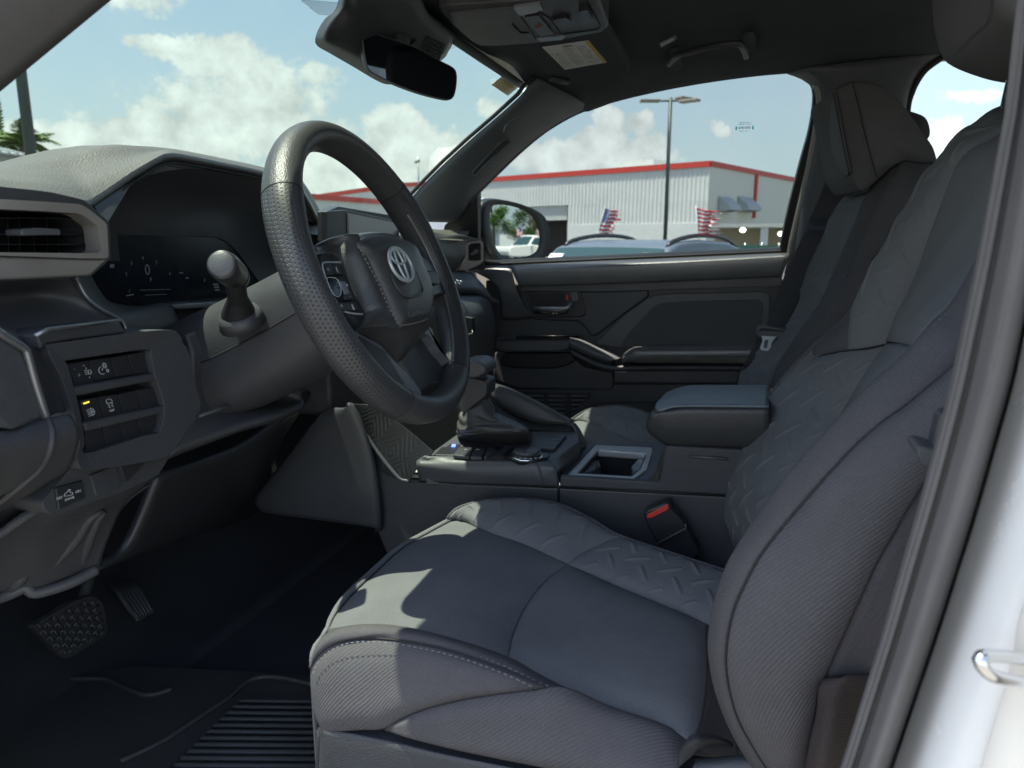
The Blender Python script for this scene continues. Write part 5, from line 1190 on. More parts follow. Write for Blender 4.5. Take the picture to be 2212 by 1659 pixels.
# far passenger side of the dash
def F_(x, y, Y=1.84): return PY(fF(x, y), Y)
raw('far_dash_pad', [cr([F_(-260, -30, 1.5), F_(-100, 10, 1.62), F_(0, 28, 1.72), F_(100, 36, 1.78), F_(222, 66, 1.86)], 20), cr([F_(-260, 40, 1.46), F_(-100, 60, 1.6), F_(0, 75, 1.70), F_(60, 80, 1.76), F_(130, 78, 1.80)], 20), cr([F_(-260, 130, 1.46), F_(-100, 150, 1.6), F_(0, 160, 1.69), F_(60, 160, 1.75), F_(120, 165, 1.79)], 20), cr([F_(-260, 200, 1.50), F_(-100, 230, 1.63), F_(0, 240, 1.72), F_(60, 245, 1.77), F_(75, 245, 1.79)], 20)], M['pad'], dash, 16, .01)
fv = bpy.data.objects.new('air_vent', None); C.objects.link(fv); fv.parent = dash; fv.location = F_(180, 150) - wloc(dash)
def V_(x, y, o_=0): return PP(fF(x, y), Vector(F_(180, 150, 1.84)) + Vector((o_, -o_, 0)), (.6, -.8, 0))
oo = [V_(*q) for q in [(132, 76), (212, 68), (226, 84), (229, 185), (205, 210), (130, 243), (70, 243), (116, 190)]]; ii = [V_(*q) for q in [(155, 88), (205, 84), (212, 92), (213, 180), (200, 186), (150, 186), (140, 184), (140, 100)]]
ring('vent_frame', oo, ii, (-.012, .016, 0), M['silver'], fv, .001)
flat('vent_back', [V_(*q, -.02) for q in [(120, 60), (235, 60), (235, 240), (110, 240)]], (-.01, .02, 0), M['black'], fv)
flat('vent_vane', [V_(*q, .0) for q in [(145, 150), (180, 118), (200, 122), (205, 140), (165, 160)]], (-.01, .016, 0), M['plastic_l'], fv, .002)
raw('far_lower_dash', [cr([F_(-200, 240, 1.6), F_(0, 250, 1.70), F_(80, 250, 1.76), F_(160, 262, 1.82), F_(230, 330, 1.88)], 20), cr([F_(-200, 360, 1.5), F_(0, 340, 1.62), F_(80, 345, 1.70), F_(200, 360, 1.78), F_(290, 420, 1.88)], 20),
                       cr([F_(-200, 400, 1.56), F_(0, 392, 1.68), F_(80, 396, 1.75), F_(190, 396, 1.82), F_(310, 440, 1.90)], 20), cr([F_(-200, 410, 1.5), F_(0, 405, 1.60), F_(100, 400, 1.70), F_(215, 396, 1.80), F_(280, 430, 1.88)], 20),
                       cr([F_(-200, 580, 1.46), F_(0, 560, 1.56), F_(120, 560, 1.66), F_(230, 540, 1.76), F_(300, 530, 1.88)], 20),
                       cr([F_(-200, 760, 1.6), F_(0, 760, 1.66), F_(120, 750, 1.72), F_(220, 720, 1.80), F_(300, 620, 1.90)], 20), cr([F_(-200, 980, 1.7), F_(0, 960, 1.74), F_(120, 950, 1.78), F_(220, 900, 1.84), F_(290, 760, 1.92)], 20)], M['plastic_l'], dash, 40, .01)
kn = MB()
for i, (x, y) in enumerate(((55, 318), (75, 312), (95, 316), (66, 326), (88, 328))): kn.tube([F_(x, y, 1.68), F_(x, y - 6, 1.68) + Vector((0, 0, .003))], .004, 8)
kn.build('climate_buttons', M['chrome'], dash, smooth=True)
flat('tray_slot', [F_(*q, 1.655) for q in [(118, 510), (160, 520), (166, 612), (128, 618)]], (0, .02, 0), M['black'], dash, .002); tube('tray_lip', [F_(128, 618, 1.652), F_(166, 608, 1.652), F_(160, 590, 1.655)], .002, M['satin'], dash, 6)
flat('centre_stack', [PX(q, -.66) for q in [(700, 640), (1000, 600), (1040, 700), (1040, 800), (1000, 860), (880, 900), (720, 900)]], (-.10, 0, 0), M['plastic'], dash, .01)
# ------------------------------------------------------------------ steering wheel, in its own frame
W0 = Vector((-.4205, .8383, 1.6031)); WN = Vector((math.cos(.4016) * math.cos(.0213), math.sin(.0213), math.sin(.4016) * math.cos(.0213))).normalized(); WU = Vector((-math.sin(.4016), 0, math.cos(.4016))); WU = (WU - WN * WU.dot(WN)).normalized(); WR = WU.cross(WN)
def Wl(p, w=0): v = PP(p, W0 + WN * w, WN) - W0; return (v.dot(WR), v.dot(WU))
def Wg(a, b, w=0): return W0 + WR * a + WU * b + WN * w
def Sw(x, y, w=0): return PP(fS(x, y), W0 + WN * w, WN)
sw = thing('steering_wheel', 'black leather steering wheel with perforated side grips and round emblem on the hub', 'steering wheel', tuple(W0))
col = thing('steering_column', 'dark plastic steering column cover behind the steering wheel', 'steering column', tuple(W0 - WN * .12))
NR = 220; RR = .1794
def rimc(th):      # th from the top, clockwise seen by the driver (towards +Y); the foot of the wheel is a little flattened
    r = RR * (1 - .012 * max(0, -math.cos(th)) ** 6); return Wg(r * math.sin(th), r * math.cos(th))
def rimseg(name, t0, t1, m, n=70, fat=1.0):
    pts = [rimc(R(t0 + (t1 - t0) * i / n)) for i in range(n + 1)]; K = 28; vs = []; uvs = []; L = 0
    for i, p in enumerate(pts):
        th = R(t0 + (t1 - t0) * i / n); rd = (p - W0).normalized()
        d = t0 + (t1 - t0) * i / n; bump = sum(math.exp(-((((d - c_ + 180) % 360) - 180) / 14) ** 2) for c_ in (-62, 62)) * .0018
        a_, b_ = (.0170 + bump) * fat, (.0218 + bump * .7) * fat
        if i: L += (p - pts[i - 1]).length
        for j in range(K + 1):
            ph = 2 * math.pi * j / K; vs.append(p + rd * math.cos(ph) * a_ + WN * math.sin(ph) * b_); uvs.append((L, j * .118 / K))
    fs = [(i * (K + 1) + j, i * (K + 1) + j + 1, (i + 1) * (K + 1) + j + 1, (i + 1) * (K + 1) + j) for i in range(n) for j in range(K)]
    o = link(name, vs, fs, m, sw, uvs=uvs); bm = bmesh.new(); bm.from_mesh(o.data); bmesh.ops.recalc_face_normals(bm, faces=bm.faces); bm.to_mesh(o.data); bm.free(); return o
segs = [('rim_leather', -58, 48, 'leather'), ('perforated_grip', 48.6, 147, 'perf'), ('rim_leather', 147.6, 211.4, 'leather'), ('perforated_grip', 212, 301.4, 'perf')]
for nm, a, b, m_ in segs: rimseg(nm, a, b, M[m_], int((b - a) * .9))
for a in (48.3, 147.3, 211.7, 301.7):
    p = rimc(R(a)); rd = (p - W0).normalized(); bump = sum(math.exp(-((((a - c_ + 180) % 360) - 180) / 14) ** 2) for c_ in (-62, 62)) * .0018
    tube('rim_seam', [p + rd * math.cos(2 * math.pi * k / 32) * (.0168 + bump) + WN * math.sin(2 * math.pi * k / 32) * (.0216 + bump * .7) for k in range(32)], .0007, M['black'], sw, 6, closed=True)
# inner stitch line of the grips
for a0, a1 in ((49, 146), (213, 301)):
    pts = [rimc(R(a0 + (a1 - a0) * k / 60)) for k in range(61)]; pts = [p - (p - W0).normalized() * .0125 + WN * .0165 for p in pts]
    stitches('grip_stitching', pts, M['leather'], sw, .0045, .0034, .0006, .0004)
# hub: side wings and airbag cover (traced on planes parallel to the wheel)
def dome(name, outline, w0, h, m, n=96, lay=10, edge=.35, parent=None):
    """domed pad on the wheel plane: outline lies at height w0, rises by h"""
    O_ = cr([Sw(x, y, w0) for x, y in outline], n, True)[:-1] if len(outline[0]) == 2 else outline
    c_ = sum(O_, Vector()) / n; vs = []; 
    for l in range(lay + 1):
        s = 1 - l / lay; z = h * (1 - s ** (1 / edge)) ** edge if s < 1 else 0
        for p in O_: vs.append(c_ + (p - c_) * (s * .999 + .001) + WN * z)
    fs = [(a * n + i, a * n + (i + 1) % n, (a + 1) * n + (i + 1) % n, (a + 1) * n + i) for a in range(lay) for i in range(n)]
    back = len(vs); vs += [p - WN * .03 for p in O_]; fs += [(back + i, back + (i + 1) % n, (i + 1) % n, i) for i in range(n)]
    o = link(name, vs, fs, m, parent or sw); bm = bmesh.new(); bm.from_mesh(o.data); bmesh.ops.recalc_face_normals(bm, faces=bm.faces); bm.to_mesh(o.data); bm.free(); return o
hub_o = [(360, 670), (420, 638), (500, 618), (600, 600), (690, 600), (790, 622), (850, 650), (880, 690), (905, 750), (945, 850), (960, 930), (955, 1000), (935, 1080), (880, 1130), (800, 1235), (750, 1180), (700, 1130), (585, 1080), (610, 1040), (625, 990), (560, 900), (520, 800), (490, 720), (420, 690)]
hb_ = [(590, 640), (650, 612), (720, 608), (790, 622), (850, 648), (885, 700), (905, 755), (945, 850), (958, 930), (952, 1000), (935, 1045), (870, 1068), (800, 1078), (775, 1030), (730, 930), (680, 820), (640, 740), (600, 680)]
hA = cr([Sw(x, y, w) for x, y, w in [(430, 632, .0), (470, 655, .004), (500, 720, .008), (540, 800, .010), (585, 890, .012), (620, 970, .014), (630, 1005, .014), (588, 1078, .010)]], 60)
hB = cr([Sw(x, y, w) for x, y, w in [(590, 602, .026), (602, 640, .029), (625, 700, .030), (660, 780, .030), (700, 860, .030), (742, 960, .030), (780, 1040, .029), (800, 1085, .028)]], 60)
hM = [a.lerp(b, .35) + WN * .009 for a, b in zip(hA, hB)]; hM2 = [a.lerp(b, .8) + WN * .004 for a, b in zip(hA, hB)]
raw('hub_wing', [[p - WN * .03 for p in hA], hA, hM, hM2, hB], M['leather'], sw, 20)
lA = cr([Sw(x, y, w) for x, y, w in [(586, 1078, .010), (690, 1125, .006), (745, 1180, .002), (800, 1238, -.002), (880, 1135, .002), (930, 1085, .006), (962, 1000, .010)]], 60)
lB = cr([Sw(x, y, w) for x, y, w in [(700, 1010, .032), (770, 1040, .032), (800, 1066, .030), (850, 1060, .030), (900, 1050, .030), (935, 1035, .030), (950, 960, .030)]], 60)
raw('hub_skirt', [[p - WN * .02 for p in lA], lA, [a.lerp(b, .45) + WN * .006 for a, b in zip(lA, lB)], lB], M['leather'], sw, 20)
tA = cr([Sw(x, y, w) for x, y, w in [(352, 672, -.022), (400, 640, -.018), (480, 612, -.012), (580, 596, -.004), (690, 592, .004), (790, 612, .012)]], 40)
tB = cr([Sw(x, y, w) for x, y, w in [(385, 692, -.004), (430, 680, .0), (500, 650, .010), (590, 625, .024), (690, 612, .030), (790, 628, .030)]], 40)
raw('hub_crown', [tA, [a.lerp(b, .5) + WN * .004 for a, b in zip(tA, tB)], tB], M['leather'], sw, 12)
dome('airbag_cover', hb_, .029, .014, M['leather'], 120, 10, .45)
stitches('hub_stitching', cr([Sw(x, y, .040) for x, y in [(585, 650), (610, 700), (650, 775), (690, 850), (735, 955), (790, 1060)]], 50), M['thread'], sw, .005, .0038, .0010, .0014)
stitches('hub_stitching', cr([Sw(x, y, .040) for x, y in [(795, 1062), (870, 1050), (940, 1028)]], 30), M['thread'], sw, .004, .003, .0008, .0014)
# raised v-shaped crease on the cover
tube('cover_crease', cr([Sw(x, y, .0425) for x, y in [(752, 800), (770, 850), (810, 905), (850, 918), (895, 905), (912, 880), (880, 790)]], 30), [.0008 + .0010 * math.sin(math.pi * k / 30) for k in range(31)], M['leather'], sw, 8)
# emblem: three rings
ec = Sw(803, 755, .0455); et = Sw(803, 688, .0455); eb = Sw(803, 822, .0455); er = Sw(857, 778, .0455)
sv_ = (et - eb).length / 2; su_ = sv_ * 1.34
def ell(cu_, cv_, a, b, m=56): return [ec + WR * (cu_ + a * math.cos(2 * math.pi * k / m)) + WU * (cv_ + b * math.sin(2 * math.pi * k / m)) for k in range(m)]
em = bpy.data.objects.new('emblem', None); C.objects.link(em); em.parent = sw; em.location = ec - W0
mk_r = lambda nm, c1_, c2_, a, b, w_: tube(nm, ell(c1_, c2_, a, b), w_ * 1.3, M['tongue'], em, 8, closed=True, up=WN)
mk_r('outer_ring', 0, 0, su_ * .94, sv_ * .94, .0016); mk_r('upper_ring', 0, sv_ * .45, su_ * .62, sv_ * .42, .0013); mk_r('inner_ring', 0, sv_ * .0, su_ * .27, sv_ * .90, .0013)
ax_ = WR; text('cover_lettering', 'SRS AIRBAG', Sw(880, 1000, .0455), WR, WU, .0085, M['leather'], sw, .0005)
# side button pods
def pod(poly, w0, m, nm, d=.012, bv=.002, parent=sw, r=.003): return flat(nm, rpoly([Sw(x, y, w0) for x, y in poly], r), -WN * d, m, parent, bv)
def button_set(nm):
    e = bpy.data.objects.new(nm, None); C.objects.link(e); e.parent = sw; return e
lb_ = button_set('button_pod')
pod([(385, 690), (480, 690), (520, 780), (570, 900), (625, 985), (630, 1040), (600, 1075), (520, 1000), (460, 945), (420, 850), (390, 770)], .012, M['plastic_s'], 'pod_shell', .02, .004, lb_, .008)
tube('pod_trim', cr([Sw(x, y, .0135) for x, y in [(500, 745), (420, 745), (408, 760), (420, 810), (445, 880), (470, 930), (510, 985), (560, 1000), (610, 1005)]], 40), .0012, M['tongue'], lb_, 6)
pod([(418, 752), (455, 752), (468, 805), (432, 808)], .0165, M['plastic_s'], 'phone_button', .006, .001, lb_, .001); pod([(460, 752), (497, 750), (512, 802), (474, 804)], .0165, M['plastic_s'], 'return_button', .006, .001, lb_, .001)
pod([(428, 820), (480, 822), (505, 870), (500, 915), (470, 918), (445, 880)], .018, M['gloss'], 'direction_pad', .008, .002, lb_, .006); pod([(492, 818), (520, 820), (570, 930), (525, 932), (510, 880)], .0175, M['plastic_s'], 'rocker_switch', .007, .002, lb_, .002)
pod([(500, 838), (522, 840), (545, 900), (522, 905)], .020, M['satin'], 'rocker_insert', .002, .0005, lb_, .001)
pod([(478, 945), (520, 945), (540, 985), (500, 985)], .0165, M['plastic_s'], 'mode_button', .006, .001, lb_, .001); pod([(525, 945), (572, 945), (592, 985), (546, 985)], .0165, M['plastic_s'], 'mode_button', .006, .001, lb_, .001)
for s_, x_, y_ in (('<', 437, 780), ('(', 480, 778), ('+', 533, 860), ('-', 545, 912), ('=', 505, 965), ('||', 560, 966)): text('switch_icon', s_, Sw(x_, y_, .0195), WR, WU, .007, M['icon'], lb_)
tube('pad_outline', cr([Sw(x, y, .0185) for x, y in [(432, 824), (478, 826), (500, 870), (496, 910), (472, 912), (448, 878)]], 40, True)[:-1], .0006, M['tongue'], lb_, 6, closed=True)
tube('rim_inner_trim', [rimc(R(212 + 88 * k / 50)) - (rimc(R(212 + 88 * k / 50)) - W0).normalized() * .0175 + WN * .008 for k in range(51)], .0016, M['satin'], sw, 6)
tube('rim_inner_trim', [rimc(R(60 + 86 * k / 50)) - (rimc(R(60 + 86 * k / 50)) - W0).normalized() * .0175 + WN * .008 for k in range(51)], .0016, M['satin'], sw, 6)
rb_ = button_set('button_pod')
pod([(890, 700), (935, 725), (975, 780), (1010, 850), (1035, 905), (1000, 905), (960, 920), (935, 850), (905, 760)], .010, M['plastic_s'], 'pod_shell', .02, .004, rb_, .006)
pod([(905, 745), (938, 752), (955, 790), (925, 785)], .0145, M['plastic_s'], 'phone_button', .006, .001, rb_, .001); pod([(935, 790), (975, 790), (1002, 835), (995, 852), (950, 848)], .0155, M['plastic_l'], 'rocker_switch', .008, .002, rb_, .002)
# lower spoke: trims left and right with the open middle
pod([(515, 1010), (545, 1050), (585, 1100), (700, 1160), (760, 1230), (830, 1300), (905, 1395), (900, 1415), (840, 1430), (790, 1380), (720, 1310), (620, 1180)], .004, M['spoke'], 'spoke_trim', .016, .004)
pod([(590, 1110), (640, 1140), (720, 1190), (745, 1230), (825, 1360), (750, 1345), (680, 1265)], .0065, M['plastic'], 'spoke_inlay', .01, .002)
pod([(750, 1352), (790, 1345), (822, 1360), (820, 1378), (795, 1385), (765, 1368)], .010, M['silver'], 'spoke_badge', .004, .001, sw, .002)
pod([(905, 1095), (945, 1110), (1060, 1260), (1135, 1300), (1140, 1270), (1125, 1150), (1095, 1040), (1050, 910), (1030, 915), (1085, 1080), (1110, 1180), (1105, 1240), (1060, 1250), (1000, 1190), (975, 1150), (960, 1080), (930, 1050)], .002, M['spoke'], 'spoke_trim', .014, .003)
pod([(800, 1235), (905, 1100), (1060, 1265), (1105, 1312), (1010, 1330), (960, 1350), (905, 1385), (850, 1310)], -.012, M['plastic'], 'lower_spoke', .02, .004)
# column: rounded body that widens towards the dash
def colring(s, wd, ht, cz, n=40):
    c_ = W0 - WN * s + WU * cz; return [c_ + WR * wd * math.copysign(abs(math.cos(2 * math.pi * k / n)) ** .75, math.cos(2 * math.pi * k / n)) + WU * ht * math.copysign(abs(math.sin(2 * math.pi * k / n)) ** .75, math.sin(2 * math.pi * k / n)) for k in range(n)]
rr = [colring(*a) for a in ((.03, .045, .04, 0), (.045, .064, .058, -.005), (.06, .072, .066, -.01), (.10, .074, .070, -.014), (.15, .073, .072, -.018), (.22, .072, .074, -.02), (.32, .072, .076, -.02))]
vs = [v for r in rr for v in r]; n = 40; fs = [(a * n + i, a * n + (i + 1) % n, (a + 1) * n + (i + 1) % n, (a + 1) * n + i) for a in range(len(rr) - 1) for i in range(n)] + [tuple(range(n))]
o = link('column_cover', vs, fs, M['plastic'], col); bm = bmesh.new(); bm.from_mesh(o.data); bmesh.ops.recalc_face_normals(bm, faces=bm.faces); bm.to_mesh(o.data); bm.free()
ss_ = o.modifiers.new('sub', 'SUBSURF'); ss_.levels = 2; ss_.render_levels = 2
tube('shell_joint', [p + (p - (W0 - WN * .1)).normalized() * .0005 for p in cr([rr[k][20] + WU * .004 for k in range(1, 7)], 30)], .0012, M['black'], col, 6)
# turn signal lever
lv = thing('signal_lever', 'thick grey tipped turn signal lever left of the steering wheel', 'lever', tuple(PY((515, 680), .74)))
fT = mk(350, 950, .5118)
b0 = PY(fA(1895, 1490), .745); b1 = PY(fT(1150, 480), .73); b2 = PY(fT(1140, 400), .715); b3 = PY(fT(1122, 310), .70); b4 = PY(fT(1100, 255), .695)
pts = cr([b0, b1, b2, b3, b4], 24); rad = [.0205 - .0095 * min(1, k / 11) for k in range(25)]
tube('lever_body', pts, rad, M['black'], lv, 28); dr_ = (pts[-1] - pts[-3]).normalized()
k0 = PY(fT(1150, 285), .715); k1 = PY(fT(1020, 178), .655); kd = (k1 - k0).normalized(); kl = (k1 - k0).length
tube('lever_knob', [k0 - kd * .004, k0, k0 + kd * kl * .25, k0 + kd * kl * .26, k0 + kd * kl * .30, k0 + kd * kl * .31, k0 + kd * kl * .8, k0 + kd * kl * .95, k1], [.008, .0125, .0155, .0148, .0148, .0158, .0165, .0158, .0148], M['plastic_s'], lv, 32)
tube('lever_cap', [k1 - kd * .003, k1 + kd * .001, k1 + kd * .0025], [.0142, .0136, .0118], M['plastic_l'], lv, 32)
tube('lever_collar', [b0 - dr_ * .012, b0 + dr_ * .004], [.028, .0235], M['plastic'], lv, 28)
# ------------------------------------------------------------------ passenger door
pd = thing('passenger_door', 'dark inner panel of the far passenger door with armrest, release handle and window', 'car door', tuple(PY(fF(1100, 500), 1.95)))
def dline(pts, n=96): return cr([DP(*p) for p in pts], n, True)[:-1]
win = [(1031, 425), (1031, 421), (1072, 380), (1127, 328), (1183, 284), (1254, 245), (1332, 220), (1425, 198), (1518, 181), (1611, 168), (1690, 160), (1715, 160), (1735, 167), (1748, 180), (1756, 202), (1754, 240), (1745, 290), (1726, 358), (1700, 462), (1684, 538), (1683, 541), (1417, 553), (1165, 564), (1040, 569), (1031, 560), (1031, 490)]
P_ = [DP(*p) for p in win]; Wn = rpoly(P_, .004, 2)
def off_loop(L_, d):
    k = len(L_); c_ = sum(L_, Vector()) / k; out = []
    for i in range(k):
        t_ = (L_[(i + 1) % k] - L_[i - 1]).normalized(); nrm_ = t_.cross(Vector((0, 1, .27)).normalized()); 
        if nrm_.dot(L_[i] - c_) < 0: nrm_ = -nrm_
        out.append(L_[i] + nrm_ * d)
    return out
Lw = cr(P_, 160, True)[:-1]; Lo = off_loop(Lw, .030)
ring('window_frame', [p + Vector((0, .0, 0)) for p in Lo], Lw, (0, .035, .009), M['frit'], pd, .003)
gl2 = off_loop(Lw, .012); flat('window_glass', [p + Vector((0, .018, .004)) for p in gl2], (0, .004, 0), M['wd'], pd)
# rubber run channel on the rear upright, paler strip beside it
stp = [(1762, 180), (1771, 195), (1772, 225), (1765, 280), (1745, 380), (1722, 480), (1708, 545), (1700, 620)]
tube('door_frame_strip', cr([DP(*p, -.012) for p in stp], 40), .009, M['silver'], pd, 10)
tube('door_frame_strip', cr([DP(x + 9, y + 2, -.008) for x, y in stp], 40), .005, M['plastic_l'], pd, 10)
# mirror sail
flat('mirror_sail', [DP(*p, -.006) for p in [(1031, 421), (960, 486), (940, 560), (1042, 570), (1033, 560)]], (0, .02, 0), M['frit'], pd, .003)
# window film sticker, reads from outside (mirrored here)
fs_ = thing('window_sticker', 'tiny clear film sticker with mirrored blue and black lettering on the side window', 'sticker', tuple(DP(1608, 275, .014)))
def stext(s, px, py, sz, m): return text('sticker_lettering', s, DP(px, py, .0155), (-1, 0, 0), (0, -.26, .965), sz, m, fs_, .0001)
M['teal'] = mat('teal_print', (.05, .35, .45), .6)
sq_ = lambda x0, y0, x1, y1: [DP(x0, y0, .0155), DP(x1, y0 - 1.6, .0155), DP(x1, y1 - 1.6, .0155), DP(x0, y1, .0155)]
def smark(Q, v0, u0, u1, h, m, sd, g=.85):
    k = MB(); inkline(k, Q, v0, u0, u1, h, Vector((0, -.0003, 0)), g, sd); k.build('sticker_print', m, fs_)
fp_ = glass('film_print', (.42, .46, .45), .2); ft_ = glass('film_print_blue', (.22, .62, .72), .2)
SQ = sq_(1586, 262, 1630, 290)
smark(SQ, .08, .25, .82, .07, fp_, 4); smark(SQ, .22, .18, .86, .07, fp_, 9); smark(SQ, .42, .2, .8, .2, fp_, 12, .97); smark(SQ, .74, .25, .75, .07, fp_, 15)
for u0, u1 in ((.06, .14), (.88, .96)): flat('sticker_bracket', [quadpt(SQ, u0, .40), quadpt(SQ, u1, .40), quadpt(SQ, u1, .68), quadpt(SQ, u0, .68)], (0, .0003, 0), ft_, fs_)
YD = 1.97
def d_(x, y, Y=YD): return PY(fF(x, y), Y)
def dp_(name, pts, Y, th, m, bv=.004, r=.004, parent=None, seg=3): return flat(name, rpoly([d_(x, y, Y) for x, y in pts], r), (0, th, 0), m, parent or pd, bv, seg)
# base panel
dp_('door_panel', [(240, 300), (430, 330), (1960, 280), (1975, 400), (1900, 700), (1880, 1100), (1500, 1300), (240, 1300)], 1.975, .03, M['plastic'])
# belt rail: rounded top that catches the light
def rows_at(pts_list): return [cr([d_(x, y, Y) for x, y, Y in row], 60) for row in pts_list]
raw('belt_rail', rows_at([[(385, 212, 1.99), (900, 186, 1.99), (1500, 160, 1.99), (2000, 136, 1.99)], [(386, 214, 1.965), (900, 189, 1.965), (1500, 163, 1.965), (2003, 139, 1.965)], [(388, 232, 1.94), (900, 205, 1.94), (1500, 178, 1.94), (2003, 150, 1.94)],
                          [(400, 265, 1.932), (900, 235, 1.932), (1500, 208, 1.932), (1995, 180, 1.932)], [(430, 330, 1.94), (900, 315, 1.94), (1500, 292, 1.94), (1962, 270, 1.94)], [(430, 338, 1.965), (900, 322, 1.965), (1500, 300, 1.965), (1960, 278, 1.965)]]), M['soft'], pd, 40, .004)
flat('belt_rail_end', [d_(*q) for q in [(2000, 136, 1.985), (2010, 150, 1.955), (1965, 285, 1.955), (1960, 270, 1.985)]], (0, .03, 0), M['plastic'], pd, .003)
dp_('belt_band', [(432, 338), (900, 322), (1500, 300), (1960, 277), (1955, 330), (1500, 345), (900, 365), (450, 362)], 1.962, .02, M['plastic_l'], .005)
tube('window_wiper_strip', [d_(220, 203, 1.985), d_(386, 205, 1.985), d_(1200, 168, 1.985), d_(2000, 130, 1.985)], .0022, M['satin'], pd, 8)
# front end of the belt line and the tall strip by the dash
raw('door_front_cap', [cr([d_(150, 225, 1.97), d_(250, 215, 1.97), d_(388, 213, 1.97)], 12), cr([d_(200, 260, 1.93), d_(285, 240, 1.93), d_(386, 230, 1.93)], 12), cr([d_(300, 330, 1.92), d_(340, 330, 1.92), d_(412, 335, 1.925)], 12),
                       cr([d_(330, 420, 1.93), d_(370, 430, 1.93), d_(452, 440, 1.935)], 12), cr([d_(330, 520, 1.95), d_(400, 530, 1.95), d_(520, 515, 1.965)], 12)], M['plastic_l'], pd, 16, .006)
# inner panel: raised insert with a broad chamfered border
ins = [(868, 672), (1040, 510), (1190, 398), (1240, 384), (1400, 378), (1890, 366), (1885, 520), (1860, 700), (1100, 700)]
dp_('insert_border', ins, 1.958, .02, M['plastic_l'], .007, .02)
dp_('insert_panel', [(1010, 690), (1085, 590), (1215, 455), (1260, 434), (1400, 424), (1850, 412), (1845, 560), (1825, 690)], 1.954, .02, M['grainpl'], .006, .02)
dp_('upper_panel', [(450, 362), (900, 366), (1180, 352), (1190, 392), (1030, 508), (860, 640), (790, 540), (500, 530), (430, 440)], 1.966, .02, M['plastic'], .006, .02)
# release handle recess, lever, lock
dp_('handle_recess', [(458, 366), (792, 360), (806, 420), (822, 495), (800, 514), (545, 518), (515, 500), (480, 430)], 1.962, .02, M['plastic_s'], .005, .008)
dp_('handle_pocket', [(480, 380), (700, 372), (705, 440), (600, 458), (545, 458), (505, 430)], 1.9615, .02, M['black'], .004, .008)
hl2 = bpy.data.objects.new('door_handle', None); C.objects.link(hl2); hl2.parent = pd; hl2.location = d_(640, 460, 1.94) - wloc(pd)
tube('handle_lever', cr([d_(520, 462, 1.955), d_(560, 464, 1.942), d_(640, 464, 1.938), d_(705, 462, 1.94), d_(730, 445, 1.945), d_(740, 425, 1.955)], 30), [.003] + [.0062] * 29 + [.004], M['satin'], hl2, 10)
tube('handle_lever_back', cr([d_(520, 476, 1.96), d_(560, 480, 1.947), d_(640, 480, 1.942), d_(712, 478, 1.944)], 20), .008, M['plastic_s'], hl2, 10)
dp_('lock_knob', [(728, 368), (775, 366), (784, 420), (738, 428)], 1.948, .02, M['plastic_l'], .004, .004); dp_('lock_mark', [(705, 384), (716, 383), (717, 412), (706, 414)], 1.958, .003, M['red'], .0005, .001)
# lower left ledge, pull cup, inclined grip, armrest, pockets
dp_('ledge_trim', [(300, 636), (520, 630), (722, 628), (735, 650), (730, 700), (660, 720), (330, 718), (290, 700)], 1.94, .04, M['plastic_l'], .008, .01)
tube('ledge_bead', cr([d_(320, 648, 1.938), d_(500, 640, 1.936), d_(722, 640, 1.936)], 20), .0035, M['plastic_s'], pd, 8)  # satin black bead along the upper edge of the ledge
dp_('switch_plate', [(410, 628), (500, 622), (780, 622), (795, 640), (740, 634), (500, 640), (415, 640)], 1.930, .03, M['gloss'], .002, .003)
dp_('door_pocket_wall', [(290, 716), (660, 720), (770, 760), (800, 800), (980, 830), (985, 900), (970, 940), (420, 930), (280, 880)], 1.958, .02, M['plastic'], .006, .01)
dp_('pull_cup', [(335, 722), (740, 722), (775, 750), (740, 785), (650, 815), (400, 815), (320, 790)], 1.952, .02, M['black'], .006, .02)
raw('grip', rows_at([[(724, 640, 1.955), (800, 664, 1.955), (900, 706, 1.955), (1028, 744, 1.955)], [(728, 632, 1.93), (810, 648, 1.93), (905, 690, 1.93), (1030, 738, 1.93)], [(728, 640, 1.915), (800, 662, 1.915), (900, 705, 1.915), (1028, 752, 1.92)],
                     [(728, 664, 1.905), (800, 694, 1.905), (880, 730, 1.905), (970, 770, 1.91)], [(726, 690, 1.915), (790, 720, 1.915), (870, 756, 1.915), (965, 790, 1.925)], [(728, 700, 1.95), (790, 732, 1.95), (870, 768, 1.95), (965, 800, 1.95)]]), M['silver'] if False else M['plastic_l'], pd, 24, .004)
raw('lower_grip_rail', rows_at([[(735, 695, 1.925), (850, 748, 1.925), (970, 786, 1.925), (1120, 786, 1.925), (1400, 784, 1.925), (1790, 786, 1.925)], [(735, 708, 1.912), (850, 765, 1.912), (965, 800, 1.912), (1120, 802, 1.912), (1400, 800, 1.912), (1780, 802, 1.912)],
                                [(735, 735, 1.915), (850, 790, 1.915), (960, 826, 1.915), (1120, 824, 1.915), (1400, 822, 1.915), (1760, 824, 1.915)], [(740, 745, 1.95), (850, 800, 1.95), (960, 832, 1.95), (1120, 830, 1.95), (1400, 828, 1.95), (1750, 830, 1.95)]]), M['plastic'], pd, 16, .004)
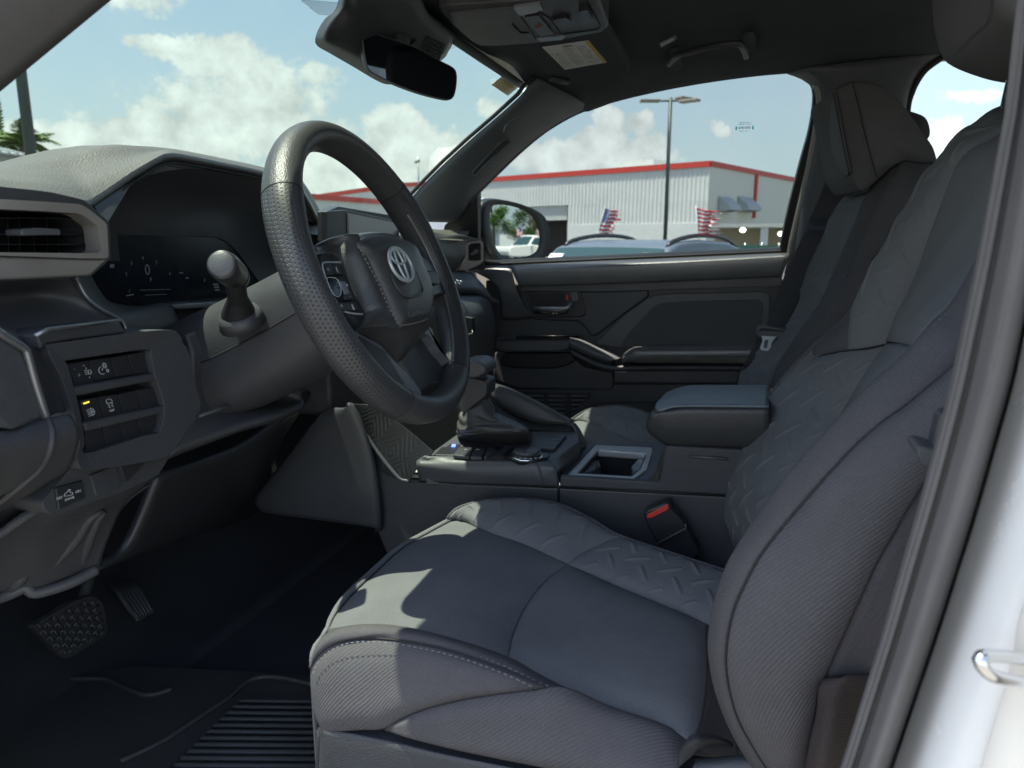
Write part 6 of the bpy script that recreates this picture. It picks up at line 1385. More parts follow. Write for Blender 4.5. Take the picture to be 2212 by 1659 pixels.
arm_r = [[(1032, 745, 1.975), (1045, 715, 1.975), (1090, 685, 1.975), (1150, 678, 1.975), (1400, 675, 1.975), (1860, 668, 1.975)],
         [(1030, 748, 1.93), (1048, 722, 1.92), (1095, 692, 1.915), (1150, 684, 1.915), (1400, 680, 1.915), (1850, 672, 1.915)],
         [(1030, 755, 1.90), (1052, 735, 1.88), (1100, 708, 1.872), (1150, 700, 1.872), (1400, 697, 1.872), (1820, 692, 1.872)],
         [(1031, 762, 1.898), (1054, 742, 1.876), (1102, 714, 1.866), (1150, 706, 1.864), (1400, 703, 1.864), (1815, 698, 1.864)],
         [(1031, 766, 1.898), (1055, 748, 1.874), (1104, 722, 1.862), (1150, 714, 1.860), (1400, 712, 1.860), (1810, 708, 1.860)],
         [(1030, 774, 1.90), (1060, 766, 1.872), (1110, 756, 1.862), (1150, 752, 1.862), (1400, 750, 1.862), (1800, 750, 1.862)],
         [(1030, 778, 1.93), (1060, 778, 1.90), (1110, 780, 1.89), (1150, 782, 1.89), (1400, 782, 1.89), (1800, 784, 1.89)]]
raw('armrest', rows_at(arm_r), M['soft'], pd, 36, .004)
tube('armrest_seam', cr([d_(*q) for q in [(1032, 764, 1.897), (1054, 744, 1.875), (1102, 716, 1.865), (1150, 708, 1.863), (1400, 705, 1.863), (1812, 701, 1.863)]], 40), .0012, M['black'], pd, 6)
dp_('lower_rail', [(985, 830), (1060, 828), (1400, 826), (1720, 828), (1700, 898), (985, 892)], 1.925, .05, M['plastic'], .008, .006)
dp_('rail_accent', [(984, 824), (1056, 824), (1060, 836), (990, 837)], 1.922, .02, M['satin'], .002, .002)
dp_('lower_panel', [(420, 935), (975, 930), (985, 905), (1700, 905), (1650, 1000), (900, 1010), (560, 1130), (420, 1130)], 1.962, .02, M['plastic'], .004, .01)
dp_('speaker_panel', [(455, 945), (845, 948), (845, 985), (800, 1010), (730, 1080), (560, 1110), (455, 1100)], 1.958, .02, M['plastic_s'], .003, .005)
gr = MB()
for j in range(5):
    for i, (a, b) in enumerate(((480, 575), (600, 705), (735, 838))):
        y = 968 + j * 25; b2 = b if i < 2 else b - j * 24
        gr.poly([d_(a + j * 2, y, 1.954), d_(b2, y, 1.954), d_(b2 - 4, y + 8, 1.950), d_(a + j * 2, y + 9, 1.950)], (0, .01, 0))
gr.build('speaker_slats', M['plastic_l'], pd)
# ------------------------------------------------------------------ centre console
cc_ = thing('centre_console', 'charcoal centre console with silver framed cup holders, drive dial and blue topped armrest lid', 'centre console', tuple(PY(fG(1180, 900), 1.2)))
YC = 1.075
def g_(x, y, Y=YC): return PY(fG(x, y), Y)
def gz(x, y, z=1.293): return PZ(fG(x, y), z)
flat('console_side', [g_(*q, 1.085) for q in [(60, 560), (150, 600), (310, 728), (1172, 762), (1185, 762), (2300, 818), (2400, 1500), (400, 1700), (125, 1030), (95, 800)]], (0, .012, 0), M['plastic'], cc_, .008)
# forward side wall with a woven chevron relief
fwv = coons('chevron_panel', [g_(-40, 280, 1.09), g_(120, 300, 1.09), g_(300, 430, 1.09), g_(455, 560, 1.085)], [g_(0, 350, 1.09), g_(60, 560, 1.085), g_(180, 690, 1.08), g_(310, 728, 1.078)], [g_(-40, 280, 1.09), g_(0, 350, 1.09)], [g_(455, 560, 1.085), g_(370, 640, 1.08), g_(310, 728, 1.078)], M['plastic_s'], cc_, 150, 110, .0, 8, disp=lambda u, v: .0003 * max(0, math.sin((u * (1 if (int(u * 38) + int(v * 38)) % 2 else -1) * .8 + v) * 900)), thick=.003)
tube('panel_edge', cr([g_(*q, 1.08) for q in [(-10, 330), (40, 430), (150, 590), (250, 708), (312, 730)]], 30), .0035, M['plastic_l'], cc_, 8)
# big side wall of the console towards the footwell
def o_(x, y, Y): return PY((x, y), Y)
raw('footwell_wall', [cr([o_(*q) for q in [(560, 1105, 1.075), (548, 1080, 1.07), (580, 1035, 1.07), (640, 960, 1.07), (690, 897, 1.07), (720, 880, 1.07)]], 30), cr([o_(*q) for q in [(600, 1112, 1.065), (600, 1075, 1.06), (630, 1030, 1.06), (680, 960, 1.06), (720, 900, 1.06), (745, 880, 1.06)]], 30),
                      cr([o_(*q) for q in [(806, 1140, 1.066), (806, 1080, 1.062), (800, 1010, 1.062), (788, 950, 1.062), (770, 900, 1.062), (752, 870, 1.062)]], 30), cr([o_(*q) for q in [(815, 1150, 1.085), (815, 1080, 1.085), (808, 1010, 1.085), (796, 950, 1.085), (780, 900, 1.085), (762, 870, 1.085)]], 30)], M['plastic'], cc_, 24, .006)
box('console_core', (-.12, 1.215, 1.05), (.56, .23, .22), M['plastic_s'], cc_, bev=.01)
# gear panel: deck, tall side, sloping rear shoulder
DK = 1.293
deck = [(400, 588), (590, 452), (700, 440), (1215, 438), (1290, 440), (1305, 505), (1135, 612), (1060, 606)]
flat('gear_deck', [gz(*q) for q in deck], (0, 0, -.05), M['plastic_l'], cc_, .004)
raw('gear_side', [cr([gz(398, 586), gz(700, 596), gz(1058, 606)], 24), cr([g_(358, 608, 1.078), g_(700, 618, 1.078), g_(1060, 622, 1.078)], 24), cr([g_(352, 640, 1.072), g_(700, 680, 1.072), g_(1080, 700, 1.072)], 24), cr([g_(372, 728, 1.080), g_(700, 744, 1.080), g_(1100, 760, 1.080)], 24)], M['plastic_l'], cc_, 18, .005)
raw('gear_shoulder', [cr([gz(1058, 606), g_(1060, 622, 1.078), g_(1080, 700, 1.072), g_(1100, 760, 1.080)], 18), cr([gz(1132, 612), g_(1150, 640, 1.078), g_(1172, 700, 1.078), g_(1172, 760, 1.082)], 18)], M['plastic_l'], cc_, 8, .005)
raw('gear_rear', [cr([gz(1132, 612), gz(1220, 555), gz(1302, 505)], 12), cr([g_(1172, 672, 1.082), PX(fG(1250, 610), PX(fG(1172, 672), -.26).x) if False else g_(1262, 600, 1.2), g_(1335, 528, 1.32)], 12)], M['plastic_l'], cc_, 8, .005)
tube('side_groove', [g_(372, 729, 1.0835), g_(1172, 763, 1.0835)], .0022, M['black'], cc_, 6); tube('side_groove', [g_(1182, 764, 1.0835), g_(2300, 821, 1.0835)], .0022, M['black'], cc_, 6)
tube('joint_groove', [g_(1177, 690, 1.083), g_(1178, 860, 1.083)], .0018, M['black'], cc_, 6)
# buttons and drive dial on the deck
flat('button_tray', [gz(*q, DK + .002) for q in [(455, 575), (500, 530), (860, 525), (830, 545), (735, 590), (560, 578)]], (0, 0, -.004), M['plastic_s'], cc_, .001)
for i, (q, nm) in enumerate((([(565, 574), (600, 532), (688, 532), (660, 586)], 'drive_button'), ([(665, 586), (692, 532), (762, 532), (735, 588)], 'drive_button'))):
    flat(nm, [gz(*p, DK + .007) for p in q], (0, 0, -.006), M['plastic'], cc_, .0015)
text('button_lettering', 'o', gz(640, 545, DK + .0074), (1, 0, 0), (0, 1, 0), .008, M['icon'], cc_); text('button_lettering', 'O-I', gz(712, 545, DK + .0074), (1, 0, 0), (0, 1, 0), .006, M['icon'], cc_)
flat('tray_insert', [gz(*p, DK + .005) for p in [(765, 535), (820, 535), (800, 560), (760, 585), (745, 585)]], (0, 0, -.006), M['plastic_l'], cc_, .001)
flat('dial_plinth', rpoly([gz(*p, DK + .004) for p in [(850, 580), (890, 540), (1090, 560), (1130, 570), (1118, 590), (1050, 604), (900, 600)]], .004), (0, 0, -.006), M['plastic_s'], cc_, .0015)
dc = gz(990, 562, DK + .016); dr2 = abs((gz(1083, 562, DK + .016) - dc).length)
dl_ = bpy.data.objects.new('drive_dial', None); C.objects.link(dl_); dl_.parent = cc_; dl_.location = dc - wloc(cc_)
tube('dial_body', [dc - UPV * .014, dc - UPV * .001, dc], [dr2 * .96, dr2 * .96, dr2 * .9], M['plastic_s'], dl_, 48); tube('dial_ring', [dc - UPV * .006 + Vector((math.cos(2 * math.pi * k / 48), math.sin(2 * math.pi * k / 48), 0)) * dr2 for k in range(48)], .0022, M['chrome'], dl_, 8, closed=True)
tube('dial_cap', [dc, dc + UPV * .003, dc + UPV * .004], [dr2 * .82, dr2 * .80, dr2 * .7], M['plastic_l'], dl_, 48)
tube('dial_split', [dc + UPV * .0042 - Vector((0, dr2 * .7, 0)), dc + UPV * .0042 + Vector((0, dr2 * .7, 0))], .0004, M['black'], dl_, 4)
for k in range(5): a = -1.2 + k * .35; q = dc + Vector((math.cos(a - .9), math.sin(a - .9), 0)) * dr2 * .98 - UPV * .003; tube('dial_mark', [q, q + Vector((0.003, 0, .0)), ], .0008, M['icon'], dl_, 4)
flat('blue_light', [gz(*p, DK + .0035) for p in [(556, 524), (560, 514), (582, 514), (578, 526)]], (0, 0, -.002), M['blueled'], cc_)
flat('tray_hole', [gz(*p, DK + .0012) for p in [(485, 560), (550, 512), (610, 516), (600, 528), (530, 574)]], (0, 0, -.003), M['black'], cc_, .0005)
for i in range(4):
    a0, a1 = i / 4, (i + .9) / 4; A0, A1, B0_, B1_ = gz(1160, 454, DK + .006), gz(1072, 540, DK + .006), gz(1226, 458, DK + .006), gz(1150, 545, DK + .006)
    flat('seat_button', [A0.lerp(A1, a0), A0.lerp(A1, a1), B0_.lerp(B1_, a1), B0_.lerp(B1_, a0)], (0, 0, -.007), M['plastic_s'], cc_, .0015)
# rear console top with cup holders
RZ = 1.262
def rz(x, y, z=RZ): return PZ(fG(x, y), z)
co_ = [(1185, 694), (1345, 516), (1790, 518), (1760, 720), (1700, 726)]
frm_o = [(1230, 688), (1395, 515), (1718, 530), (1726, 548), (1690, 662), (1612, 715)]
frm_i = [(1285, 684), (1408, 545), (1680, 566), (1690, 575), (1652, 662), (1602, 702)]
ring('console_top', [rz(*q) for q in [(1187, 694), (1350, 506), (1740, 508), (1790, 525), (1745, 680), (1700, 728)]], [rz(*q) for q in frm_o], (0, 0, -.03), M['plastic_l'], cc_, .003)
cup = bpy.data.objects.new('cup_holder', None); C.objects.link(cup); cup.parent = cc_; cup.location = rz(1500, 610) - wloc(cc_)
ring('cup_frame', [rz(*q, RZ + .004) for q in frm_o], [rz(*q, RZ + .004) for q in frm_i], (0, 0, -.014), M['cupsilver'], cup, .0025)
wl_ = [rz(*q) for q in frm_i]; 
ring('cup_wall', wl_, [p + (sum(wl_, Vector()) / 6 - p) * .06 for p in wl_], (0, 0, -.085), M['plastic_s'], cup, .002)
flat('cup_floor', [p - UPV * .085 for p in wl_], (0, 0, -.005), M['black'], cup)
flat('cup_divider', [rz(*q, RZ - .006) for q in [(1395, 610), (1410, 600), (1425, 640), (1400, 650)]], (0, 0, -.05), M['plastic'], cup, .003)
flat('cup_flap', [rz(*q, RZ - .008) for q in [(1310, 670), (1360, 605), (1405, 610), (1400, 650), (1350, 672)]], (0, 0, -.02), M['plastic_l'], cup, .003)
flat('cup_flap', [rz(*q, RZ - .006) for q in [(1600, 640), (1640, 595), (1680, 605), (1660, 665), (1610, 672)]], (0, 0, -.02), M['satin'], cup, .004)
flat('console_face', [g_(*q, 1.079) for q in [(1186, 698), (1700, 730), (1760, 736), (1800, 520), (1930, 530), (2300, 548), (2300, 820), (1182, 764)]], (0, .012, 0), M['grainpl'], cc_, .004)
tube('face_groove', [g_(1935, 585, 1.0775), g_(2160, 600, 1.0775)], .0025, M['plastic_l'], cc_, 8)
# armrest box and soft lid
lid = bpy.data.objects.new('armrest', None); C.objects.link(lid); lid.parent = cc_; lid.location = g_(1900, 350) - wloc(cc_)
def ab(x, y, Y): return PY(fG(x, y), Y)
raw('armrest_body', [cr([ab(*q) for q in [(2400, 300, 1.06), (2212, 302, 1.06), (1900, 302, 1.06), (1800, 320, 1.06), (1742, 322, 1.062), (1735, 310, 1.12)]], 30), cr([ab(*q) for q in [(2400, 330, 1.055), (2212, 330, 1.055), (1900, 330, 1.055), (1780, 345, 1.055), (1712, 350, 1.06), (1700, 345, 1.14)]], 30),
                     cr([ab(*q) for q in [(2400, 430, 1.06), (2212, 430, 1.06), (1900, 430, 1.06), (1780, 430, 1.06), (1692, 415, 1.07), (1688, 400, 1.16)]], 30), cr([ab(*q) for q in [(2400, 520, 1.075), (2212, 520, 1.075), (1900, 512, 1.075), (1800, 505, 1.075), (1725, 470, 1.085), (1718, 455, 1.17)]], 30),
                     cr([ab(*q) for q in [(2400, 548, 1.10), (2212, 545, 1.10), (1900, 530, 1.10), (1800, 520, 1.10), (1790, 515, 1.11), (1790, 510, 1.18)]], 30)], M['leather'], lid, 24, .004)
raw('armrest_lid', [cr([ab(*q) for q in [(2400, 302, 1.058), (2212, 300, 1.058), (1880, 300, 1.058), (1800, 318, 1.058), (1748, 322, 1.06), (1736, 305, 1.10)]], 30), cr([ab(*q) for q in [(2400, 285, 1.062), (2212, 283, 1.062), (1880, 284, 1.062), (1800, 298, 1.062), (1752, 305, 1.066), (1740, 290, 1.11)]], 30),
                    cr([ab(*q) for q in [(2400, 240, 1.15), (2212, 240, 1.15), (1960, 240, 1.15), (1840, 250, 1.15), (1775, 265, 1.15), (1752, 268, 1.16)]], 30), cr([ab(*q) for q in [(2400, 190, 1.28), (2212, 190, 1.28), (2000, 192, 1.28), (1880, 205, 1.28), (1800, 232, 1.27), (1775, 245, 1.25)]], 30),
                    cr([ab(*q) for q in [(2400, 170, 1.345), (2212, 170, 1.345), (1960, 172, 1.345), (1880, 186, 1.345), (1810, 212, 1.33), (1790, 228, 1.30)]], 30), cr([ab(*q) for q in [(2400, 176, 1.36), (2212, 176, 1.36), (1960, 178, 1.36), (1880, 192, 1.36), (1812, 218, 1.345), (1795, 234, 1.31)]], 30)], mat('armrest_lid_leatherette', (.13, .17, .20), .38, grain=.0002, gscale=700), lid, 30, .004)
# passenger side grip rail of the console
def gr_(x, y, Y=1.34): return PY(fG(x, y), Y)
raw('console_grip', [cr([gr_(*q) for q in [(740, 138), (900, 190), (1080, 275), (1200, 340), (1262, 372)]], 30), cr([gr_(*q) for q in [(745, 150, 1.315), (900, 205, 1.315), (1080, 290, 1.315), (1200, 352, 1.315), (1260, 384, 1.315)]], 30),
                     cr([gr_(*q) for q in [(755, 200, 1.305), (850, 260, 1.305), (1000, 340, 1.305), (1120, 378, 1.305), (1245, 388, 1.305)]], 30), cr([gr_(*q) for q in [(770, 225, 1.31), (850, 300, 1.31), (980, 368, 1.31), (1100, 392, 1.31), (1240, 392, 1.31)]], 30), cr([gr_(*q) for q in [(775, 230, 1.35), (850, 305, 1.35), (980, 372, 1.35), (1100, 396, 1.35), (1240, 396, 1.35)]], 30)], M['leather'], cc_, 20, .004)
raw('grip_end', [cr([gr_(*q, 1.315) for q in [(1235, 392), (1270, 388), (1305, 430), (1330, 480), (1346, 515)]], 20), cr([gr_(*q, 1.305) for q in [(1225, 400), (1255, 405), (1280, 450), (1298, 500), (1308, 524)]], 20), cr([gr_(*q, 1.33) for q in [(1215, 404), (1240, 412), (1262, 455), (1280, 500), (1296, 528)]], 20)], M['plastic_l'], cc_, 10, .006)
raw('grip_web', [cr([gr_(*q, 1.33) for q in [(770, 230), (850, 306), (980, 372), (1100, 396), (1240, 400)]], 20), cr([gr_(*q, 1.32) for q in [(790, 300), (860, 380), (980, 420), (1100, 430), (1290, 440)]], 20)], M['plastic'], cc_, 8, .006)
# ------------------------------------------------------------------ gear lever and its leather boot
glv = thing('gear_lever', 'dark gear lever with creased leather boot behind the steering wheel', 'gear lever', tuple(gz(800, 500)))
base = [(590, 470, DK), (640, 490, DK), (760, 508, DK), (880, 518, DK), (990, 516, DK), (1028, 488, DK), (1000, 450, DK), (860, 440, DK), (700, 436, DK), (620, 445, DK)]
r0 = cr([gz(x, y, z) for x, y, z in base], 60, True)[:-1]
mid_y = 1.19
def bt(pts): return cr([PY(fG(x, y), Y) for x, y, Y in pts], 60, True)[:-1]
r1_ = bt([(585, 440, 1.17), (640, 440, 1.13), (750, 440, 1.11), (880, 445, 1.11), (985, 450, 1.12), (1008, 430, 1.17), (960, 405, 1.22), (850, 395, 1.25), (720, 400, 1.25), (620, 410, 1.22)])
r2_ = bt([(592, 395, 1.17), (640, 395, 1.14), (730, 400, 1.13), (830, 410, 1.13), (930, 410, 1.13), (960, 398, 1.17), (900, 372, 1.21), (800, 355, 1.23), (710, 360, 1.23), (630, 370, 1.2)])
r3_ = bt([(600, 345, 1.17), (640, 350, 1.15), (700, 360, 1.14), (770, 372, 1.14), (822, 360, 1.15), (818, 330, 1.18), (790, 310, 1.21), (740, 300, 1.22), (690, 305, 1.21), (640, 320, 1.19)])
r4_ = bt([(628, 315, 1.17), (660, 310, 1.16), (700, 312, 1.155), (745, 310, 1.155), (800, 300, 1.165), (800, 285, 1.18), (775, 262, 1.2), (740, 255, 1.205), (690, 265, 1.2), (650, 285, 1.19)])
r5_ = bt([(700, 262, 1.175), (710, 262, 1.168), (725, 262, 1.165), (745, 258, 1.165), (768, 252, 1.17), (770, 245, 1.18), (755, 238, 1.19), (740, 236, 1.195), (720, 240, 1.19), (705, 250, 1.18)])
lay = [r0, r1_, r2_, r3_, r4_, r5_]; cols = [cr([l[i] for l in lay], 40) for i in range(60)]
vs = []; 
for i in range(60):
    for j in range(41):
        p = cols[i][j]; c_ = sum((l[i] for l in lay), Vector()) / 6; w_ = .0035 * math.sin(j * .95 + math.sin(i * .35) * 2.2) * math.sin(math.pi * j / 40); vs.append(p + Vector((0, -1, .4)).normalized() * w_)
fs = [(i * 41 + j, ((i + 1) % 60) * 41 + j, ((i + 1) % 60) * 41 + j + 1, i * 41 + j + 1) for i in range(60) for j in range(40)]
o = link('leather_boot', vs, fs, M['leather'], glv); bm = bmesh.new(); bm.from_mesh(o.data); bmesh.ops.recalc_face_normals(bm, faces=bm.faces); bm.to_mesh(o.data); bm.free()
for q0 in ([(800, 375, 1.125), (880, 395, 1.115), (950, 410, 1.115), (1000, 440, 1.115)],): stitches('boot_stitching', cr([PY(fG(x, y), Y) for x, y, Y in q0], 30), M['stitch'], glv, .006, .004, .0005)
tube('lever_stem', [PY(fG(735, 255), 1.18), PY(fG(700, 150), 1.18), PY(fG(690, 110), 1.18)], [.017, .020, .021], M['plastic'], glv, 20)
flat('lever_neck', rpoly([PY(fG(*q), 1.155) for q in [(640, 120), (752, 148), (764, 165), (762, 230), (738, 252), (640, 330), (612, 330), (600, 300)]], .004), (0, .05, 0), M['plastic'], glv, .006)
flat('gear_knob', rpoly([PY(fG(*q), 1.14) for q in [(600, 30), (700, 30), (738, 48), (754, 82), (752, 105), (700, 135), (650, 132), (600, 120)]], .012), (0, .065, 0), M['plastic_l'], glv, .012, 5)
# ------------------------------------------------------------------ pedals and mat
bp = thing('brake_pedal', 'wide ribbed rubber brake pedal in the dark footwell', 'pedal', tuple(PX(fL(420, 850), -.93)))
bpo = rpoly([PX(fL(*q), -.93) for q in [(185, 840), (430, 690), (540, 655), (600, 700), (628, 850), (615, 890), (400, 1025), (360, 1020), (280, 930)]], .008)
flat('pedal_pad', bpo, (-.012, 0, 0), M['rubber'], bp, .004); pr = MB()
for i in range(8):
    for j in range(9):
        u = (i + .5) / 8; v = (j + .5) / 9; a = fL(*(Vector((200, 840)).lerp(Vector((560, 665)), u)).lerp(Vector((375, 1010)).lerp(Vector((615, 870)), u), v)[:]); c_ = PX(a, -.928)
        d1 = Vector((0, .006 if (i + j) % 2 else .003, .003 if (i + j) % 2 else -.006)); pr.tube([c_ - d1, c_ + d1], .0019, 5)
pr.build('pad_ribs', M['plastic'], bp, smooth=True); tube('pedal_arm', [PX(fL(480, 700), -.945), PX(fL(540, 480), -.99), PX(fL(600, 250), -1.05)], .009, M['rubber'], bp, 8)
gpd = thing('accelerator_pedal', 'narrow ridged accelerator pedal to the right of the brake pedal', 'pedal', tuple(PX(fL(780, 680), -.95)))
raw('pedal_pad', [cr([PX(fL(*q), X) for q, X in [((640, 590), -1.0), ((690, 650), -.97), ((745, 735), -.95), ((800, 800), -.93)]], 16), cr([PX(fL(*q), X) for q, X in [((770, 555), -.995), ((815, 600), -.965), ((860, 670), -.945), ((905, 750), -.925)]], 16)], M['rubber'], gpd, 8, .008)
for k in range(6):
    u = .1 + k * .16; tube('pad_rib', [PX(fL(*(Vector((x0, y0)).lerp(Vector((x1, y1)), u))[:]), X + .001) for x0, y0, x1, y1, X in ((650, 600, 765, 562, -.998), (695, 655, 812, 606, -.967), (748, 738, 858, 676, -.947), (795, 790, 893, 745, -.928))], .0018, M['plastic'], gpd, 6)
mt = thing('floor_mat', 'black ridged rubber floor mat below the driver seat front', 'floor mat', (-.5, .8, .94))
mo = rpoly([PZ(fL(*q), .942) for q in [(-200, 1800), (0, 1330), (300, 1180), (700, 1060), (1400, 1090), (1900, 1130), (2200, 1200), (2200, 2000)]], .05, 6)
flat('mat_sheet', mo, (0, 0, -.008), M['rubber'], mt, .002)
rb = MB()
for k in range(12):
    y = 1275 + k * 34 + k * k * .35; x0 = 1390 - k * 38; rb.tube([PZ(fL(x0, y), .9445), PZ(fL(x0 + 20, y - 6), .9465), PZ(fL(2000, y - 20 + 22), .9465)], .0036 + .00012 * k, 6)
rb.build('mat_ridges', M['rubber'], mt, smooth=True)
tube('mat_rim', cr([PZ(fL(*q), .945) for q in [(1850, 1180), (1600, 1130), (1450, 1150), (1330, 1250), (1180, 1350), (950, 1500), (700, 1620)]], 40), .004, M['rubber'], mt, 8); tube('mat_rim', cr([PZ(fL(*q), .945) for q in [(300, 1150), (480, 1140), (620, 1145), (700, 1180), (850, 1235), (1000, 1200)]], 40), .004, M['rubber'], mt, 8)
# dead pedal / lining of the footwell left side
box('under_seat_rail', (-.1, .72, .965), (.5, .04, .05), M['plastic_s'], cab, bev=.006); box('under_seat_rail', (-.1, 1.0, .965), (.5, .04, .05), M['plastic_s'], cab, bev=.006)
# ------------------------------------------------------------------ driver seat
ds = thing('driver_seat', 'dark grey cloth driver seat with sunlit cushion front and herringbone embossed bolsters', 'car seat', (-.1, .85, .95))
def jz(x, y, z): return PZ(fJ(x, y), z)
def jy(x, y, Y): return PY(fJ(x, y), Y)
def chev(amp=.0014, p=.052, dirs=1):
    """herringbone of short pressed strokes"""
    q = p * .62
    def f(u, v):
        a = (u + v) / 1.4142 / q; b = (v - u) / 1.4142 / q; i = math.floor(a); j = math.floor(b); x = (a - i - .5) * q; y = (b - j - .5) * q
        if (i + j) % 2: x, y = y, x
        l = q * .62
        return 1.6 * amp * math.exp(-(y / .0024) ** 2) * max(0, 1 - (abs(x) / l) ** 2.5)
    return f
CZ = 1.232
# shared seams
S_far = [jz(862, 172, 1.218), jz(1000, 236, 1.228), jz(1190, 302, 1.226), jz(1395, 395, 1.220)]           # insert / far bolster, front part
S_far2 = [jz(1395, 395, 1.220), jz(1650, 510, 1.214), jz(1900, 612, 1.212), jz(2062, 682, 1.215)]
S_mid = [jz(1395, 395, 1.220), jz(1290, 475, 1.218), jz(1195, 600, 1.216), jz(1135, 730, 1.218), jz(1105, 862, 1.226)]
S_near = [jz(238, 708, 1.246), jz(420, 692, 1.25), jz(600, 712, 1.25), jz(800, 762, 1.245), jz(1105, 862, 1.226)]
S_near2 = [jz(1105, 862, 1.226), jz(1340, 980, 1.214), jz(1600, 1082, 1.208), jz(1850, 1172, 1.203), jz(2000, 1252, 1.200)]
S_front = [jz(862, 172, 1.218), jz(735, 240, 1.214), jz(600, 318, 1.212), jz(480, 425, 1.214), jz(355, 545, 1.222), jz(275, 640, 1.234), jz(238, 708, 1.246)]
S_rear = [jz(2062, 682, 1.215), jz(2075, 900, 1.208), jz(2050, 1130, 1.202), jz(2000, 1252, 1.200)]
coons('front_insert', S_front[::-1], S_mid[::-1], S_near, S_far, M['fab'], ds, 90, 90, .012, 3.2, pwv=4)
coons('rear_insert', S_mid[::-1], S_rear[::-1], S_near2, S_far2, M['fab'], ds, 90, 90, .014, 5, pwv=7)
# front roll down to the base
fr = lambda d, dz, L_: [Vector((p.x + d * max(.05, min(1, (p.y - .60) / .14)), p.y, p.z + dz)) for p in L_]
wide = [jy(150, 905, .598), jy(165, 830, .60), jy(195, 760, .615), jz(238, 708, 1.246)] + S_front[::-1][1:-1] + [jz(862, 172, 1.218)]
raw('front_roll', [cr(wide, 50), cr(fr(-.004, .0005, wide), 50), cr(fr(-.013, -.008, wide), 50), cr(fr(-.020, -.04, wide), 50), cr(fr(-.008, -.16, wide), 50)], M['fab'], ds, 18, .004)
# far bolster, front and rear panels with pressed herringbone
F_out = [jz(862, 172, 1.218), jz(815, 176, 1.222), jz(860, 130, 1.235), jz(960, 98, 1.245), jz(1060, 88, 1.250), jz(1190, 86, 1.252), jz(1350, 110, 1.252), jz(1500, 180, 1.246), jz(1642, 262, 1.238)]
F_end = [jz(1642, 262, 1.238), jz(1570, 292, 1.234), jz(1480, 335, 1.228), jz(1395, 395, 1.220)]
coons('far_bolster_front', F_out[1:], S_far, [jz(815, 176, 1.222), jz(840, 176, 1.22), jz(862, 172, 1.218)], F_end, M['fab3'], ds, 200, 80, .012, 6, chev(), pwv=4)
F_out2 = [jz(1642, 262, 1.238), jz(1900, 350, 1.236), jz(2150, 432, 1.234), jz(2330, 500, 1.232)]
coons('far_bolster_rear', F_out2, S_far2 + [jz(2160, 730, 1.215)], F_end, [jz(2330, 500, 1.232), jz(2250, 640, 1.225), jz(2160, 730, 1.215)], M['fab3'], ds, 200, 90, .009, 6, chev())
fo = cr(F_out[1:] + F_out2[1:], 60)
raw('far_bolster_side', [fo, [p + Vector((0, .012, -.01)) for p in fo], [p + Vector((0, .02, -.05)) for p in fo], [p + Vector((0, .015, -.16)) for p in fo]], M['fab2'], ds, 14, .004)
# near bolster: rounded roll, upper strip between insert seam and stitched seam, then the tall side
N_top = S_near + S_near2[1:]
N_st = [jy(150, 905, .598), jy(178, 850, .602), jy(225, 800, .606), jy(300, 768, .607), jy(400, 757, .607), (jy(520, 760, .607)), jy(700, 785, .606), jy(880, 830, .603), jy(1090, 905, .598), jy(1290, 992, .595), jy(1385, 990, .60)]
N_topA = [jz(238, 708, 1.246), jz(330, 695, 1.252), jz(420, 691, 1.254), jz(600, 711, 1.252), jz(800, 762, 1.245), jz(1105, 862, 1.226), jz(1240, 930, 1.219), jz(1385, 990, 1.213)]
coons('bolster_crown', N_topA, N_st, [jz(238, 708, 1.246), jy(195, 760, .615), jy(165, 830, .60), jy(150, 905, .598)], [jz(1385, 990, 1.213), jy(1385, 990, .60)], M['fab2'], ds, 90, 24, .007, 4)
sideA_bot = [jy(155, 990, .592), jy(165, 1100, .590), jy(200, 1210, .590)]
N_mid = [jy(200, 1210, .590), jy(350, 1196, .588), jy(510, 1188, .586)]
# front side panel
seam_side = [jy(1235, 1002, .592), jy(1060, 1022, .586), jy(880, 1052, .584), jy(720, 1092, .584), jy(600, 1140, .584), jy(505, 1192, .585)]
coons('bolster_side', N_st[:-1], [jy(205, 1212, .590), jy(300, 1205, .588), jy(400, 1198, .587), jy(505, 1192, .585), jy(600, 1140, .584), jy(720, 1092, .584), jy(880, 1052, .584), jy(1060, 1022, .586), jy(1235, 1002, .592)],
      [jy(150, 905, .598), jy(152, 1000, .592), jy(168, 1110, .590), jy(205, 1212, .590)], [jy(1290, 992, .595), jy(1260, 998, .593), jy(1235, 1002, .592)], M['fab2'], ds, 110, 50, .010, 4)
rear_bot = [jy(505, 1192, .585), jy(700, 1250, .582), jy(900, 1302, .580), jy(1150, 1355, .578), jy(1400, 1400, .576), jy(1900, 1460, .576)]
rear_top = seam_side[::-1] + [jy(1385, 990, .60), jy(1600, 1082, .612), jy(1850, 1165, .62), jy(1975, 1245, .622)]
coons('rear_side_panel', rear_top, rear_bot, [jy(505, 1192, .585), jy(505, 1193, .585)], [jy(1975, 1245, .622), jy(1950, 1330, .60), jy(1900, 1460, .576)], M['fab2'], ds, 110, 60, .010, 5, lambda u, v: .0012 * math.sin(v * 190 + math.sin(u * 14) * 1.5) * max(0, min(1, (u - .22) / .1)))
fcv = [jy(150, 905, .598), jy(152, 1000, .592), jy(168, 1110, .590), jy(205, 1212, .590)]
stm = lambda a: cr(a, 70)
N_in = [p + Vector((0, .006, .0015)) for p in N_st[:-1]]
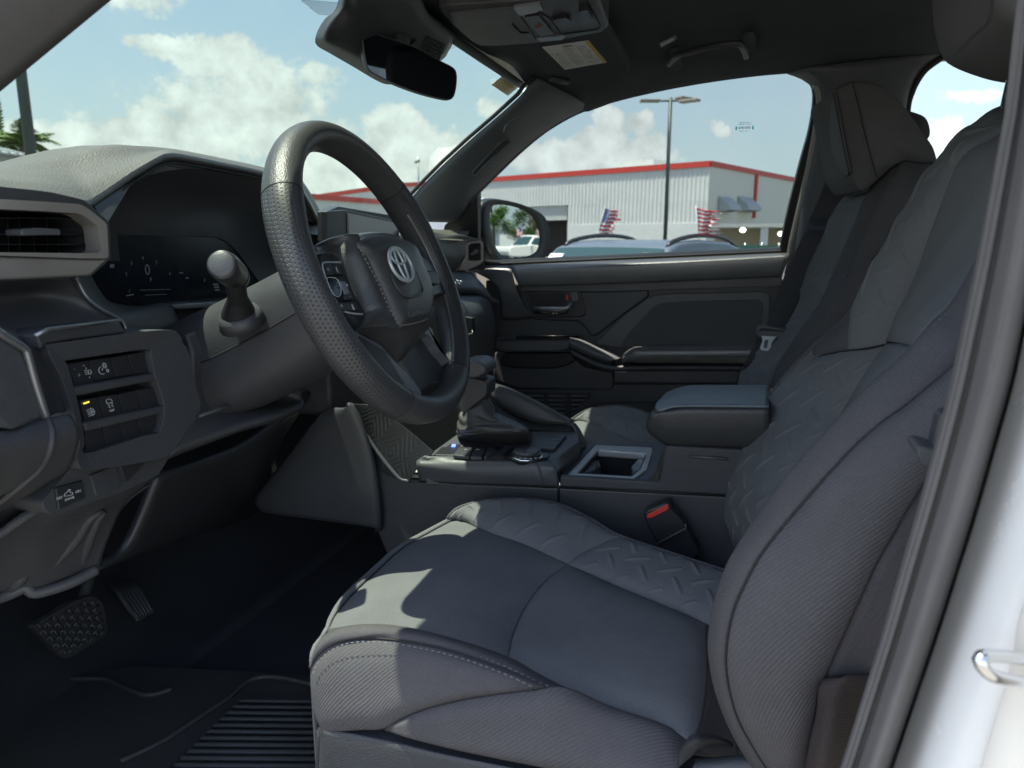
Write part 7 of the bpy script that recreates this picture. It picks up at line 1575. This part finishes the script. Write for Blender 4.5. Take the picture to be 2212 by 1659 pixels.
stitches('bolster_stitching', stm([jy(158, 872, .602), jy(200, 806, .607), jy(300, 752, .613), jy(400, 738, .614), jy(520, 742, .614), jy(700, 765, .613), jy(880, 812, .61), jy(1090, 888, .604), jy(1260, 968, .60), jy(1310, 988, .60)]), M['stitch'], ds, .0062, .0036, .0006, .0022)
stitches('bolster_stitching', stm([jy(160, 935, .592), jy(190, 868, .594), jy(250, 812, .595), jy(350, 775, .595), jy(500, 774, .595), jy(700, 804, .594), jy(900, 856, .591), jy(1080, 922, .588), jy(1230, 990, .587)]), M['stitch'], ds, .0062, .0036, .0006, .0022)
tube('bolster_seam', stm([p + Vector((0, -.001, .0012)) for p in N_st[:-1]]), .0009, M['black'], ds, 6)
tube('side_seam', stm([p + Vector((0, -.0008, 0)) for p in seam_side]), .0008, M['black'], ds, 6)
stitches('far_stitching', cr([p + Vector((0, -.004, .003)) for p in F_out[2:]], 60), M['fab'], ds, .006, .004, .0006, .001)
# base trim under the cushion
base_t = [jy(192, 1182, .600), jy(230, 1178, .596), jy(500, 1232, .590), jy(900, 1320, .584), jy(1400, 1420, .582), jy(2000, 1500, .582)]
base_m = [jy(196, 1240, .596), jy(235, 1230, .588), jy(500, 1275, .582), jy(900, 1355, .576), jy(1400, 1450, .574), jy(2000, 1540, .574)]
base_b = [jy(186, 1500, .600), jy(230, 1520, .592), jy(500, 1560, .586), jy(900, 1640, .580), jy(1400, 1750, .578), jy(2000, 1850, .578)]
base_i = [p + Vector((.012, .05, 0)) for p in base_t]
raw('seat_base_trim', [cr(base_i, 50), cr(base_t, 50), cr(base_m, 50), cr(base_b, 50)], M['grainpl'], ds, 26, .004)
fi = [Vector((p.x - .0, p.y, p.z)) for p in (base_t[0], base_m[0], base_b[0])]
raw('front_base', [cr(fi, 10), cr([p + Vector((-.01, .25, -.0)) for p in fi], 10), cr([p + Vector((-.0, .5, 0)) for p in fi], 10)], M['plastic'], ds, 8, .004)
# seat cushion core closes the far and rear sides
box('cushion_core', (-.14, .86, 1.10), (.36, .44, .12), M['fab'], ds, bev=.03, seg=3)
raw('rear_gap', [cr([jz(2062, 682, 1.215), jz(2075, 900, 1.208), jz(2050, 1130, 1.202), jz(2000, 1252, 1.200)], 20), cr([jz(2160, 650, 1.20), jz(2200, 900, 1.195), jz(2230, 1130, 1.185), jz(2212, 1400, 1.16)], 20)], M['fab2'], ds, 10, .004)
# folded loop of cloth at the hinge
raw('cloth_fold', [cr([jy(1960, 1260, .60), jy(1985, 1225, .60), jy(2030, 1215, .60), jy(2100, 1222, .61), (jy(2170, 1245, .62)), jy(2195, 1272, .63)], 24), cr([jy(1935, 1300, .588), jy(1980, 1262, .585), jy(2030, 1250, .585), jy(2100, 1250, .60), jy(2165, 1262, .61), jy(2195, 1276, .62)], 24),
                   cr([jy(1930, 1381, .585), jy(1990, 1330, .59), jy(2035, 1290, .60), jy(2090, 1275, .61), jy(2160, 1275, .62), jy(2195, 1282, .63)], 24)], M['fab2'], ds, 16, .003)
raw('hinge_cover', [cr([jy(2020, 1335, .60), jy(2212, 1318, .60), jy(2400, 1310, .60)], 12), cr([jy(2000, 1381, .585), jy(2212, 1360, .585), jy(2400, 1360, .585)], 12), cr([jy(1960, 1500, .58), jy(2212, 1480, .58), jy(2400, 1480, .58)], 12)], M['grainpl'], ds, 8, .004)
# ---- backrest
def iy(x, y, Y): return PY(fI(x, y), Y)
def ky(x, y, Y): return PY(fK(x, y), Y)
def hy(x, y, Y): return PY(fH(x, y), Y)
B_front = [iy(1680, -60, .645), iy(1600, 120, .64), iy(1450, 392, .625), iy(1330, 512, .615), iy(1225, 636, .61), iy(1130, 732, .606), iy(980, 862, .602), iy(830, 1022, .598), iy(640, 1232, .594), iy(500, 1400, .590), ky(560, 400, .588), ky(492, 560, .586), ky(442, 740, .584), ky(424, 900, .584), ky(432, 1010, .584), ky(470, 1180, .586), ky(560, 1400, .59), ky(690, 1640, .595), ky(800, 1800, .60)]
B_seam = [iy(1800, 160, .60), iy(1700, 380, .592), iy(1560, 640, .586), iy(1440, 765, .582), iy(1320, 862, .578), iy(1200, 962, .575), iy(1070, 1052, .572), iy(940, 1162, .570), iy(830, 1275, .568), iy(740, 1372, .566), ky(820, 270, .564), ky(700, 430, .562), ky(620, 580, .560), ky(560, 720, .560), ky(522, 900, .560), ky(520, 1080, .562), ky(570, 1300, .565), ky(660, 1480, .57), ky(800, 1700, .575)]
B_back = [iy(1900, 420, .565), iy(1790, 620, .56), iy(1660, 860, .556), iy(1540, 1040, .552), iy(1440, 1180, .55), iy(1360, 1290, .548), iy(1290, 1390, .546), iy(1230, 1490, .545), iy(1175, 1580, .545), iy(1130, 1665, .545), ky(1385, 440, .545), ky(1290, 640, .545), ky(1195, 850, .546), ky(1130, 1000, .548), ky(1082, 1110, .55), ky(1045, 1180, .552), ky(1030, 1300, .555), ky(990, 1500, .56), ky(950, 1700, .565)]
coons('near_bolster', B_front, B_seam, [B_front[0], B_seam[0]], [B_front[-1], B_seam[-1]], M['fab2'], ds, 150, 30, .006, 12, pwv=3)
coons('side_bolster', B_seam, B_back, [B_seam[0], B_back[0]], [B_seam[-1], B_back[-1]], M['fab2'], ds, 150, 50, .012, 12, pwv=3)
tube('bolster_piping', cr([p + Vector((0, -.002, 0)) for p in B_seam], 120), .0008, M['black'], ds, 6)
stitches('bolster_stitching', cr([p + Vector((.003, -.004, 0)) for p in B_front[1:-2]], 200), M['fab'], ds, .006, .0042, .0008, .002)
# mesh cloth side and lower cover behind the bolster
K_r = [ky(1640, -200, .535), ky(1600, 100, .535), ky(1560, 300, .535), ky(1480, 600, .535), ky(1380, 900, .535), ky(1290, 1110, .535)]
bsc = [iy(1790, 620, .562), iy(1540, 1040, .554), iy(1360, 1290, .55), iy(1230, 1490, .547), iy(1130, 1665, .547), ky(1290, 640, .547), ky(1130, 1000, .55), ky(1082, 1110, .552)]
raw('back_side_cloth', [cr(bsc, 50), cr([p + Vector((.05, .012, 0)) for p in bsc], 50), cr([p + Vector((.12, .03, 0)) for p in bsc], 50), cr([p + Vector((.15, .09, 0)) for p in bsc], 50)], M['mesh'], ds, 20, .004)
raw('side_lower_cover', [cr([ky(1075, 1110, .548), ky(1042, 1170, .542), ky(1030, 1300, .545), ky(985, 1500, .55), ky(940, 1750, .555)], 24), cr([ky(1200, 1110, .535), ky(1160, 1180, .532), ky(1130, 1300, .532), ky(1090, 1500, .532), ky(1030, 1750, .532)], 24), cr([ky(1420, 1110, .56), ky(1380, 1180, .56), ky(1350, 1300, .56), ky(1290, 1500, .56), ky(1230, 1750, .56)], 24)], mat('brown_grey_mesh', (.075, .062, .06), .95, spec=.1, grain=.0006, gscale=1300, grainkind='rib'), ds, 16, .004)
# centre insert (upper and lower) on the leaning back plane
BO = Vector((.055, .85, 1.25)); BN = Vector((-.915, 0, .40)).normalized()
def bi(x, y, o_=0): return PP(fI(x, y), BO + BN * o_, BN)
def bh(x, y, o_=0): return PP(fH(x, y), BO + BN * o_, BN)
U_l = [bi(1310, 0), bi(1290, 170), bi(1230, 340), bi(1160, 480), bi(1086, 612)]
U_far = [hy(1440, 760, .93), hy(1360, 840, .95), hy(1250, 890, .965), hy(1200, 935, .97), hy(1160, 985, .975), hy(1120, 1080, .98), iy(1345, 0, .985), iy(1290, 170, .99), iy(1230, 330, .99), iy(1150, 480, .99), iy(1086, 612, .99)]
U_near = [hy(1640, 760, .70), iy(1740, 40, .68), iy(1600, 240, .665), iy(1450, 400, .65), iy(1330, 515, .64), iy(1225, 636, .64)]
coons('back_insert_upper', U_far, U_near, [U_far[0], hy(1540, 750, .80), U_near[0]], [U_far[-1], iy(1155, 622, .80), U_near[-1]], M['fab'], ds, 90, 50, .008, 6)
L_far = [iy(1086, 626, .99), iy(1020, 740, .985), iy(960, 840, .98), iy(900, 945, .975), iy(835, 1045, .97)]
L_near = [iy(1225, 640, .64), iy(1130, 745, .64), iy(1040, 830, .65), iy(930, 940, .72), iy(838, 1047, .96)]
coons('back_insert_lower', L_far, L_near, [L_far[0], iy(1155, 624, .80), L_near[0]], [L_far[-1], L_near[-1]], M['fab'], ds, 60, 30, .004, 5)
# deep filler behind the near bolster so nothing shows through
flat('back_core', [PP(fI(x, y), BO - BN * .05, BN) for x, y in [(1750, 0), (1450, 0), (1150, 600), (500, 1500), (700, 2200), (1300, 2200)]], -BN * .06, M['fab2'], ds, .01)
# far bolster: plain upper strip and herringbone panels
def fb(x, y, Y): return iy(x, y, Y)
FB_out_up = [hy(1440, 640, 1.0), hy(1350, 680, 1.02), hy(1250, 762, 1.04), hy(1160, 852, 1.055), hy(1085, 935, 1.065), hy(1000, 1040, 1.075), iy(1160, 0, 1.08), iy(1105, 100, 1.085), iy(1050, 205, 1.09), iy(990, 325, 1.095), iy(955, 392, 1.10)]
top_in = [hy(1440, 760, .93), hy(1360, 840, .95), hy(1250, 890, .965), hy(1200, 935, .97), hy(1160, 985, .975), hy(1120, 1080, .98), iy(1345, 0, .985), iy(1290, 170, .99), iy(1230, 330, .99), iy(1150, 480, .99), iy(1086, 612, .99)]
coons('far_back_bolster', FB_out_up, top_in, [FB_out_up[0], top_in[0]], [iy(955, 392, 1.10), iy(900, 480, 1.08), iy(885, 660, 1.04), iy(985, 650, 1.01), iy(1086, 626, .99)], M['fab3'], ds, 200, 90, .010, 8, chev(.0017, .06), pwv=4)
st_ = [iy(955, 392, 1.10), iy(905, 470, 1.085), iy(890, 560, 1.06), iy(885, 660, 1.04)]
coons('plain_strip', [iy(955, 392, 1.10), iy(855, 505, 1.115), iy(760, 580, 1.12), iy(690, 650, 1.12)], [iy(885, 660, 1.04), iy(820, 668, 1.06), iy(750, 685, 1.085), iy(690, 715, 1.10)], st_, [iy(690, 650, 1.12), iy(690, 715, 1.10)], M['fab2'], ds, 30, 24, .003, 4)
FL_out = [iy(690, 650, 1.122), iy(560, 782, 1.125), iy(430, 950, 1.125), iy(330, 1100, 1.12), iy(240, 1290, 1.115), iy(208, 1440, 1.11), iy(215, 1550, 1.105), iy(240, 1680, 1.10), iy(300, 1850, 1.10)]
FL_in = [iy(1086, 626, .99), iy(1020, 740, .985), iy(960, 840, .98), iy(900, 945, .975), iy(835, 1045, .97), iy(640, 1250, .95), iy(500, 1420, .94), iy(420, 1560, .94), iy(400, 1850, .94)]
coons('far_back_bolster', FL_out, FL_in, [iy(690, 650, 1.122), iy(760, 672, 1.09), iy(885, 660, 1.04), iy(985, 650, 1.01), iy(1086, 626, .99)], [FL_out[-1], FL_in[-1]], M['fab3'], ds, 200, 110, .008, 8, chev(.0017, .06), pwv=4)
tube('back_seam', cr([iy(690, 712, 1.098) + Vector((0, -.002, 0)), iy(760, 684, 1.08) + Vector((0, -.002, 0)), iy(885, 664, 1.036), iy(985, 653, 1.005), iy(1086, 630, .985)], 40), .0012, M['black'], ds, 6)
tube('outer_piping', cr([p + Vector((-.001, -.002, 0)) for p in FL_out], 80), .0016, M['fab2'], ds, 8)
stitches('strip_stitching', cr([iy(930, 400, 1.09), iy(915, 470, 1.075), iy(905, 560, 1.055), iy(900, 640, 1.035)], 30), M['stitch'], ds, .006, .0036, .0006, .003)
fo = cr(FB_out_up[::-1], 30)[::-1]; fo2 = cr(FB_out_up[:-1] + [iy(855, 505, 1.115)] + FL_out, 90)
raw('back_far_side', [fo2, [p + Vector((.02, .012, 0)) for p in fo2], [p + Vector((.10, .02, -.01)) for p in fo2], [p + Vector((.14, .0, -.01)) for p in fo2]], M['fab2'], ds, 14, .004)
raw('back_panel', [[p + Vector((.14, .0, -.01)) for p in fo2], [Vector((p.x + .16, .85, p.z - .01)) for p in fo2], [Vector((p.x + .14, .60, p.z)) for p in fo2]], M['fab2'], ds, 14, .004)
# headrest (top right): sits above the backrest on steel posts
hr = bpy.data.objects.new('headrest', None); C.objects.link(hr); hr.parent = ds; hr.location = hy(1300, 200, .85) - wloc(ds)
hro = [hy(*q, .95) for q in [(960, -420), (965, -150), (985, 0), (992, 90), (1005, 200), (1030, 310), (1060, 375), (1110, 415), (1200, 455), (1320, 494), (1420, 512), (1520, 514), (1640, 480), (1760, 380), (1800, 150), (1780, -200), (1700, -420), (1300, -520)]]
def pillow(name, outl, depth, bul, m, parent, n=72, lay=9, m2=None):
    """stuffed block: outline on the near face, extruded by depth, both faces and the rim rounded"""
    O_ = cr(outl, n, True)[:-1]; c_ = sum(O_, Vector()) / n; D_ = Vector(depth); dn = D_.normalized(); rows = []
    prof = []
    for k in range(lay + 1): a = math.pi / 2 * k / lay; prof.append((1 - (1 - math.sin(a)) * 1.0, a))
    rg = []
    for k in range(lay + 1):       # near face from centre to rim
        s = k / lay; rg.append((s * .86, -bul * (1 - s ** 2.6)))
    for k in range(1, 6): a = math.pi / 2 * k / 5; rg.append((.86 + .14 * math.sin(a), bul * (1 - math.cos(a)) * .9))
    back_ = [(s, D_.length - z) for s, z in rg][::-1]
    vs = []; seq = rg + back_
    for s, z in seq:
        for p in O_: vs.append(c_ + (p - c_) * max(s, .001) + dn * z)
    fs = [(a * n + i, a * n + (i + 1) % n, (a + 1) * n + (i + 1) % n, (a + 1) * n + i) for a in range(len(seq) - 1) for i in range(n)]
    o = link(name, vs, fs, m, parent, uvs=[(v.x + v.y * .3, v.z) for v in vs]); bm = bmesh.new(); bm.from_mesh(o.data); bmesh.ops.recalc_face_normals(bm, faces=bm.faces); bm.to_mesh(o.data); bm.free(); return o
pillow('headrest_pad', hro, (0, -.20, 0), .024, M['hcloth'], hr)
tube('headrest_seam', cr([hy(*q, .722) for q in [(1375, -60), (1370, 0), (1355, 100), (1330, 150), (1260, 210), (1200, 270), (1140, 330)]], 40), .0011, M['black'], hr, 6)
for Y_ in (.80, .92): tube('headrest_post', [Vector((.26, Y_, 1.78)), Vector((.27, Y_, 1.90))], .006, M['chrome'], hr, 10)
# ------------------------------------------------------------------ passenger seat
ps = thing('passenger_seat', 'dark grey cloth passenger seat with large headrest seen beyond the console', 'car seat', (0, 1.57, .95))
PYf = lambda f, x, y, Y: PY(f(x, y), Y)
pc_out = [gr_(1250, 400, 1.37), gr_(1270, 370, 1.40), gr_(1330, 325, 1.46), gr_(1400, 308, 1.52), gr_(1500, 296, 1.58), gr_(1600, 306, 1.63), gr_(1710, 345, 1.68), gr_(1850, 400, 1.72)]
pc_in = [gr_(1262, 384, 1.37), gr_(1330, 400, 1.39), gr_(1440, 435, 1.42), gr_(1530, 462, 1.44), gr_(1640, 505, 1.46), gr_(1760, 560, 1.48)]
def pz_(x, y, z): return PZ(fG(x, y), z)
ps_top = [pz_(1255, 378, 1.243), pz_(1290, 352, 1.25), pz_(1340, 322, 1.256), pz_(1410, 303, 1.26), pz_(1500, 295, 1.26), pz_(1600, 306, 1.258), pz_(1710, 342, 1.25), pz_(1900, 420, 1.24)]
ps_ins = [pz_(1265, 381, 1.238), pz_(1330, 392, 1.238), pz_(1420, 422, 1.236), pz_(1510, 455, 1.234), pz_(1640, 508, 1.23), pz_(1800, 570, 1.228)]
coons('far_bolster_front', ps_top, ps_ins, [ps_top[0], ps_ins[0]], [ps_top[-1], ps_ins[-1]], M['fab3'], ps, 160, 60, .010, 7, chev(), pwv=4)
ps_near = [pz_(1250, 392, 1.236), pz_(1290, 470, 1.225), pz_(1330, 520, 1.22), pz_(1450, 600, 1.22), pz_(1700, 700, 1.22)]
coons('front_insert', ps_ins, ps_near, [ps_ins[0], ps_near[0]], [ps_ins[-1], ps_near[-1]], M['fab'], ps, 60, 40, .010, 6)
pt = cr(ps_top, 40); raw('cushion_side', [pt, [p + Vector((-.01, .01, -.02)) for p in pt], [p + Vector((-.0, .02, -.2)) for p in pt]], M['fab2'], ps, 12, .004)
pi_ = cr([ps_top[0]] + ps_near[:3], 20); raw('cushion_front', [pi_, [p + Vector((-.012, 0, -.02)) for p in pi_], [p + Vector((-.005, 0, -.2)) for p in pi_]], M['fab2'], ps, 10, .004)
# backrest of the passenger seat
def P2(f, x, y, Y): return PY(f(x, y), Y)
q_out = [P2(fH, 545, 1130, 1.66), P2(fH, 480, 1180, 1.68), P2(fH, 410, 1290, 1.69), P2(fH, 340, 1450, 1.70), P2(fI, 600, 300, 1.72), P2(fI, 480, 520, 1.73), P2(fI, 360, 670, 1.73), P2(fI, 300, 780, 1.73), P2(fI, 270, 900, 1.73)]
q_in1 = [P2(fH, 550, 1160, 1.63), P2(fH, 520, 1240, 1.63), P2(fH, 480, 1350, 1.63), P2(fI, 835, 130, 1.63), P2(fI, 780, 330, 1.62), P2(fI, 745, 435, 1.62), P2(fI, 600, 620, 1.60), P2(fI, 500, 740, 1.60), P2(fI, 430, 860, 1.60)]
coons('far_back_bolster', q_out, q_in1, [q_out[0], q_in1[0]], [q_out[-1], q_in1[-1]], M['fab3'], ps, 180, 70, .008, 10, chev(.0017, .06), pwv=4)
q_in2 = [P2(fH, 640, 1140, 1.54), P2(fH, 625, 1200, 1.535), P2(fH, 600, 1290, 1.53), P2(fH, 565, 1400, 1.53), P2(fI, 850, 220, 1.53), P2(fI, 790, 350, 1.53), P2(fI, 740, 450, 1.53), P2(fI, 600, 640, 1.53), P2(fI, 450, 860, 1.53)]
coons('back_insert', q_in1, q_in2, [q_in1[0], P2(fH, 590, 1150, 1.58), q_in2[0]], [q_in1[-1], q_in2[-1]], M['fab'], ps, 90, 30, .006, 8)
q_edge = [P2(fH, 800, 985, 1.46), P2(fH, 770, 1060, 1.455), P2(fH, 720, 1150, 1.45), P2(fH, 690, 1220, 1.445), P2(fH, 640, 1330, 1.44), P2(fI, 930, 140, 1.44), P2(fI, 850, 330, 1.435), P2(fI, 760, 470, 1.43), P2(fI, 640, 620, 1.43), P2(fI, 540, 760, 1.43), P2(fI, 470, 870, 1.43)]
coons('near_bolster', q_in2, q_edge, [q_in2[0], P2(fH, 690, 1050, 1.50), q_edge[0]], [q_in2[-1], q_edge[-1]], M['fab2'], ps, 100, 30, .012, 8, pwv=3)
q_back = [P2(fH, 1040, 960, 1.42), P2(fH, 1010, 1010, 1.41), P2(fH, 960, 1120, 1.40), P2(fH, 900, 1250, 1.40), P2(fH, 820, 1400, 1.40), P2(fI, 1060, 150, 1.40), P2(fI, 960, 370, 1.40), P2(fI, 850, 500, 1.40), P2(fI, 720, 650, 1.40), P2(fI, 600, 780, 1.40), P2(fI, 540, 870, 1.40)]
coons('bolster_side', q_edge, q_back, [q_edge[0], P2(fH, 850, 955, 1.44), P2(fH, 950, 965, 1.43), q_back[0]], [q_edge[-1], q_back[-1]], M['fab2'], ps, 100, 40, .010, 8, pwv=3)
q_b2 = [p + Vector((.25, .12, 0)) for p in q_back]; raw('back_side', [cr(q_back, 40), cr(q_b2, 40)], M['fab2'], ps, 8, .004)
stitches('bolster_stitching', cr([P2(fH, *q, 1.435) for q in [(775, 1050), (735, 1120), (700, 1210), (650, 1310), (600, 1430), (560, 1530), (510, 1610), (475, 1659)]], 60), M['stitch'], ps, .009, .005, .0008, .004)
tube('side_piping', cr([P2(fH, *q, 1.40) for q in [(760, 1370), (730, 1440), (700, 1490), (650, 1540)]], 20), .0012, M['black'], ps, 6)
# headrest: big side face, forward cushion face
ph = bpy.data.objects.new('headrest', None); C.objects.link(ph); ph.parent = ps; ph.location = P2(fH, 700, 800, 1.6) - wloc(ps)
hp = [P2(fH, *q, 1.46) for q in [(422, 548), (440, 640), (470, 800), (500, 950), (520, 1035), (555, 1095), (605, 1134), (690, 1076), (740, 1030), (790, 985), (860, 960), (960, 985), (1045, 975), (1045, 930), (1020, 860), (960, 780), (900, 690), (830, 600), (770, 545), (700, 500), (640, 480), (540, 478), (470, 505)]]
pillow('headrest_pad', hp, (-.02, .20, 0), .012, M['hcloth'], ph, 96)
fp = [P2(fH, 424, 560, 1.449), P2(fH, 440, 640, 1.449), P2(fH, 470, 800, 1.447), P2(fH, 500, 950, 1.447), P2(fH, 517, 1028, 1.449)]
fz = [P2(fH, 398, 568, 1.60), P2(fH, 376, 640, 1.62), P2(fH, 374, 790, 1.62), P2(fH, 402, 950, 1.62), P2(fH, 458, 1088, 1.60)]
coons('headrest_front', fz, fp, [fz[0], fp[0]], [fz[-1], P2(fH, 490, 1062, 1.52), fp[-1]], M['fab'], ph, 60, 24, .004, 8, pwv=3)
tube('headrest_piping', cr([p + Vector((0, -.002, 0)) for p in fp] + [P2(fH, 500, 1048, 1.46)], 50), .0013, M['black'], ph, 6)
stitches('headrest_stitching', cr([P2(fH, *q, 1.443) for q in [(525, 490), (545, 560), (565, 640), (590, 750), (615, 850), (640, 950), (660, 1020), (680, 1060)]], 60), M['fab'], ph, .007, .0045, .0009, .002)
tube('headrest_seam', cr([P2(fH, *q, 1.4465) for q in [(533, 484), (555, 560), (577, 640), (600, 750), (625, 850), (652, 950), (672, 1020), (690, 1066)]], 60), .0009, M['black'], ph, 6)
# rear seat headrest beyond
rh_ = thing('rear_seat_headrest', 'small dark headrest of the rear seat against the rear side window', 'headrest', tuple(P2(fH, 930, 730, 1.75)))
pillow('headrest_pad', [P2(fH, *q, 1.70) for q in [(820, 640), (890, 655), (960, 680), (990, 710), (1005, 760), (1005, 800), (985, 830), (900, 900), (780, 900), (740, 800)]], (0, .2, 0), .02, M['fab2'], rh_, 48)
# ------------------------------------------------------------------ passenger belt with its tongue
bt_ = thing('seat_belt', 'black seat belt webbing with a bright steel tongue hanging at the passenger side', 'seat belt', tuple(PYf(fI, 470, 560, 1.78)))
def strap(name, c, wd, m, parent, n=40):
    A0 = cr([a for a, b in c], n); B0 = cr([b for a, b in c], n); raw(name, [A0, [p.lerp(q, .5) + Vector((0, -.002, 0)) for p, q in zip(A0, B0)], B0], m, parent, 8, .0015)
strap('webbing', [(P2(fH, 395, 960, 1.80), P2(fH, 545, 960, 1.80)), (P2(fH, 365, 1110, 1.79), P2(fH, 530, 1160, 1.79)), (P2(fH, 280, 1310, 1.78), P2(fH, 455, 1330, 1.78)), (P2(fI, 650, 20, 1.70), P2(fI, 780, 20, 1.70)), (P2(fI, 560, 200, 1.695), P2(fI, 710, 200, 1.695)), (P2(fI, 490, 380, 1.68), P2(fI, 625, 380, 1.68)), (P2(fI, 435, 530, 1.665), P2(fI, 535, 545, 1.665)), (P2(fI, 425, 565, 1.665), P2(fI, 525, 570, 1.665))], 0, M['belt'], bt_)
strap('webbing', [(P2(fI, 405, 565, 1.695), P2(fI, 520, 570, 1.695)), (P2(fI, 380, 620, 1.70), P2(fI, 500, 620, 1.70)), (P2(fI, 320, 740, 1.69), P2(fI, 470, 740, 1.69)), (P2(fI, 285, 850, 1.78), P2(fI, 430, 850, 1.78)), (P2(fI, 260, 950, 1.78), P2(fI, 400, 950, 1.78))], 0, M['belt'], bt_)
tube('tongue_guide', cr([P2(fI, 395, 560, 1.66), P2(fI, 405, 540, 1.66), P2(fI, 440, 538, 1.66), P2(fI, 520, 550, 1.66), P2(fI, 540, 548, 1.66), P2(fI, 542, 560, 1.66), P2(fI, 520, 585, 1.66), P2(fI, 450, 585, 1.66), P2(fI, 400, 580, 1.66), P2(fI, 392, 570, 1.66)], 50, True)[:-1], .0055, M['plastic_l'], bt_, 10, closed=True)
flat('guide_body', rpoly([P2(fI, x, y, 1.655) for x, y in [(398, 558), (440, 556), (535, 562), (520, 582), (450, 584), (404, 578)]], .003), (0, .012, 0), M['plastic_l'], bt_, .003)
to = [P2(fI, x, y, 1.652) for x, y in [(412, 584), (495, 588), (478, 606), (468, 622), (462, 660), (452, 668), (412, 662), (404, 652), (418, 612)]]; ti = [P2(fI, x, y, 1.652) for x, y in [(432, 606), (452, 606), (452, 607), (448, 620), (443, 648), (440, 652), (426, 650), (424, 645), (430, 612)]]
ring('steel_tongue', to, ti, (0, .003, 0), M['tongue'], bt_, .0008)
# belt anchor housing at the passenger side of the console
bk = thing('belt_buckle', 'black seat belt buckle with red release button beside the driver cushion', 'belt buckle', tuple(g_(1750, 920, 1.06)))
def bg_(x, y, Y=1.045): return PY(fG(x, y), Y)
flat('buckle_body', rpoly([bg_(*q) for q in [(1680, 955), (1672, 915), (1700, 895), (1810, 855), (1830, 862), (1838, 895), (1905, 965), (1920, 1010), (1800, 1075), (1750, 1090), (1705, 1010)]], .005), (0, .028, 0), M['plastic_s'], bk, .004)
flat('release_button', rpoly([bg_(*q, 1.043) for q in [(1692, 925), (1812, 862), (1820, 885), (1808, 900), (1718, 944), (1690, 944)]], .002), (0, .02, 0), M['red'], bk, .0025)
flat('buckle_boot', rpoly([bg_(*q, 1.05) for q in [(1750, 1088), (1925, 1000), (1960, 1080), (2000, 1150), (1960, 1180), (1850, 1170), (1790, 1150)]], .006), (0, .03, 0), M['plastic_s'], bk, .005)
tube('boot_groove', [bg_(1752, 1092, 1.0435), bg_(1850, 1040, 1.0435), bg_(1918, 1003, 1.0435), bg_(1915, 975, 1.0435)], .0015, M['plastic_l'], bk, 6)
# near side belt guide low on the pillar, beside the seat
bg2 = thing('belt_anchor', 'grey plastic belt guide peeking out between the driver backrest and the rubber seal', 'belt guide', tuple(iy(1330, 1150, .50)))
flat('guide_bracket', rpoly([iy(*q, .50) for q in [(1385, 1000), (1500, 1000), (1480, 1230), (1335, 1210)]], .004), (0, .015, 0), M['plastic'], bg2, .003)
flat('guide_cover', rpoly([iy(*q, .49) for q in [(1262, 1195), (1290, 1188), (1420, 1222), (1420, 1330), (1300, 1285), (1265, 1240)]], .006), (0, .03, 0), M['plastic_l'], bg2, .008, 4)
